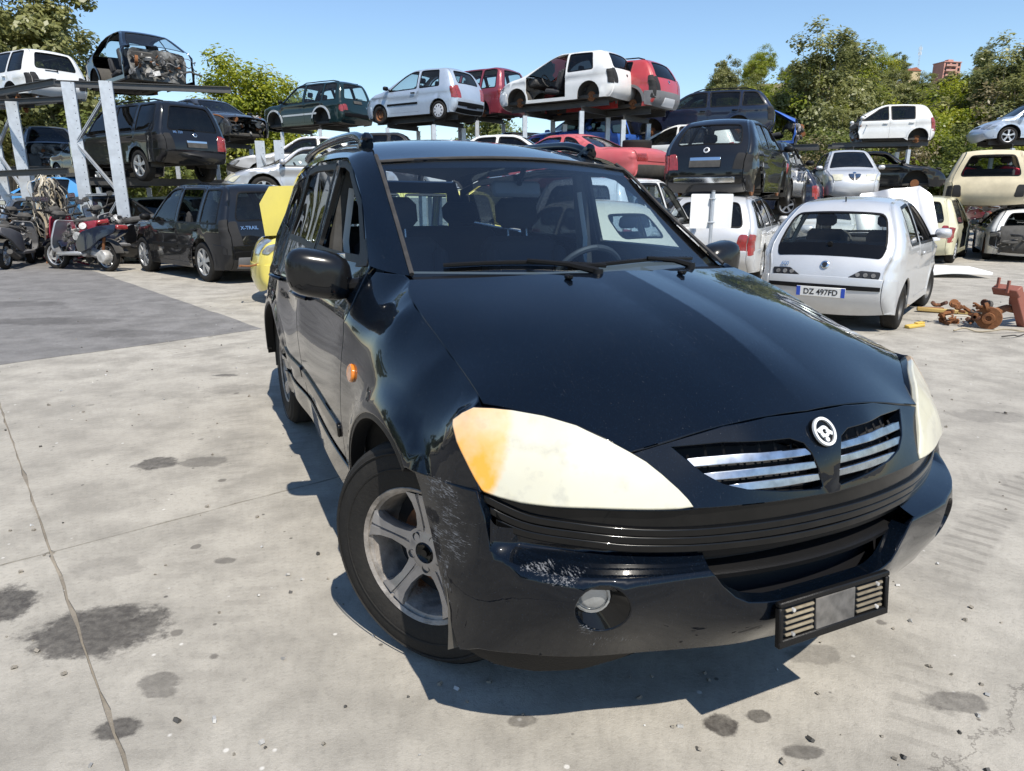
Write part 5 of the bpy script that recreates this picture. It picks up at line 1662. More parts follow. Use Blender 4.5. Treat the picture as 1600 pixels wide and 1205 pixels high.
    def pt(s, f, q):
        """point and outward normal on the strip (or side) surface"""
        q = np.array([q], float); e = 1e-3
        p = f(q)[0]
        n = np.cross(f(q + [e, 0])[0] - f(q - [e, 0])[0], f(q + [0, e])[0] - f(q - [0, e])[0])
        n /= np.linalg.norm(n) + 1e-9
        if np.dot(n, p - np.array([0, 0, s.H * .45])) < 0: n = -n
        return Vector(p), Vector(n)
    def mount(s, obj_name, sq, build, up=(0, 0, 1)):
        """place a small flat fitting on the strip: local x = right, y = up, z = out"""
        p, n = s.pt(s.strip, sq)
        x = Vector(up).cross(n).normalized(); y = n.cross(x)
        R = Matrix((x, y, n)).transposed().to_4x4()
        mb = MB(); build(mb)
        mb.transform(Matrix.Translation(p + n * .004) @ R)
        return mb.build(obj_name, s.root), Matrix.Translation(p + n * .004) @ R
    def zs(s, z, rear=True):
        """strip coordinate of a height on the rear (or front) face"""
        a = slice(0, s.kk['rt'] + 1) if rear else slice(s.kk['cowl'], len(s.g))
        return float(s.g[a][int(np.argmin(np.abs(s.out[a, 1] - z)))])
    def plate(s, z, text='', rear=True, w=.52, h=.11, blank=False, q=0):
        def b(mb):
            mb.box((0, 0, .012), (w, h, .012), M['plate_white'] if not blank else M['junk_dark'], None, .003)
        o, Mx = s.mount('number_plate', (s.zs(z, rear), q), b)
        if not blank:
            for sd in (-1, 1):
                mb = MB(); mb.box((sd * (w / 2 - .022), 0, .019), (.042, h * .96, .003), M['plate_blue']); mb.transform(Mx); mb.build('blue_band', o)
            if text:
                t = text_obj(text, h * .80, M['ink'], o, (0, 0, 0), (0, 0, 0), 'plate_number', .0008, .92, .0015)
                t.matrix_local = Mx @ Matrix.Translation((0, -.004, .0195)) @ Matrix.Diagonal((.95, 1, 1, 1))
        return o
    def badge(s, z, r=.04, rear=True, mat=None):
        def b(mb):
            mb.lathe([(0, .012), (r * .8, .012), (r, .006), (r, -.005)], mat or M['chrome'], 18, 'z')
            mb.lathe([(0, .014), (r * .62, .0135)], M['ink'], 18, 'z')
        return s.mount('badge', (s.zs(z, rear), 0), b)[0]
    def text(s, txt, z, q, size, mat, rear=True):
        p, n = s.pt(s.strip, (s.zs(z, rear), q))
        x = Vector((0, 0, 1)).cross(n).normalized(); y = n.cross(x)
        t = text_obj(txt, size, mat, s.root, (0, 0, 0), (0, 0, 0), 'model_lettering', .001, 1., .001)
        t.matrix_local = Matrix.Translation(p + n * .012) @ Matrix((x, y, n)).transposed().to_4x4()
        return t
    def strip_part(s, name, poly, mat, off=.012, rim=.02, h=.12):
        mb = MB(); panel(mb, poly, s.strip, mat, h=h, off=off, ctr=(0, 0, s.H * .45), rim=rim, bev=.004)
        return mb.build(name, s.root)
    def wiper(s, q0=0, q1=.45):
        a = s.g[s.kk['tail']] + .05
        p = [np.array(s.pt(s.strip, (a + .02, q0 + (q1 - q0) * t))[0]) + np.array(s.pt(s.strip, (a + .02, q0 + (q1 - q0) * t))[1]) * .015 for t in np.linspace(0, 1, 5)]
        mb = MB(); mb.tube(p, .010, M['black_plastic'], 6); mb.lathe([(0, -.02), (.025, -.02), (.025, .02), (0, .02)], M['black_plastic'], 8, 'x', p[0]); return mb.build('rear_wiper', s.root)
# ------------------------------------------------------------------ paints of the scrapped cars
PT = dict(
    white=paint('old_white_paint', (.74, .74, .72), dust=.10), silver=paint('silver_paint', (.50, .51, .53), .55, dust=.12), silver2=paint('pale_silver_paint', (.60, .61, .62), .35, dust=.14),
    bluesilver=paint('ice_blue_paint', (.46, .53, .62), .4, dust=.10), black=paint('dark_black_paint', (.010, .011, .014), .2, dust=0.03), navy=paint('dark_navy_paint', (.018, .03, .07), .35, dust=0.05),
    green=paint('dark_green_paint', (.008, .035, .038), .35, dust=0.04), grey=paint('dark_grey_paint', (.06, .065, .075), .5, dust=0.07), red=paint('red_paint', (.42, .022, .026), dust=.10), wine=paint('wine_red_paint', (.22, .02, .035), .2, dust=0.06),
    pink=paint('faded_red_paint', (.50, .07, .085), dust=.18, coat=.4, rough=.5), blue=paint('bright_blue_paint', (.02, .12, .50), .3, dust=.1), sky=paint('light_blue_paint', (.07, .32, .68), dust=.12),
    yellow=paint('yellow_paint', (.74, .62, .12), dust=.10), cream=paint('cream_paint', (.66, .60, .44), dust=.08), panda=paint('pale_cream_paint', (.66, .62, .42), dust=.12),
    burnt=pm('burnt_beige', (.60, .52, .36), .75, rust=.42, var=.15, vscale=3, dust=.2), gunmetal=paint('dark_gunmetal', (.085, .10, .12), .5, dust=0.06),
)
BPL = M['black_plastic']
cars = {}
def car(key, *a, **k):
    cars[key] = Car(*a, **k); return cars[key]
S_ = 'scrapped_car'
SUVC = 'car'
# --- left rack
c = car('A', S_, 'white off-road shell without rear lamps or wheels, highest at the far left', 'car', (-15.9, 24.2, 4.05), 150, 'suv', 2.8, .85, .95, 1.9, 1.7, .36, PT['white'], miss={'wheels', 'tail', 'rear_bumper', 'front_door_l', 'front_door_r'}, rgl=(.12, .06, .80, .84), seed=3)
c.wiper()
c = car('B', S_, 'black car shell stripped of doors and nose, on the left rack beside the posts', 'car', (-9.7, 20.0, 4.12), -44, 'sedan', 2.6, .9, 1.0, 1.74, 1.45, .31, PT['black'], miss={'wheels', 'front_door', 'rear_door', 'tail', 'front', 'rear_bumper'}, cut=.98, seed=11, glass='glass_clear')
c = car('C', S_, 'dark blue-grey off-roader with its front end stripped, between the left rack posts', 'car', (-16.5, 26.2, 2.15), -50, 'suv', 2.5, .8, .9, 1.75, 1.7, .33, PT['gunmetal'], miss={'wheels'}, cut=1.45, seed=21)
c = car('D', S_, 'black off-roader with alloy wheels seen from behind on the left rack', 'car', (-9.46, 18.78, 1.82), 146, 'suv', 2.82, .82, .95, 1.83, 1.80, .36, PT['black'], rails=True, miss={'tail_l'}, rgl=(.05, .06, .86, .82), glass='glass_dark', rim='alloy5')
c.badge(1.02, .05); c.text('ML 320', 1.06, .55, .075, M['chrome']); c.plate(.80, blank=True, w=.5); c.strip_part('plate_lamp_bar', [(c.zs(.87), -.34), (c.zs(.91), -.34), (c.zs(.91), .34), (c.zs(.87), .34)], M['chrome'], .02); c.wiper(0, .5)
c = car('E', S_, 'dark grey saloon with rusty front wheel and no front bumper, behind the left rack', 'car', (-10.33, 25.4, 3.16), -38, 'sedan', 2.75, .95, 1.1, 1.85, 1.47, .32, PT['grey'], miss={'front', 'wheels'}, seed=31)
w = thing('wheel', None, None, (2.75 / 2, -.82, .32)); w.parent = c.root
for nm, me in zip(('tyre', 'rim'), wheel_parts('rusty', .32, .22)):
    o = bpy.data.objects.new(nm, me); COL.objects.link(o); o.parent = w
# --- middle top row
c = car('F', S_, 'dark green estate off-roader with roof rails and silver wheel arches, no wheels', 'car', (-7.75, 29.2, 3.86), 146, 'boxy', 2.7, .85, 1.05, 1.78, 1.72, .37, PT['green'], miss={'wheels', 'tail_r'}, rails=True, moulding=PT['silver2'], hub=False, glass='glass_clear', taillow=(.40, .16))
for a_ in (1.35, -1.35):
    for sd in (1, -1):
        mb = MB(); panel(mb, arc(a_, .37, .52, 10, 178, 12) + arc(a_, .37, .455, 178, 10, 12), c.side if sd > 0 else mir(c.side), PT['silver2'], h=.1, off=.018, ctr=(0, 0, .8)); mb.build('arch_trim', c.root)
c.plate(.95, blank=True, w=.4); c.text('3.0', .80, -.6, .09, M['chrome']); c.wiper(0, -.4)
c = car('G', S_, 'silver three-door hatchback with one rusty front wheel, top of the middle rack', 'car', (-2.81, 24.09, 3.72), 146, 'hatch', 2.46, .75, .62, 1.66, 1.55, .29, PT['bluesilver'], doors=3, rims={'fl': 'rusty', 'rl': 'cover', 'fr': 'steel', 'rr': 'steel'}, moulding=BPL, taillow=(.36, -.02), glass='glass_clear', rgl=(.10, .06, .76, .80))
c.strip_part('plate_recess', [(c.zs(.40), -.36), (c.zs(.46), -.36), (c.zs(.46), .36), (c.zs(.40), .36)], M['ink'], .018); c.strip_part('lower_bumper', [(.02, -.97), (c.zs(.34), -.97), (c.zs(.34), .97), (.02, .97)], BPL, .022)
c = car('H', S_, 'wine red off-roader half hidden between the silver and the white hatchback', 'car', (-1.6, 26.9, 3.93), 143, 'boxy', 2.6, .8, .9, 1.75, 1.75, .34, PT['wine'], miss={'wheels'}, glass='glass_clear')
c = car('I', S_, 'white hatchback shell without doors and wheels on the centre rack', 'car', (1.62, 22.13, 3.9), 143, 'hatch', 2.47, .8, .72, 1.68, 1.48, .30, PT['white'], doors=3, miss={'wheels', 'door', 'tail', 'rear_bumper'}, seed=41, glass='glass_dark', taillow=(.36, -.02), mirror=False)
c.badge(.80, .035, mat=M['ink']); c.wiper(0, .4)
c = car('J', S_, 'red off-road hatchback with grey rear bumper, beside the white shell', 'car', (2.88, 22.6, 3.71), 141, 'hatch', 2.55, .8, .75, 1.74, 1.5, .33, PT['red'], miss={'wheels', 'tail_l'}, bumper=M['trim_grey'], taillow=(.55, -.05), glass='glass_dark', rails=True)
c.strip_part('skid_plate', [(.06, -.5), (.26, -.42), (.26, .42), (.06, .5)], M['hubcap'], .024); c.badge(.86, .05)
for a_ in (-1.275,):
    mb = MB(); panel(mb, arc(a_, .33, .47, 0, 180, 12) + arc(a_, .33, .40, 180, 0, 12), c.side, M['trim_grey'], h=.1, off=.014, ctr=(0, 0, .8)); mb.build('arch_trim', c.root)
# --- fillers in the second tier
for key, lab, loc, yaw, tp, pt, H_ in (('FA', 'black hatchback in the dark tier under the green off-roader', (-6.2, 26.0, 1.75), 150, 'hatch', 'black', 1.42), ('FB', 'dark grey hatchback in the tier behind the pickup cab', (-1.3, 25.6, 1.9), -30, 'hatch', 'grey', 1.45), ('FD', 'black saloon in the tier behind the faded red coupe', (4.6, 25.6, 1.95), 150, 'sedan', 'black', 1.4), ('FE', 'black estate low on the left rack behind the posts', (-12.6, 22.6, 1.85), 145, 'wagon', 'black', 1.45), ('FG', 'dark wagon in the lowest row under the dark blue estate', (7.6, 23.0, .9), 150, 'wagon', 'navy', 1.42)):
    car(key, S_, lab, 'car', loc, yaw, tp, 2.5, .85, .8, 1.7, H_, .30, PT[pt], miss={'front', 'wheels'} if key in ('FA', 'FD') else set(), seed=len(key) + ord(key[1]), glass='glass_dark')
# --- second tier, middle
c = car('L', S_, 'silver coupe facing left with milky headlight, above the black off-roader', 'car', (-4.96, 18.2, 1.27), -160, 'coupe', 2.42, .85, .8, 1.76, 1.35, .33, PT['silver'], doors=3, glass='glass_clear', light='dull_lens')
c = car('M2', S_, 'pale grey saloon roof showing behind the silver coupe', 'car', (-6.2, 22.2, 1.75), -165, 'sedan', 2.6, .9, 1.0, 1.74, 1.42, .31, PT['silver2'])
c = car('O', S_, 'dark grey pickup cab under the silver three-door hatchback', 'car', (-3.45, 22.5, 1.62), 0, 'boxy', 2.1, .5, .5, 1.75, 1.68, .34, PT['grey'], glass='glass_dark')
c = car('P', S_, 'white saloon roof just above the black estate roof', 'car', (.11, 19.2, 1.58), -12, 'sedan', 2.6, .9, 1.0, 1.74, 1.40, .31, PT['white'], glass='glass_dark')
c = car('Q', S_, 'bright blue car behind the centre rack posts', 'car', (2.35, 24.0, 2.5), -140, 'wagon', 2.5, .85, .9, 1.7, 1.46, .31, PT['blue'], miss={'wheels'})
c = car('Q2', S_, 'black estate with clear glass left of the bright blue car', 'car', (-.2, 26.5, 2.2), -165, 'wagon', 2.5, .85, .9, 1.7, 1.46, .31, PT['black'], glass='glass_clear')
c = car('R', S_, 'faded red wedge coupe with a loose tyre on its boot', 'car', (1.2, 16.6, 1.48), 139, 'sedan', 2.5, .9, 1.05, 1.7, 1.28, .30, PT['pink'], doors=3, miss={'wheels', 'rear_bumper', 'notail'}, bumper=BPL, glass='glass_clear',
        prof=[('rb',.03,.24),('',0,.34),('',0,.50),('',.015,.685),('',.12,.725),('tail',.21,.74),('rt',.36,.965),('',.42,1.),('',.48,1.),('ft',.55,.97),('cowl',.70,.70),('',.86,.60),('nose',.97,.48),('',1.,.36),('',.995,.26),('fb',.975,.2)], seed=51)
Rcar = c
for sd in (1, -1): c.strip_part('tail_light', roundpoly([(c.zs(.70), .55 * sd), (c.zs(.70), .99 * sd), (c.zs(.82), .99 * sd), (c.zs(.82), .55 * sd)], .02), M['red_lens'], .008)
c.strip_part('tail_panel', [(c.zs(.70), -.5), (c.zs(.82), -.5), (c.zs(.82), .5), (c.zs(.70), .5)], PT['pink'], .012)
c.strip_part('bare_lower_tail', [(.03, -.97), (c.zs(.62), -.97), (c.zs(.62), .97), (.03, .97)], M['junk_dark'], .016)
c = car('Rw', S_, 'white hatchback without bonnet behind the faded red coupe', 'car', (5.0, 22.3, 2.05), 150, 'hatch', 2.45, .8, .7, 1.66, 1.45, .30, PT['white'], doors=5, miss={'wheels', 'bonnet', 'rear_bumper'}, seed=53)
c = car('S', S_, 'dark blue estate with crushed tail on the right of the red hatchback', 'car', (6.1, 24.4, 3.24), 158, 'wagon', 2.7, .85, 1.0, 1.75, 1.46, .31, PT['navy'], miss={'wheels', 'rear_bumper', 'tail'}, seed=61, rails=True, glass='glass_tint', moulding=None)
c = car('T', S_, 'small blue wreck with bare front, behind the dark blue estate', 'car', (9.27, 26.5, 3.05), -25, 'hatch', 2.4, .75, .7, 1.6, 1.42, .29, PT['blue'], cut=.95, miss={'wheels', 'front_door', 'rear_door'}, seed=63)
c = car('U', S_, 'black city car with chrome rear bumper bar, no wheels, stacked on a silver estate', 'car', (4.33, 14.44, 1.34), 59, 'city', 2.3, .65, .62, 1.64, 1.49, .30, PT['black'], doors=3, miss={'wheels', 'tail_r'}, tail='red_lens', taillow=(.42, .12), glass='glass_clear', rgl=(.05, .08, .84, .84))
c.badge(.88, .055, mat=M['hubcap']); c.plate(.66, blank=True, w=.55, h=.12)
c.strip_part('handle_bar', [(c.zs(.735), -.40), (c.zs(.775), -.40), (c.zs(.775), .40), (c.zs(.735), .40)], M['chrome'], .02)
c.strip_part('bumper_bar', [(c.zs(.385), -.82), (c.zs(.445), -.82), (c.zs(.445), .82), (c.zs(.385), .82)], M['chrome'], .032)
U = c
c = car('V', S_, 'black small car with one pale wheel, close behind the black city car', 'car', (6.25, 18.0, 1.25), 60, 'city', 2.3, .65, .62, 1.62, 1.46, .29, PT['black'], doors=3, rim='steel', glass='glass_clear')
# --- right side
c = car('W', S_, 'silver tall hatchback facing forward with twin-rib grille, on a white car', 'car', (10.95, 24.0, 1.28), -106, 'mpv', 2.5, .82, .7, 1.6, 1.62, .30, PT['silver2'], light='dull_lens', glass='glass_tint', grille=False)
g_ = c.g; kk_ = c.kk
for sd in (-1, 1):
    sn = g_[kk_['nose']]
    gr = c.strip_part('grille', roundpoly([(sn - .02, .03 * sd), (sn - .02, .28 * sd), (sn + .10, .25 * sd), (sn + .18, .12 * sd), (sn + .20, .03 * sd)], .03), M['ink'], .012)
    for k in range(6):
        p_ = [np.array(c.pt(c.strip, (sn + .0 + t, (.055 + k * .036) * sd))[0]) + np.array(c.pt(c.strip, (sn + t, .1))[1]) * .02 for t in (0, .06, .14 - k * .008)]
        mb = MB(); mb.tube(p_, .007, M['chrome'], 5); mb.build('grille_rib', gr)
c.strip_part('badge', ell(sn - .08, 0, .06, .07, 12), M['chrome'], .014)
c = car('Wb', S_, 'white car roof under the silver tall hatchback', 'car', (8.9, 20.3, -.1), -115, 'hatch', 2.4, .8, .7, 1.64, 1.42, .29, PT['white'])
c = car('X', S_, 'black coupe with dropped side glass and stripped nose, under the white hatchback', 'car', (12.45, 25.2, 1.6), -22, 'coupe', 2.5, .9, .8, 1.75, 1.34, .32, PT['black'], doors=3, miss={'wheels', 'front'}, windows_open={'door_win_l', 'door_win_r'}, seed=71, glass='glass_clear')
c = car('Y', S_, 'white five-door hatchback with missing nose, high on the right rack', 'car', (13.78, 27.82, 3.24), 166, 'hatch', 2.36, .7, .55, 1.6, 1.47, .29, PT['white'], miss={'front'}, cut=.80, nowheel={'rl'}, seed=81, moulding=None, rim='steel', glass='glass_tint', taillow=(.40, -.10))
c.strip_part('door_line', [(0.01, -.9), (.05, -.9), (.05, .9), (.01, .9)], BPL, .01)
c = car('Z', S_, 'pale silver round-roofed coupe at the right edge, high on the rack', 'car', (19.25, 27.2, 3.27), 170, 'round', 2.5, .78, .82, 1.72, 1.5, .32, PT['bluesilver'], doors=3, glass='glass_tint', flare=.05)
c = car('AA', S_, 'burnt beige off-roader with bare rear window, rust-streaked', 'car', (12.32, 18.9, .92), 59, 'suv', 2.65, .8, .8, 1.78, 1.6, .36, PT['burnt'], miss={'tail', 'rear_bumper', 'rear_window', 'rear_door_win_r', 'front_door_win_r', 'quarterr', 'rear_door_win_l', 'front_door_win_l', 'quarterl'}, rim='rusty', seed=91, taillow=(.42, .16), rgl=(.05, .07, .84, .80), mirror=False)
sm_ = pm('red_cloth', (.45, .03, .05), .9)
for y_ in (-.45, .4):
    mb = MB(); mb.box((-.9, y_, 1.10), (.4, .55, .25), sm_, Euler((.2, .1, .3)), .08); mb.build('red_seat_cover', c.root)
c = car('AAb', S_, 'flattened rusty wreck under the burnt beige off-roader', 'car', (11.2, 20.3, -.12), 40, 'sedan', 2.6, .9, 1., 1.7, 1.14, .30, PT['burnt'], miss={'wheels', 'tail', 'rear_bumper', 'rear_window', 'windscreen'}, seed=93, seats=False)
c = car('AD', S_, 'burnt pale hatchback with blackened tail at the right edge', 'car', (12.8, 17.96, 0), 62, 'hatch', 2.5, .8, .75, 1.7, 1.18, .30, PT['white'], miss={'tail', 'rear_bumper', 'rear_window'}, bumper=M['junk_dark'], rim='rusty', seed=95)
c.strip_part('scorched_panel', [(c.zs(.25), -.9), (c.zs(.80), -.9), (c.zs(.80), .9), (c.zs(.25), .9)], M['junk_dark'], .02, h=.08)
mb = junk_mb((.3, 1.5, .4), 40, 96, [M['junk_dark'], M['ink'], M['junk_grey']]); o = mb.build('melted_debris', c.root, (c.x0 - .02, 0, .45)); o['kind'] = 'stuff'
c = car('AC', S_, 'cream city car with doors open behind the small silver hatchback', 'car', (10.2, 17.46, 0), 52, 'boxy', 2.16, .62, .62, 1.49, 1.45, .27, PT['panda'], doors=3, miss={'door_r'}, rim='cover', glass='glass_clear')
c = car('AE', S_, 'silver estate with red tail lamp behind the white sign', 'car', (4.3, 14.2, 0), 64, 'wagon', 2.6, .9, 1.0, 1.72, 1.48, .31, PT['silver2'], glass='glass_tint', taillow=(.42, .08))
SEI = car('AB', S_, 'small silver three-door hatchback with empty lamp sockets, parked on the right', 'car', (4.5, 9.22, 0), 53, 'city', 2.2, .62, .52, 1.51, 1.44, .268, PT['silver2'], doors=3, miss={'notail'}, rim='steel', glass='glass_clear', windows_open={'door_win_r', 'door_win_l'}, taillow=None, rgl=(.02, .10, .88, .90), steer=-6,
    prof=[('rb',.03,.15),('',.0,.26),('',.0,.41),('tail',.035,.60),('rt',.16,.925),('',.29,.985),('',.42,1.),('ft',.55,.96),('cowl',.77,.66),('',.88,.60),('nose',.96,.48),('',1.,.34),('',.995,.22),('fb',.97,.14)])
# --- ground row left
KX = car('K', S_, 'black off-roader parked on the ground behind the scooters', 'car', (-5.85, 14.0, 0), 138, 'boxy', 2.625, .68, .82, 1.765, 1.67, .35, PT['black'], rim='alloy6', glass='glass_tint', moulding=BPL, miss={'tail_l'}, taillow=(.50, -.05), windows_open={'rear_door_win_l'}, rgl=(.06, .07, .84, .80))
KX.text('X-TRAIL', .93, .52, .085, M['chrome']); KX.plate(.80, 'CK 418', w=.5, q=-.2); KX.strip_part('plate_lamp_bar', [(KX.zs(.90), -.5), (KX.zs(.95), -.5), (KX.zs(.95), .12), (KX.zs(.90), .12)], M['chrome'], .02); KX.strip_part('towing_bumper', [(.05, -.9), (KX.zs(.44), -.9), (KX.zs(.44), .9), (.05, .9)], M['trim_grey'], .03)
c = car('AI', S_, 'yellow city car with its bonnet up, half hidden by the black estate', 'car', (-2.0, 10.9, 0), 200, 'boxy', 2.3, .65, .65, 1.6, 1.56, .28, PT['yellow'], miss={'bonnet'}, rim='cover', glass='glass_clear')
mb = MB(); panel(mb, [(-.68, 0), (.68, 0), (.66, .55), (.45, .82), (-.45, .82), (-.66, .55)], lambda q: np.c_[1.10 + .10 * q[:, 1] - .85 * q[:, 0], .15 + .5 * q[:, 0] - .12 * q[:, 1], .93 + .84 * q[:, 1] - .05 * q[:, 0] ** 2], PT['yellow'], h=.15, ctr=(-1, 0, 1), rim=.02); mb.build('raised_bonnet', c.root)
c = car('AJ', S_, 'cream rounded vintage city car seen through the windscreen', 'car', (.9, 8.4, 0), 118, 'round', 1.84, .55, .56, 1.34, 1.40, .25, PT['cream'], doors=3, rim='cover', glass='glass_clear', rgl=(.10, .14, .50, .60))
c = car('AJ2', S_, 'white boxy hatchback behind the cream vintage car', 'car', (1.9, 11.9, 0), 60, 'boxy', 2.5, .8, .8, 1.7, 1.72, .30, PT['white'], glass='glass_clear')
c = car('AF', S_, 'light blue hatchback far behind under the left rack', 'car', (-14.6, 23.0, .62), 172, 'hatch', 2.4, .75, .7, 1.6, 1.42, .29, PT['sky'], windows_open={'front_door_win_l'})
c = car('AG', S_, 'grey-green saloon behind the fallen hoses', 'car', (-12.2, 18.6, 0), -60, 'sedan', 2.6, .9, 1., 1.72, 1.42, .31, PT['gunmetal'], glass='glass_clear')
c = car('AG2', S_, 'dark hatchback behind the scooters and the rack post', 'car', (-9.8, 17.5, 0), -40, 'hatch', 2.5, .8, .7, 1.68, 1.46, .30, PT['grey'], glass='glass_clear')
c = car('AH', S_, 'cream estate with dark glass behind the parked black off-roader', 'car', (-8.6, 19.3, 0), -15, 'wagon', 2.5, .85, .8, 1.68, 1.45, .30, PT['cream'], glass='glass_dark')
c = car('N1', S_, 'dark saloon in the lower row under the green off-roader', 'car', (-6.8, 22.8, .35), 150, 'sedan', 2.6, .9, 1., 1.74, 1.42, .31, PT['black'])
c = car('N2', S_, 'navy hatchback low behind the sign and the red coupe', 'car', (4.4, 17.2, 0), 40, 'hatch', 2.5, .8, .7, 1.68, 1.44, .30, PT['navy'])
c = car('N3', S_, 'black saloon low behind the vintage cream car', 'car', (3.1, 15.6, 0), 138, 'sedan', 2.6, .9, 1., 1.74, 1.2, .31, PT['black'])
c = car('N4', S_, 'wine red hatchback in the far row at the right edge', 'car', (17.6, 24.0, .6), 165, 'hatch', 2.5, .8, .7, 1.68, 1.44, .30, PT['wine'])

# --- the small silver hatchback: rear details
c = SEI
c.strip_part('rear_glass_band', roundpoly([(c.zs(.83), -.86), (c.zs(.92), -.90), (c.zs(.92), .90), (c.zs(.83), .86), (c.zs(.79), .5), (c.zs(.79), -.5)], .05), GLOSSB, .004)
c.wiper(0, .02)
c.badge(.70, .045); c.plate(.44, 'DZ 497FD'); c.text('600', .71, .72, .06, M['chrome'])
c.strip_part('bumper_strip', [(c.zs(.47), -.99), (c.zs(.53), -.99), (c.zs(.53), .99), (c.zs(.47), .99)], BPL, .022)
for sd in (1, -1):
    rec = c.strip_part('empty_lamp_recess', roundpoly([(c.zs(.575), .42 * sd), (c.zs(.585), .93 * sd), (c.zs(.675), .95 * sd), (c.zs(.66), .62 * sd)], .03), M['ink'], .007)
    for k in range(3):
        p_, n_ = c.pt(c.strip, (c.zs(.62), (.58 + .13 * k) * sd))
        mb = MB(); mb.lathe([(0, .012), (.022, .012), (.026, 0)], M['junk_grey'], 10, 'x', p_ + n_ * .004, n_.to_track_quat('X', 'Z').to_matrix()); mb.build('bulb_hole', rec)
mb = MB()
p_, n_ = c.pt(c.strip, (c.g[c.kk['rt']] + .12, 0)); mb.tube([p_, p_ + Vector((-.02, 0, .05))], .008, BPL, 6); mb.build('washer_jet', c.root)

# loose panels and parts lying on or leaning against cars
mb = MB(); panel(mb, [(-.62, -.5), (.62, -.5), (.60, .3), (.45, .5), (-.45, .5), (-.60, .3)], lambda q: np.c_[q[:, 0], q[:, 1], .05 * np.cos(q[:, 0] * 2) + .03 * np.cos(q[:, 1] * 3) + .02 * np.cos(q[:, 0] * 11)], paint('loose_bonnet_silver', (.33, .34, .36), .6, dust=.1), h=.12, ctr=(0, 0, -2), rim=.02)
props(mb.build('loose_bonnet', None, (6.45, 12.1, 1.12), (rad(64), rad(-8), rad(-12))), 'silver bonnet standing open behind the small silver hatchback', 'bonnet')
tw_ = thing('spare_tyre', 'loose black tyre lying on the boot of the faded red coupe', 'tyre', (2.65, 15.6, 2.53), (PI / 2 + .06, 0, 0))
for nm, me in zip(('tyre', 'rim'), wheel_parts('steel', .31, .19)):
    o = bpy.data.objects.new(nm, me); COL.objects.link(o); o.parent = tw_
mb = MB(); panel(mb, [(-.75, 0), (.75, 0), (.70, .45), (-.70, .45)], lambda q: np.c_[.35 * np.cos(q[:, 0] * 1.6), q[:, 0], q[:, 1]], M['black_plastic'], h=.1, ctr=(-1, 0, .2), rim=.05)
props(mb.build('loose_bumper', None, (-7.1, 20.2, 2.35), (rad(15), rad(70), rad(-60))), 'black loose bumper propped between the dark saloon and the silver coupe', 'bumper')
# ------------------------------------------------------------------ racks that carry the cars
GV, SD = M['steel_galv'], M['steel_dark']
def upright(parent, x, y, z, w=.26, d=.12, yaw=0.):
    """rolled open post profile with bolt holes and a base plate"""
    mb = MB()
    t = .012
    mb.box((0, -d / 2, z / 2), (w, t, z), GV)
    for s in (-1, 1):
        mb.box((s * (w / 2 - t / 2), 0, z / 2), (t, d - t, z), GV)
        mb.box((s * (w / 2 - .03), d / 2 - t, z / 2), (.05, t, z), GV)
    mb.box((0, 0, .008), (w + .16, d + .16, .016), GV)
    for k in range(int(z / .16)):
        for s in (.07,): mb.lathe([(0, -.001), (.010, -.001), (.010, .001)], M['ink'], 6, 'y', (s, -d / 2 - t / 2 - .001, .25 + k * .16))
    return mb.build('upright', parent, (x, y, 0), (0, 0, yaw), smooth=False)
def bar(parent, a, b, w, h, mat, name):
    a, b = Vector(a), Vector(b); d = b - a
    mb = MB(); L = d.length
    mb.box((L / 2, 0, h / 2 - .008), (L, w, .016), mat); mb.box((L / 2, 0, -h / 2 + .008), (L, w, .016), mat); mb.box((L / 2, 0, 0), (L, .018, h - .034), mat)
    o = mb.build(name, parent, a, d.to_track_quat('X', 'Z').to_euler(), smooth=False)
    return o
def frame(parent, p, q, z):
    upright(parent, p[0], p[1], z, yaw=.35); upright(parent, q[0], q[1], z, yaw=.35)
    zz = .35; k = 0
    while zz < z - .4:
        z2 = min(zz + 1.15, z - .25)
        a, b = (p, q) if k % 2 == 0 else (q, p)
        bar(parent, (a[0], a[1] - .02, zz), (b[0], b[1] - .02, z2), .07, .05, GV, 'brace')
        if k % 2 == 1: bar(parent, (p[0], p[1] - .02, zz), (q[0], q[1] - .02, zz + .04), .07, .05, GV, 'brace')
        zz = z2; k += 1
rack1 = thing('storage_rack', 'galvanised rack of braced posts and dark beams at the far left', 'rack', (0, 0, 0))
frame(rack1, (-9.98, 16.9), (-9.05, 16.75), 3.95)
frame(rack1, (-13.75, 19.6), (-13.0, 19.4), 3.85)
frame(rack1, (-7.2, 21.0), (-6.6, 20.8), 3.0)
for z, pts in ((3.98, ((-14.3, 19.7), (-10.4, 17.1))), (2.05, ((-14.3, 19.7), (-10.4, 17.1)))): bar(rack1, (*pts[0], z), (*pts[1], z - .0), .10, .15, SD, 'beam')
bar(rack1, (-9.9, 17.0, 1.82), (-7.0, 21.0, 1.82), .10, .18, SD, 'beam')
bar(rack1, (-11.4, 18.0, 4.10), (-7.2, 19.2, 4.10), .10, .15, SD, 'beam')
bar(rack1, (-16.5, 22.5, 4.15), (-12.5, 21.2, 4.15), .10, .15, SD, 'beam')
bar(rack1, (-18.0, 24.5, 2.35), (-12.5, 23.0, 2.35), .10, .15, SD, 'beam')

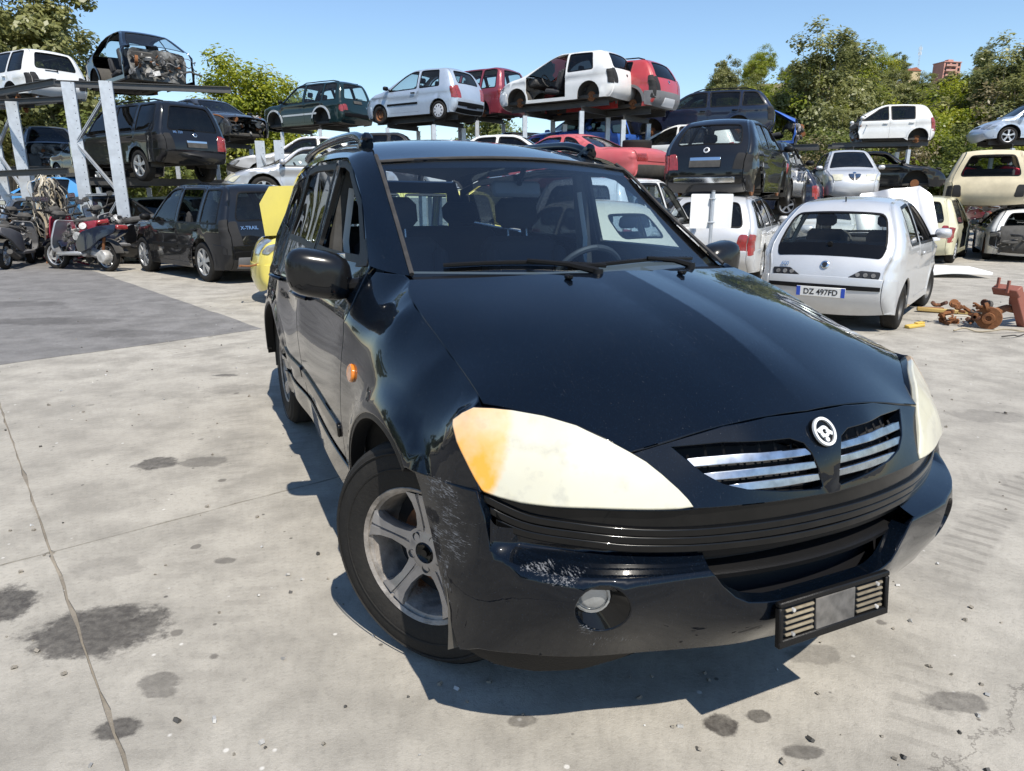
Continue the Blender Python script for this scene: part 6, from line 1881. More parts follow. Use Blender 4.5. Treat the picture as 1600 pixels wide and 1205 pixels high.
def cradle(label, keys, dy=.45, posts=True, zoff=0., ext=.2):
    """two long beams under each racked car, on cross beams and posts"""
    t = thing('storage_rack', label, 'rack', (0, 0, 0))
    for k in keys:
        c = cars[k]; M_ = c.root.matrix_basis
        x0, x1 = -c.wb / 2 - .25, c.wb / 2 + .25
        zt = .14 * c.H * (1 if c.H < 1.6 else 1.6) - .10 + zoff
        for s in (-1, 1): bar(t, M_ @ Vector((x0 - ext, s * dy, zt)), M_ @ Vector((x1 + ext, s * dy, zt)), .09, .16, SD, 'beam')
        for x in (x0 + .5, x1 - .5):
            a, b = M_ @ Vector((x, -dy - .3, zt - .15)), M_ @ Vector((x, dy + .3, zt - .15))
            bar(t, a, b, .08, .14, SD, 'cross_beam')
            if posts:
                for p in (a, b): upright(t, p.x, p.y, p.z - .07, .13, .09, .2)
    return t
bpy.context.view_layer.update()
cradle('dark beam rack carrying the dark green estate off-roader and grey saloon', ['F', 'E'])
cradle('rack with pale posts under the silver three-door and wine red cars', ['G', 'H'])
cradle('rack with slotted pale posts under the white doorless shell', ['I', 'J'])
cradle('rack carrying the dark blue estate and the small blue wreck', ['S', 'T'])
cradle('slim post rack under the white hatchback without nose', ['Y'])
cradle('dark frame rack under the round-roofed silver coupe', ['Z'])
cradle('low rack under the black coupe with dropped glass', ['X'])
cradle('low rack beneath the tall silver twin-grille hatchback', ['W'], posts=False)
cradle('low dark rack under the silver coupe and pale saloon', ['L', 'M2'])
cradle('low dark rack under the pickup, the blue car and white saloon roof', ['O', 'Q', 'Q2', 'P', 'Rw'])
cradle('low rack under the faded red wedge coupe', ['R'])
cradle('low rack below the dark blue-grey stripped off-roader', ['C', 'AF', 'N1', 'N4', 'FA', 'FB', 'FD', 'FE', 'FG'])

# ------------------------------------------------------------------ blank white sign seen from behind
sg = thing('sign', 'blank white sign board on a grey pole, seen from behind', 'sign', (2.80, 10.05, 0), (0, 0, rad(4)))
mb = MB(); P_ = roundpoly([(-.30, -.235), (.30, -.235), (.30, .235), (-.30, .235)], .02, 3); mb.prism([tuple(p) for p in P_], -.004, .004, M['white_panel'], 'y', (0, .035, 1.27)); mb.build('board', sg, smooth=False)
mb = MB(); mb.tube([(0, 0, 0), (0, 0, 1.535)], .024, GV, 14); mb.lathe([(0, .02), (.026, .016), (.026, 0)], M['trim_grey'], 12, 'z', (0, 0, 1.535)); mb.build('pole', sg)
for z in (1.12, 1.44):
    mb = MB(); mb.tube([(-.035, .03, z), (-.03, -.02, z), (0, -.032, z), (.03, -.02, z), (.035, .03, z)], .010, GV, 6); mb.build('clamp', sg)

# ------------------------------------------------------------------ scooters and motorbikes
def scooter(name, label, loc, yaw, body, shield, seed, stripped=True, lean=4., scale=1., tail=True, plate=False, seat=True):
    t = thing(name, label, 'scooter', loc, (rad(lean), 0, rad(yaw)), 'scrapped scooters along the rack')
    t.scale = (scale,) * 3
    R_ = .255
    for nm, x, st in (('f', .66, rad(8)), ('r', -.62, 0)):
        w = thing('wheel', None, None, (x, 0, R_), (0, 0, st)); w.parent = t
        mb = MB(); mb.lathe([(.185, -.035), (.20, -.052), (.235, -.05), (.252, -.03), (.256, 0), (.252, .03), (.235, .05), (.20, .052), (.185, .035)], M['rubber'], 28); mb.build('tyre', w)
        mb = MB(); mb.lathe([(.19, -.036), (.175, -.03), (.165, -.01), (.165, .01), (.175, .03), (.19, .036)], M['alloy'], 28)
        for k in range(3):
            a = 2 * PI * k / 3 + .4; R = Euler((0, -a, 0)).to_matrix()
            for d in (-.3, .3): mb.tube([R @ Vector((.03, 0, d * .05)), R @ Vector((.17, 0, d * .28))], [.016, .011], M['alloy'], 6)
        mb.lathe([(0, -.05), (.04, -.045), (.04, .045), (0, .05)], M['junk_grey'], 12); mb.build('rim', w)
        mb = MB(); mb.lathe([(.05, .055), (.10, .055), (.10, .06), (.05, .06)], M['junk_light'], 20); mb.build('brake_disc', w)
    mb = MB()
    for s in (-1, 1): mb.tube([(.66, s * .075, R_), (.57, s * .075, .58)], .022, M['junk_grey'], 8)
    mb.tube([(.57, 0, .58), (.47, 0, .92)], .028, M['junk_dark'], 8); mb.box((.57, 0, .58), (.06, .20, .05), M['junk_dark'], None, .01); mb.build('fork', t)
    mb = MB(); panel(mb, [(-.34, -.09), (.34, -.09), (.34, .09), (-.34, .09)], lambda q: np.c_[.66 + .30 * np.sin(q[:, 0] * 3), q[:, 1], R_ + .30 * np.cos(q[:, 0] * 3) - 2 * q[:, 1] ** 2], body, h=.06, ctr=(.66, 0, R_), rim=.01); mb.build('front_mudguard', t)
    mb = MB(); panel(mb, roundpoly([(-.20, .30), (.20, .30), (.24, .55), (.19, .86), (-.19, .86), (-.24, .55)], .06), lambda q: np.c_[.50 - .30 * (q[:, 1] - .55) - .9 * q[:, 0] ** 2 - .08 * (q[:, 1] < .42) * (.42 - q[:, 1]) * 8, q[:, 0], q[:, 1]], shield, h=.06, ctr=(0, 0, .6), rim=.03, bev=.008); mb.build('leg_shield', t)
    mb = MB(); mb.box((.12, 0, .29), (.62, .36, .07), shield, Euler((0, rad(2), 0)), .02); mb.build('footboard', t)
    def body_side(sg):
        def f(q):
            return np.c_[q[:, 0], sg * (.13 + .05 * np.cos((q[:, 0] + .4) * 2.4) - .35 * np.clip(q[:, 1] - .62, 0, 1) ** 2), q[:, 1]]
        return f
    for sg_ in (1, -1):
        mb = MB(); panel(mb, roundpoly([(-.12, .30), (-.05, .46), (-.22, .66), (-.62, .76), (-1.0, .80), (-.98, .68), (-.66, .56), (-.42, .40)], .05), body_side(sg_), body, h=.06, ctr=(-.4, 0, .55), rim=.05, bev=.008); mb.build('side_panel', t)
    if seat:
        mb = MB(); mb.box((-.38, 0, .76), (.62, .27, .11), M['junk_dark'], Euler((0, rad(7), 0)), .04); mb.build('saddle', t)
    mb = MB(); mb.box((-.42, .02, .30), (.52, .14, .15), M['junk_light'], Euler((0, rad(-8), 0)), .04); mb.lathe([(0, .09), (.10, .085), (.12, .05), (.12, -.05), (0, -.06)], M['junk_light'], 18, 'y', (-.62, .05, R_)); mb.lathe([(0, .09), (.085, .085), (.10, .04), (.1, -.02)], M['junk_grey'], 16, 'y', (-.22, .06, .33)); mb.build('engine', t)
    mb = MB(); mb.tube([(-.15, -.12, .22), (-.5, -.16, .22), (-.85, -.18, .36)], [.02, .055, .05], M['junk_dark'], 10); mb.build('exhaust', t)
    mb = MB(); mb.tube([(-.60, .08, R_), (-.70, .10, .62)], .025, M['rusty'], 8); mb.build('shock_absorber', t)
    mb = MB(); panel(mb, [(-.36, -.08), (.30, -.08), (.30, .08), (-.36, .08)], lambda q: np.c_[-.62 - .31 * np.sin(q[:, 0] * 2.8 + .5), q[:, 1], R_ + .31 * np.cos(q[:, 0] * 2.8 + .5)], M['junk_dark'], h=.07, ctr=(-.62, 0, R_), rim=.01); mb.build('rear_mudguard', t)
    mb = MB(); mb.tube([(.40, -.34, 1.0), (.46, -.2, .97), (.47, 0, .94), (.46, .2, .97), (.40, .34, 1.0)], .016, M['junk_dark'], 8)
    for s in (-1, 1): mb.tube([(.40, s * .36, 1.0), (.43, s * .22, .98)], .022, M['rubber'], 8)
    mb.build('handlebar', t)
    mb = MB(); mb.box((.52, 0, .95), (.13, .24, .15), M['junk_dark'] if stripped else body, Euler((0, rad(-25), 0)), .04); mb.build('lamp_housing', t)
    for s in (-1, 1):
        mb = MB(); mb.tube([(.44, s * .2, .98), (.40, s * .3, 1.16)], .007, M['junk_dark'], 5); mb.box((.40, s * .33, 1.20), (.03, .15, .09), M['junk_dark'], None, .02); mb.box((.383, s * .33, 1.20), (.004, .13, .07), M['chrome']); mb.build('mirror', t)
    if tail:
        mb = MB(); mb.box((-1.0, 0, .76), (.08, .22, .08), M['red_lens'], None, .02); mb.build('tail_light', t)
    if plate:
        mb = MB(); mb.box((-1.04, 0, .52), (.01, .18, .17), M['plate_white'], Euler((0, rad(15), 0))); mb.build('number_plate', t)
    if stripped:
        o = junk_mb((.5, .34, .34), 34, seed, [M['junk_dark'], M['junk_dark'], M['junk_grey'], M['junk_light']], .3).build('exposed_wiring', t, (.12, 0, .66)); o['kind'] = 'stuff'
    return t
BLK = PT['black']; CRIM = paint('crimson_paint', (.38, .015, .05), dust=.1)
scooter('scooter', 'dark scooter with silver leg shield and bare wiring, nearest at the left', (-8.85, 14.55, 0), 158, PT['navy'], PT['silver'], 5, scale=1.16, seat=False)
scooter('scooter', 'crimson scooter tangled behind the silver-shielded one', (-9.35, 15.35, .12), 150, CRIM, CRIM, 6, scale=1.12, lean=-6)
scooter('scooter', 'scooter with white number plate, seen from its back end at the left', (-10.75, 15.35, 0), 105, M['trim_grey'], M['trim_grey'], 7, scale=1.1, plate=True)
scooter('scooter', 'red and grey sports scooter cut by the left edge', (-11.75, 15.55, 0), 150, CRIM, PT['silver2'], 8, scale=1.12)
scooter('scooter', 'stripped black scooter frame behind the row at the left', (-11.1, 16.4, .1), 160, BLK, BLK, 9, scale=1.12)
scooter('scooter', 'black scooter wreck between the crimson scooter and the rack post', (-8.55, 15.9, .15), 170, BLK, M['trim_grey'], 10, scale=1.12, lean=-10)

# hoses and straps bundled on the pile
rn = random.Random(8)
mb = MB()
HM = [pm('tan_hose', (.33, .28, .20), .8, var=.3), pm('pale_hose', (.48, .44, .36), .8, var=.3), pm('dark_hose', (.05, .045, .04), .7)]
for k in range(64):
    m_ = rn.choice(HM)
    a = rn.uniform(0, 6.28); r0 = rn.uniform(.05, .32)
    top = np.array([math.cos(a) * r0 * .5, math.sin(a) * r0 * .5, 1.55 + rn.uniform(-.12, .12)])
    pts = [top + [math.cos(a) * .12, math.sin(a) * .1, -.12 + rn.uniform(-.2, 0)], top, top * [1.5, 1.5, 1] + [math.cos(a) * .10, math.sin(a) * .08, -.25], np.array([math.cos(a) * r0 * 1.15, math.sin(a) * r0, .85 + rn.uniform(-.15, .15)]), np.array([math.cos(a + .4) * r0 * 1.1, math.sin(a + .4) * r0, .42 + rn.uniform(-.2, .2)]), np.array([math.cos(a + .7) * r0 * .8 + .15 * rn.random(), math.sin(a) * r0 * .8, .12 + rn.uniform(0, .3)])]
    pts = [p_ + np.array([rn.uniform(-.05, .05), rn.uniform(-.05, .05), rn.uniform(-.04, .04)]) for p_ in resample(pts, .14, False)]; mb.tube(spline(pts, 2), rn.uniform(.012, .03), m_, 5, flat=rn.choice([1, .4]))
hb = thing('hose_bundle', 'tall bundle of tan hoses and straps standing behind the scooters', 'hose bundle', (-10.25, 16.0, .25))
o = mb.build('hoses', hb); o['kind'] = 'stuff'; o.scale = (1, 1, 1)
mb = MB(); mb.tube([(0, 0, -.25), (0, 0, 1.5)], .03, M['rusty'], 8); mb.build('stake', hb)

# ------------------------------------------------------------------ debris on the ground at the right
ax_ = thing('axle_part', 'rusty axle hub with brake disc lying on the ground at the right', 'axle', (5.45, 7.95, .0), (0, 0, rad(-20)))
mb = MB(); mb.lathe([(0, -.02), (.03, -.02), (.032, -.035), (.062, -.035), (.065, -.012), (.128, -.012), (.132, .012), (.128, .035), (0, .035)], M['rusty'], 28, 'x', (.02, -.05, .125), Euler((0, 0, rad(70))).to_matrix()); mb.build('brake_disc', ax_)
mb = MB(); mb.lathe([(.02, -.10), (.045, -.09), (.06, -.03), (.075, .02), (.075, .12), (.04, .2)], M['rusty_wheel'], 16, 'x', (-.06, .04, .13), Euler((0, 0, rad(55))).to_matrix()); mb.build('hub', ax_)
mb = MB(); mb.tube([(.05, .05, .16), (.24, .20, .22), (.48, .42, .16)], [.055, .04, .05], M['rusty'], 10); mb.build('axle_tube', ax_)
o = junk_mb((.42, .34, .26), 36, 77, [M['rusty'], M['rusty'], M['junk_dark'], M['rusty_wheel']], .34).build('brackets', ax_, (-.18, .12, .14)); o['kind'] = 'stuff'
RED = pm('red_oxide', (.26, .07, .045), .65, dust=.3, rust=.4)
rb = thing('steel_support', 'red-brown steel support leg lying at the right edge', 'steel support', (5.82, 8.05, .0), (0, 0, rad(10)))
mb = MB(); mb.box((.05, -.05, .20), (.11, .10, .62), RED, Euler((0, rad(-32), .2)), .008); mb.build('leg', rb)
mb = MB(); mb.box((.33, .1, .36), (.75, .07, .09), RED, Euler((0, rad(-10), rad(14))), .008); mb.build('arm', rb)
mb = MB(); mb.box((-.14, -.02, .43), (.10, .30, .10), RED, Euler((0, rad(-32), .2)), .01); mb.box((-.20, -.08, .48), (.02, .03, .14), RED); mb.box((-.20, .06, .50), (.02, .03, .14), RED); mb.build('bracket', rb)
mb = MB(); mb.box((.30, -.12, .10), (.11, .13, .10), M['white_panel'], Euler((0, .3, .3)), .01); mb.build('pale_block', rb)
YW = pm('worn_yellow', (.62, .42, .06), .6, dust=.35)
mb = MB(); mb.box((0, 0, .02), (.30, .07, .035), YW, Euler((.1, 0, 0)), .008); mb.box((.10, .01, .045), (.14, .05, .02), YW, None, .005)
props(mb.build('plastic_trim', None, (4.68, 8.0, 0.0), (0, 0, rad(28))), 'short yellow plastic trim lying between the silver hatchback and rusty axle', 'plastic trim')
mb = MB(); mb.box((0, 0, .03), (.74, .07, .05), pm('ochre_rail', (.42, .28, .07), .6, dust=.4), Euler((.0, .03, 0)), .01); mb.box((-.2, .05, .05), (.3, .05, .03), M['rusty'], Euler((0, 0, .15)), .006)
props(mb.build('plastic_rail', None, (5.68, 9.0, 0), (0, 0, rad(-22))), 'long ochre rail on the ground behind the rusty axle', 'rail')
rn = random.Random(12)
for i, (x, y, lab) in enumerate(((4.95, 7.7, 'tan cable looping in front of the rusty axle'), (5.25, 7.35, 'thin dark wire lying nearest on the ground at the right'), (5.3, 8.6, 'pale strap curling by the ochre rail'))):
    p = [np.array([x, y, .02])]
    a = rn.uniform(-1, 1)
    for j in range(9):
        a += rn.uniform(-.9, .9); p.append(p[-1] + np.array([math.cos(a) * .13, math.sin(a) * .09, 0])); p[-1][2] = .012 + rn.random() * .05
    mb = MB(); mb.tube(spline(p, 4), .008 if i else .011, (HM[0], HM[2], HM[1])[i], 5); props(mb.build('cable'), lab, 'cable')
wp = MB(); panel(wp, [(-.8, -.42), (.8, -.42), (.75, .40), (-.7, .45)], lambda q: np.c_[q[:, 0], q[:, 1], .10 + .05 * np.sin(q[:, 0] * 3 + 1) + .04 * q[:, 1] + .12 * np.clip(q[:, 0] - .4, 0, 1)], M['white_panel'], h=.12, ctr=(0, 0, -1), rim=.05)
props(wp.build('bodywork_sheet', None, (8.15, 13.5, 0), (0, 0, rad(-8))), 'crumpled white car panel flat on the ground behind the small silver hatchback', 'car panel')
for i, (x, y, s_, lab) in enumerate(((-9.9, 17.6, .55, 'heap of engine parts under the rack behind the crimson scooter'), (-6.9, 18.6, .8, 'heap of dark scrap under the black off-roader on the rack'), (1.0, 21.5, .9, 'dark scrap heap beneath the centre rack'), (6.2, 20.8, .8, 'scrap heap behind the black city car'), (10.2, 21.8, .8, 'scrap heap behind the cream city car'), (14.6, 21.5, .9, 'scrap heap at the right behind the burnt off-roader'))):
    o = junk_mb((2.6, 1.2, s_ * 1.4), 90, 300 + i, None, .25).build('scrap_heap', None, (x, y, s_ * .65)); props(o, lab, 'scrap heap', None, 'stuff')
o = junk_mb((3.2, .8, 1.0), 110, 401, [M['junk_dark'], M['junk_dark'], M['junk_grey'], M['junk_light'], M['rusty'], CRIM], .2).build('scrap_heap', None, (-10.2, 16.2, .5), (0, 0, -.35)); props(o, 'heap of stripped motorbike parts between the scooters and the rack posts', 'scrap heap', None, 'stuff')
# pebbles and crumbs scattered over the concrete
mb = MB(); rn = random.Random(21)
for k in range(420):
    y = 1.4 + 9 * rn.random() ** 1.6; x = (rn.random() - .5) * 1.7 * y
    r = rn.uniform(.003, .011)
    mb.box((x, y, r * .5), (r * rn.uniform(1, 2.2), r * rn.uniform(.8, 1.6), r), rn.choice([M['junk_dark'], DM, M['junk_light'], DM]), Euler((rn.random(), rn.random(), rn.random() * 3)))
props(mb.build('gravel', smooth=False), 'small stones and crumbs scattered over the concrete yard', 'gravel', None, 'stuff')
# ------------------------------------------------------------------ trees: tapered trunk, limbs, crown of leaf clumps
def leaf_mat(name, a, b_, c, trans=.5):
    m, nt, out = new_mat(name)
    b = NB(nt)
    at = b.n('ShaderNodeAttribute', attribute_name='tint', attribute_type='GEOMETRY')
    oi = b.n('ShaderNodeObjectInfo')
    f = b.math('ADD', at.outputs['Fac'], b.math('MULTIPLY', b.math('SUBTRACT', oi.outputs['Random'], .5), .35), clamp=True)
    col = b.ramp(f, [(0., a), (.5, b_), (1., c)])
    d = b.n('ShaderNodeBsdfDiffuse'); t = b.n('ShaderNodeBsdfTranslucent'); g = b.n('ShaderNodeBsdfGlossy'); g.inputs['Roughness'].default_value = .45
    g.inputs[0].default_value = (.5, .5, .5, 1)
    nt.links.new(col, d.inputs[0]); nt.links.new(col, t.inputs[0])
    mx = b.n('ShaderNodeMixShader'); mx.inputs[0].default_value = trans
    nt.links.new(d.outputs[0], mx.inputs[1]); nt.links.new(t.outputs[0], mx.inputs[2])
    m2 = b.n('ShaderNodeMixShader'); m2.inputs[0].default_value = .06
    nt.links.new(mx.outputs[0], m2.inputs[1]); nt.links.new(g.outputs[0], m2.inputs[2])
    nt.links.new(m2.outputs[0], out.inputs[0])
    return m
LM = dict(
    olive=leaf_mat('olive_leaves', (.13, .145, .05), (.24, .25, .085), (.36, .36, .14)),
    bright=leaf_mat('bright_leaves', (.12, .17, .015), (.27, .31, .025), (.44, .43, .04)),
    deep=leaf_mat('deep_green_leaves', (.08, .11, .025), (.16, .19, .04), (.26, .27, .07)),
    dry=leaf_mat('dry_leaves', (.14, .115, .06), (.24, .20, .10), (.33, .28, .16)),
)
BARK = pm('pale_bark', (.24, .20, .155), .9, var=.35, vscale=6, bump=.6, bscale=14)
def crown_mesh(name, seed, h, w, base, mat, leaf=.26, n_cl=46, per=90, cl_r=.75, gap=.25, tall=1.):
    rn = np.random.default_rng(seed)
    cl = []
    tries = 0
    while len(cl) < n_cl and tries < 4000:
        tries += 1
        u = rn.normal(size=3); u /= np.linalg.norm(u)
        r = rn.random() ** .42
        p = np.array([u[0] * w * r, u[1] * w * r, base + (h - base) * (.5 + .5 * u[2] * r)])
        t = (p[2] - base) / (h - base)
        lim = w * (.55 + .75 * math.sin(PI * min(1, t * .9 + .08)) ** .8) * .72
        if math.hypot(p[0], p[1]) > lim: continue
        cl.append(p)
    V = []; tint = []
    for c in cl:
        s = cl_r * rn.uniform(.55, 1.25)
        tv = rn.normal(.5, .22)
        k = int(per * rn.uniform(.6, 1.3))
        d = rn.normal(size=(k, 3)); d /= np.linalg.norm(d, axis=1)[:, None]
        pos = c + d * (s * rn.random((k, 1)) ** .5) * [1, 1, .72]
        nn = rn.normal(size=(k, 3)) * .42 + d * .5 + [0, 0, .55] + (c - [0, 0, (h + base) / 2]) / (w * 2.2)
        nn /= np.linalg.norm(nn, axis=1)[:, None]
        a = np.cross(nn, rn.normal(size=(k, 3))); a /= np.linalg.norm(a, axis=1)[:, None]
        bb = np.cross(nn, a); bb /= np.linalg.norm(bb, axis=1)[:, None]
        L = leaf * rn.uniform(.5, 1.3, (k, 1)); Wd = L * rn.uniform(.35, .7, (k, 1))
        q = np.stack([pos - a * L, pos + bb * Wd, pos + a * L, pos - bb * Wd], 1)
        V.append(q.reshape(-1, 3)); tint.append(np.clip(rn.normal(tv, .13, k), 0, 1))
    V = np.vstack(V); tint = np.concatenate(tint); n = len(tint)
    me = bpy.data.meshes.new(name)
    me.vertices.add(len(V)); me.vertices.foreach_set('co', V.ravel())
    me.loops.add(n * 4); me.loops.foreach_set('vertex_index', np.arange(n * 4, dtype=np.int32))
    me.polygons.add(n); me.polygons.foreach_set('loop_start', np.arange(0, n * 4, 4, dtype=np.int32)); me.polygons.foreach_set('loop_total', np.full(n, 4, dtype=np.int32))
    me.update()
    at = me.attributes.new('tint', 'FLOAT', 'FACE'); at.data.foreach_set('value', tint)
    me.materials.append(mat)
    return me, cl
def trunk_mesh(name, seed, cl, h, r0, base):
    rn = random.Random(seed); mb = MB()
    p = [np.array([0, 0, -.3])]
    for k in range(6): p.append(np.array([rn.uniform(-.15, .15) * k * .5, rn.uniform(-.15, .15) * k * .5, (k + 1) / 6 * h * .86]))
    sp_ = spline(p, 3)
    mb.tube(sp_, [r0 * (1 - .9 * i / (len(sp_) - 1)) for i in range(len(sp_))], BARK, 8)
    for c in cl[::2]:
        t = max(.15, min(.9, (c[2] - 1.2) / h)); i = int(t * .75 * (len(sp_) - 1)); s_ = sp_[i]
        m_ = (s_ * .5 + c * .5) + [0, 0, -.25]
        mb.tube(spline([s_, m_, c], 3), [r0 * .28, r0 * .24, r0 * .2, r0 * .15, r0 * .12, r0 * .08, r0 * .05][:7], BARK, 5)
    return mb.mesh(name)
KIND = {}
def tree_kind(k, seed, h, w, base, mat, r0=.2, **kw):
    cm, cl = crown_mesh('crown', seed, h, w, base, mat, **kw)
    KIND[k] = (trunk_mesh('trunk', seed, cl, h, r0, base), cm, h)
tree_kind('euc1', 1, 12.5, 3.0, 3.0, LM['olive'], n_cl=89, per=199, cl_r=.95, leaf=0.14)
tree_kind('euc2', 2, 11.0, 2.6, 2.2, LM['olive'], n_cl=78, per=199, cl_r=.9, leaf=0.14)
tree_kind('bro1', 3, 9.0, 3.4, 1.6, LM['bright'], n_cl=84, per=209, cl_r=1.0, leaf=0.120)
tree_kind('bro2', 4, 8.0, 3.0, 1.0, LM['deep'], n_cl=78, per=209, cl_r=.95, leaf=0.120)
tree_kind('clump', 9, 8.2, 3.1, .8, LM['bright'], n_cl=120, per=230, cl_r=1.0, leaf=.12)
tree_kind('bush', 5, 3.6, 1.9, .2, LM['deep'], r0=.08, n_cl=37, per=171, cl_r=.65, leaf=0.088)
tree_kind('bushb', 6, 3.2, 1.8, .2, LM['bright'], r0=.08, n_cl=34, per=171, cl_r=.6, leaf=0.088)
tree_kind('dry', 7, 5.5, 1.5, 1.2, LM['dry'], r0=.10, n_cl=31, per=114, cl_r=.7, leaf=0.088)
def tree(k, x, y, s, label, group=None, z=None, rz=None, cat='tree', sz=None):
    t = thing('bush' if k.startswith('bush') else 'tree', label, cat, (x, y, float(hill_z(x, y)) if z is None else z), (0, 0, (x * 7.3 + y * 3.1) % 6.28 if rz is None else rz), group)
    t.scale = (s, s, sz or s)
    for nm, me in (('trunk', KIND[k][0]), ('crown', KIND[k][1])):
        o = bpy.data.objects.new(nm, me); COL.objects.link(o); o.parent = t
def at(px, y): return (px - 800) / 1089.3 * (y * .965 + .26 * 0)
rn = random.Random(5)
WOOD = 'trees of the dense wood on the slope'
spec = []
# front row, right: tall, by picture position and depth
for px, y, k, s in ((1085, 52, 'bushb', 1.4), (1120, 56, 'bro2', .75), (1160, 50, 'bro1', .72), (1195, 46, 'bro2', .9), (1222, 42, 'bro1', .92), (1262, 40, 'euc1', .82), (1292, 43, 'euc2', .92), (1330, 46, 'bro2', 1.0), (1362, 50, 'euc2', .85), (1395, 44, 'bro2', .85), (1422, 48, 'euc2', .78), (1455, 42, 'bro1', .84), (1488, 45, 'euc2', .86), (1515, 40, 'dry', 1.4), (1540, 42, 'euc1', .80), (1575, 39, 'euc2', .74), (1612, 42, 'euc1', .76), (1660, 40, 'bro2', 1.1), (1710, 44, 'euc1', .9), (1770, 42, 'euc2', 1.),
                    (1245, 37, 'bro2', .62), (1305, 36, 'euc2', .55), (1350, 37, 'bro1', .55), (1400, 36, 'dry', 1.0), (1440, 37, 'bro1', .6), (1500, 35, 'bro2', .62), (1560, 35, 'bro1', .55), (1600, 36, 'bro2', .7), (1180, 38, 'dry', .9), (1130, 40, 'bushb', 1.2), (1210, 34, 'bush', 1.1), (1290, 33, 'bush', 1.2), (1380, 33, 'bushb', 1.0), (1470, 33, 'bush', 1.1), (1530, 33, 'bushb', 1.1), (1090, 36, 'bushb', .9), (1060, 40, 'bush', .9), (1260, 32, 'dry', .75), (1345, 34, 'bush', 1.2), (1425, 34, 'dry', .8)):
    spec.append((k, at(px, y), y, s))
for px, y, k, s in ((1068, 60, 'bro1', .7), (1095, 64, 'bro2', .8), (1130, 62, 'bro1', .82), (1150, 66, 'euc2', .75), (1185, 58, 'clump', .85), (1215, 60, 'bro2', .95), (1110, 74, 'clump', .8), (1172, 78, 'clump', .85), (1385, 58, 'clump', .95), (1412, 62, 'bro1', .95), (1440, 60, 'bro2', .9), (1470, 56, 'clump', 1.0), (1500, 58, 'bro1', 1.05), (1350, 40, 'clump', .62), (1425, 41, 'clump', .7), (1480, 38, 'clump', .55), (1245, 44, 'clump', .9), (1310, 47, 'bro1', .95), (1590, 37, 'clump', .6)):
    spec.append((k, at(px, y), y, s))
for y in np.arange(56, 150, 9.5):
    for px in range(1075, 1720, 50):
        p = px + rn.uniform(-28, 28); yy = y + rn.uniform(-4, 4)
        if 1400 < p < 1490 and 100 < yy: continue
        k = rn.choice(['bro2', 'bro2', 'euc2', 'bro1', 'bush', 'dry', 'euc2'])
        spec.append((k, at(p, yy), yy, rn.uniform(.55, .8) * (1.6 if k == 'bush' else 1) * (.85 if yy > 110 else 1)))
LMK = [(1075, 'the red off-road hatchback'), (1120, 'the dark blue estate'), (1175, 'the black city car'), (1225, 'the small blue wreck'), (1270, 'the tall silver hatchback'), (1320, 'the gap beside the nose-less hatchback'), (1365, 'the nose of the white hatchback'), (1410, 'the middle of the white hatchback'), (1450, 'the tail of the white hatchback'), (1490, 'the gap behind the white hatchback'), (1530, 'the nose of the round silver coupe'), (1575, 'the round silver coupe'), (1700, 'the right picture edge')]
def where(x, y):
    px = 800 + 1089 * x / (y * .965)
    l = min(LMK, key=lambda t: abs(t[0] - px))[1]
    return ('at the slope foot' if y < 41 else 'in the front row' if y < 54 else 'low on the slope' if y < 75 else 'halfway up the slope' if y < 105 else 'near the hilltop') + ' above ' + l
seen = {}
for k, x, y, s in spec:
    nm = dict(euc1='tall grey-olive tree', euc2='slender grey-olive tree', bro1='yellow-green tree', bro2='dark bushy tree', bush='dark green bush', bushb='bright green bush', dry='dry brownish tree', clump='dense bright tree')[k]
    tree(k, x, y, s, nm + ' ' + where(x, y), nm + 's ' + where(x, y))
for k, px, y, s, lab in (('euc1', 20, 36, 1.14, 'large grey-green tree at the top left corner, behind the white shell'), ('euc1', 95, 38, 1.12, 'large grey-green tree behind the black shell at the upper left'), ('euc2', -40, 34, 1.1, 'grey-green tree cut by the left edge'), ('bro2', 55, 40, 1.05, 'dark green tree low between the two large left trees'), ('euc2', 135, 42, 1.02, 'narrow grey-green tree right of the large left trees'),
                         ('bro2', 316, 46, .80, 'small green tree right of the black shell'), ('dry', 338, 44, 1.25, 'dry brownish tree beside the bright tree'), ('clump', 392, 44, 1.16, 'bright yellow-green tree behind the green off-roader'), ('clump', 436, 46, 1.02, 'yellow-green tree right half of the bright clump'), ('bro2', 365, 42, .80, 'darker green tree at the foot of the bright clump'), ('bush', 300, 38, 1.5, 'green bush behind the grey saloon'), ('bro2', 240, 44, .95, 'green tree mostly hidden behind the black shell'),
                         ('bro2', 770, 60, 1.28, 'distant tree top peeping over the wine red car'), ('bushb', 745, 42, 1.0, 'yellow-green bush glimpsed under the middle rack'), ('bushb', 870, 40, 1.2, 'pale bush glimpsed below the white doorless shell'), ('bushb', 1020, 36, 1.3, 'bright bush between the red coupe and black city car'), ('bush', 1000, 44, 1.2, 'green bush behind the red off-road hatchback'), ('bush', 160, 36, 1.5, 'green bush behind the left rack post'), ('bush', 210, 34, 1.4, 'green bush behind the black racked off-roader')):
    tree(k, at(px, y), y, s, lab)
# trees along the yard's left side: the black car's flank mirrors them
for i, (x, y) in enumerate(((-24, 2), (-27, 7), (-23, 11), (-29, 15), (-25, -3), (-27, -8), (-22, -13), (-34, 5), (-33, -2), (-30, 21), (-16, -19), (-9, -23), (-2, -25))):
    tree(('bro2', 'euc2', 'bro1')[i % 3], x, y, .78 + .1 * (i % 2), 'tree of the row along the left side of the yard', 'trees along the left side of the yard')

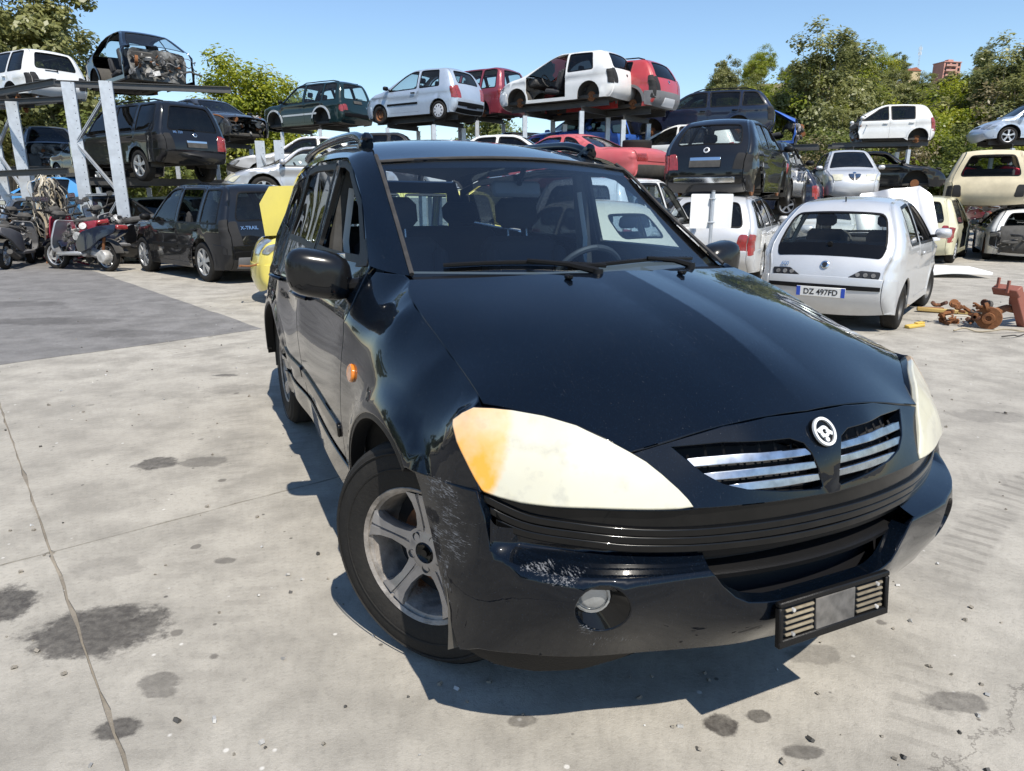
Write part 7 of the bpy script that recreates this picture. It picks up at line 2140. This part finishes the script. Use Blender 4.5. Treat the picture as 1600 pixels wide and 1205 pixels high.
# ------------------------------------------------------------------ pink block of flats on the hilltop, mast
bx, by = at(1449, 128), 128.
bz = float(hill_z(bx, by))
PK = pm('pink_render', (.52, .27, .22), .85, var=.12, vscale=.4)
bd = thing('apartment_building', 'pink block of flats with recessed balconies on the hilltop', 'building', (bx, by, bz), (0, 0, rad(10)))
mb = MB(); bd.scale = (.42, .42, .44); mb.box((0, 0, 3.8), (7.6, 6, 7.6), PK); mb.build('wall', bd, smooth=False)
mb = MB(); mb.box((0, 0, 7.75), (8.0, 6.4, .3), PK); mb.box((1.5, 1, 8.5), (2.4, 2, 1.2), PK); mb.build('roof', bd, smooth=False)
for k in range(4):
    z = 1.0 + k * 1.75
    for x in (-2.2, .6):
        mb = MB(); mb.box((x, -3.02, z + .62), (1.9, .08, 1.15), M['ink']); mb.build('window', bd, smooth=False)
    mb = MB(); mb.box((-.8, -3.45, z - .05), (5.0, .9, .14), pm('balcony_pale', (.55, .42, .38), .8)); mb.box((-.8, -3.88, z + .30), (5.0, .06, .55), PK); mb.build('balcony', bd, smooth=False)
    mb = MB(); mb.box((2.9, -3.03, z + .65), (.9, .08, 1.0), M['ink']); mb.build('window', bd, smooth=False)
h2 = thing('house', 'small ochre house among the trees below the hilltop flats', 'house', (at(1398, 120), 120, float(hill_z(at(1398, 120), 120))), (0, 0, .2))
h2.scale = (.5,) * 3; mb = MB(); mb.box((0, 0, 1.8), (4, 3, 3.6), pm('ochre_render', (.50, .40, .24), .85)); mb.build('wall', h2, smooth=False)
mb = MB(); mb.prism([(-2.3, 3.6), (2.3, 3.6), (0, 4.7)], -1.7, 1.7, pm('roof_tile_red', (.32, .12, .07), .85, var=.3)); mb.build('roof', h2, smooth=False)
mx_ = at(1406, 125)
ms = thing('radio_mast', 'thin lattice radio mast on the hilltop', 'mast', (mx_, 125, float(hill_z(mx_, 125))))
mb = MB()
for s in ((-.3, -.2), (.3, -.2), (0, .35)): mb.tube([(s[0], s[1], 0), (s[0] * .4, s[1] * .4, 9.5)], .05, M['steel_galv'], 5)
mb.build('lattice', ms); ms.scale = (.5, .5, .62)
for k in range(9):
    mb = MB(); f_ = 1 - .6 * k / 9; mb.tube([(-.3 * f_, -.2 * f_, k), (.3 * f_, -.2 * f_, k + .5), (0, .35 * f_, k + 1)], .035, M['steel_galv'], 4); mb.build('lattice_brace', ms)
for z in (7.5, 8.6):
    for a in (0, 2.1, 4.2):
        mb = MB(); mb.box((.45 * math.cos(a), .45 * math.sin(a), z), (.14, .14, .9), M['white_panel']); mb.build('antenna', ms)
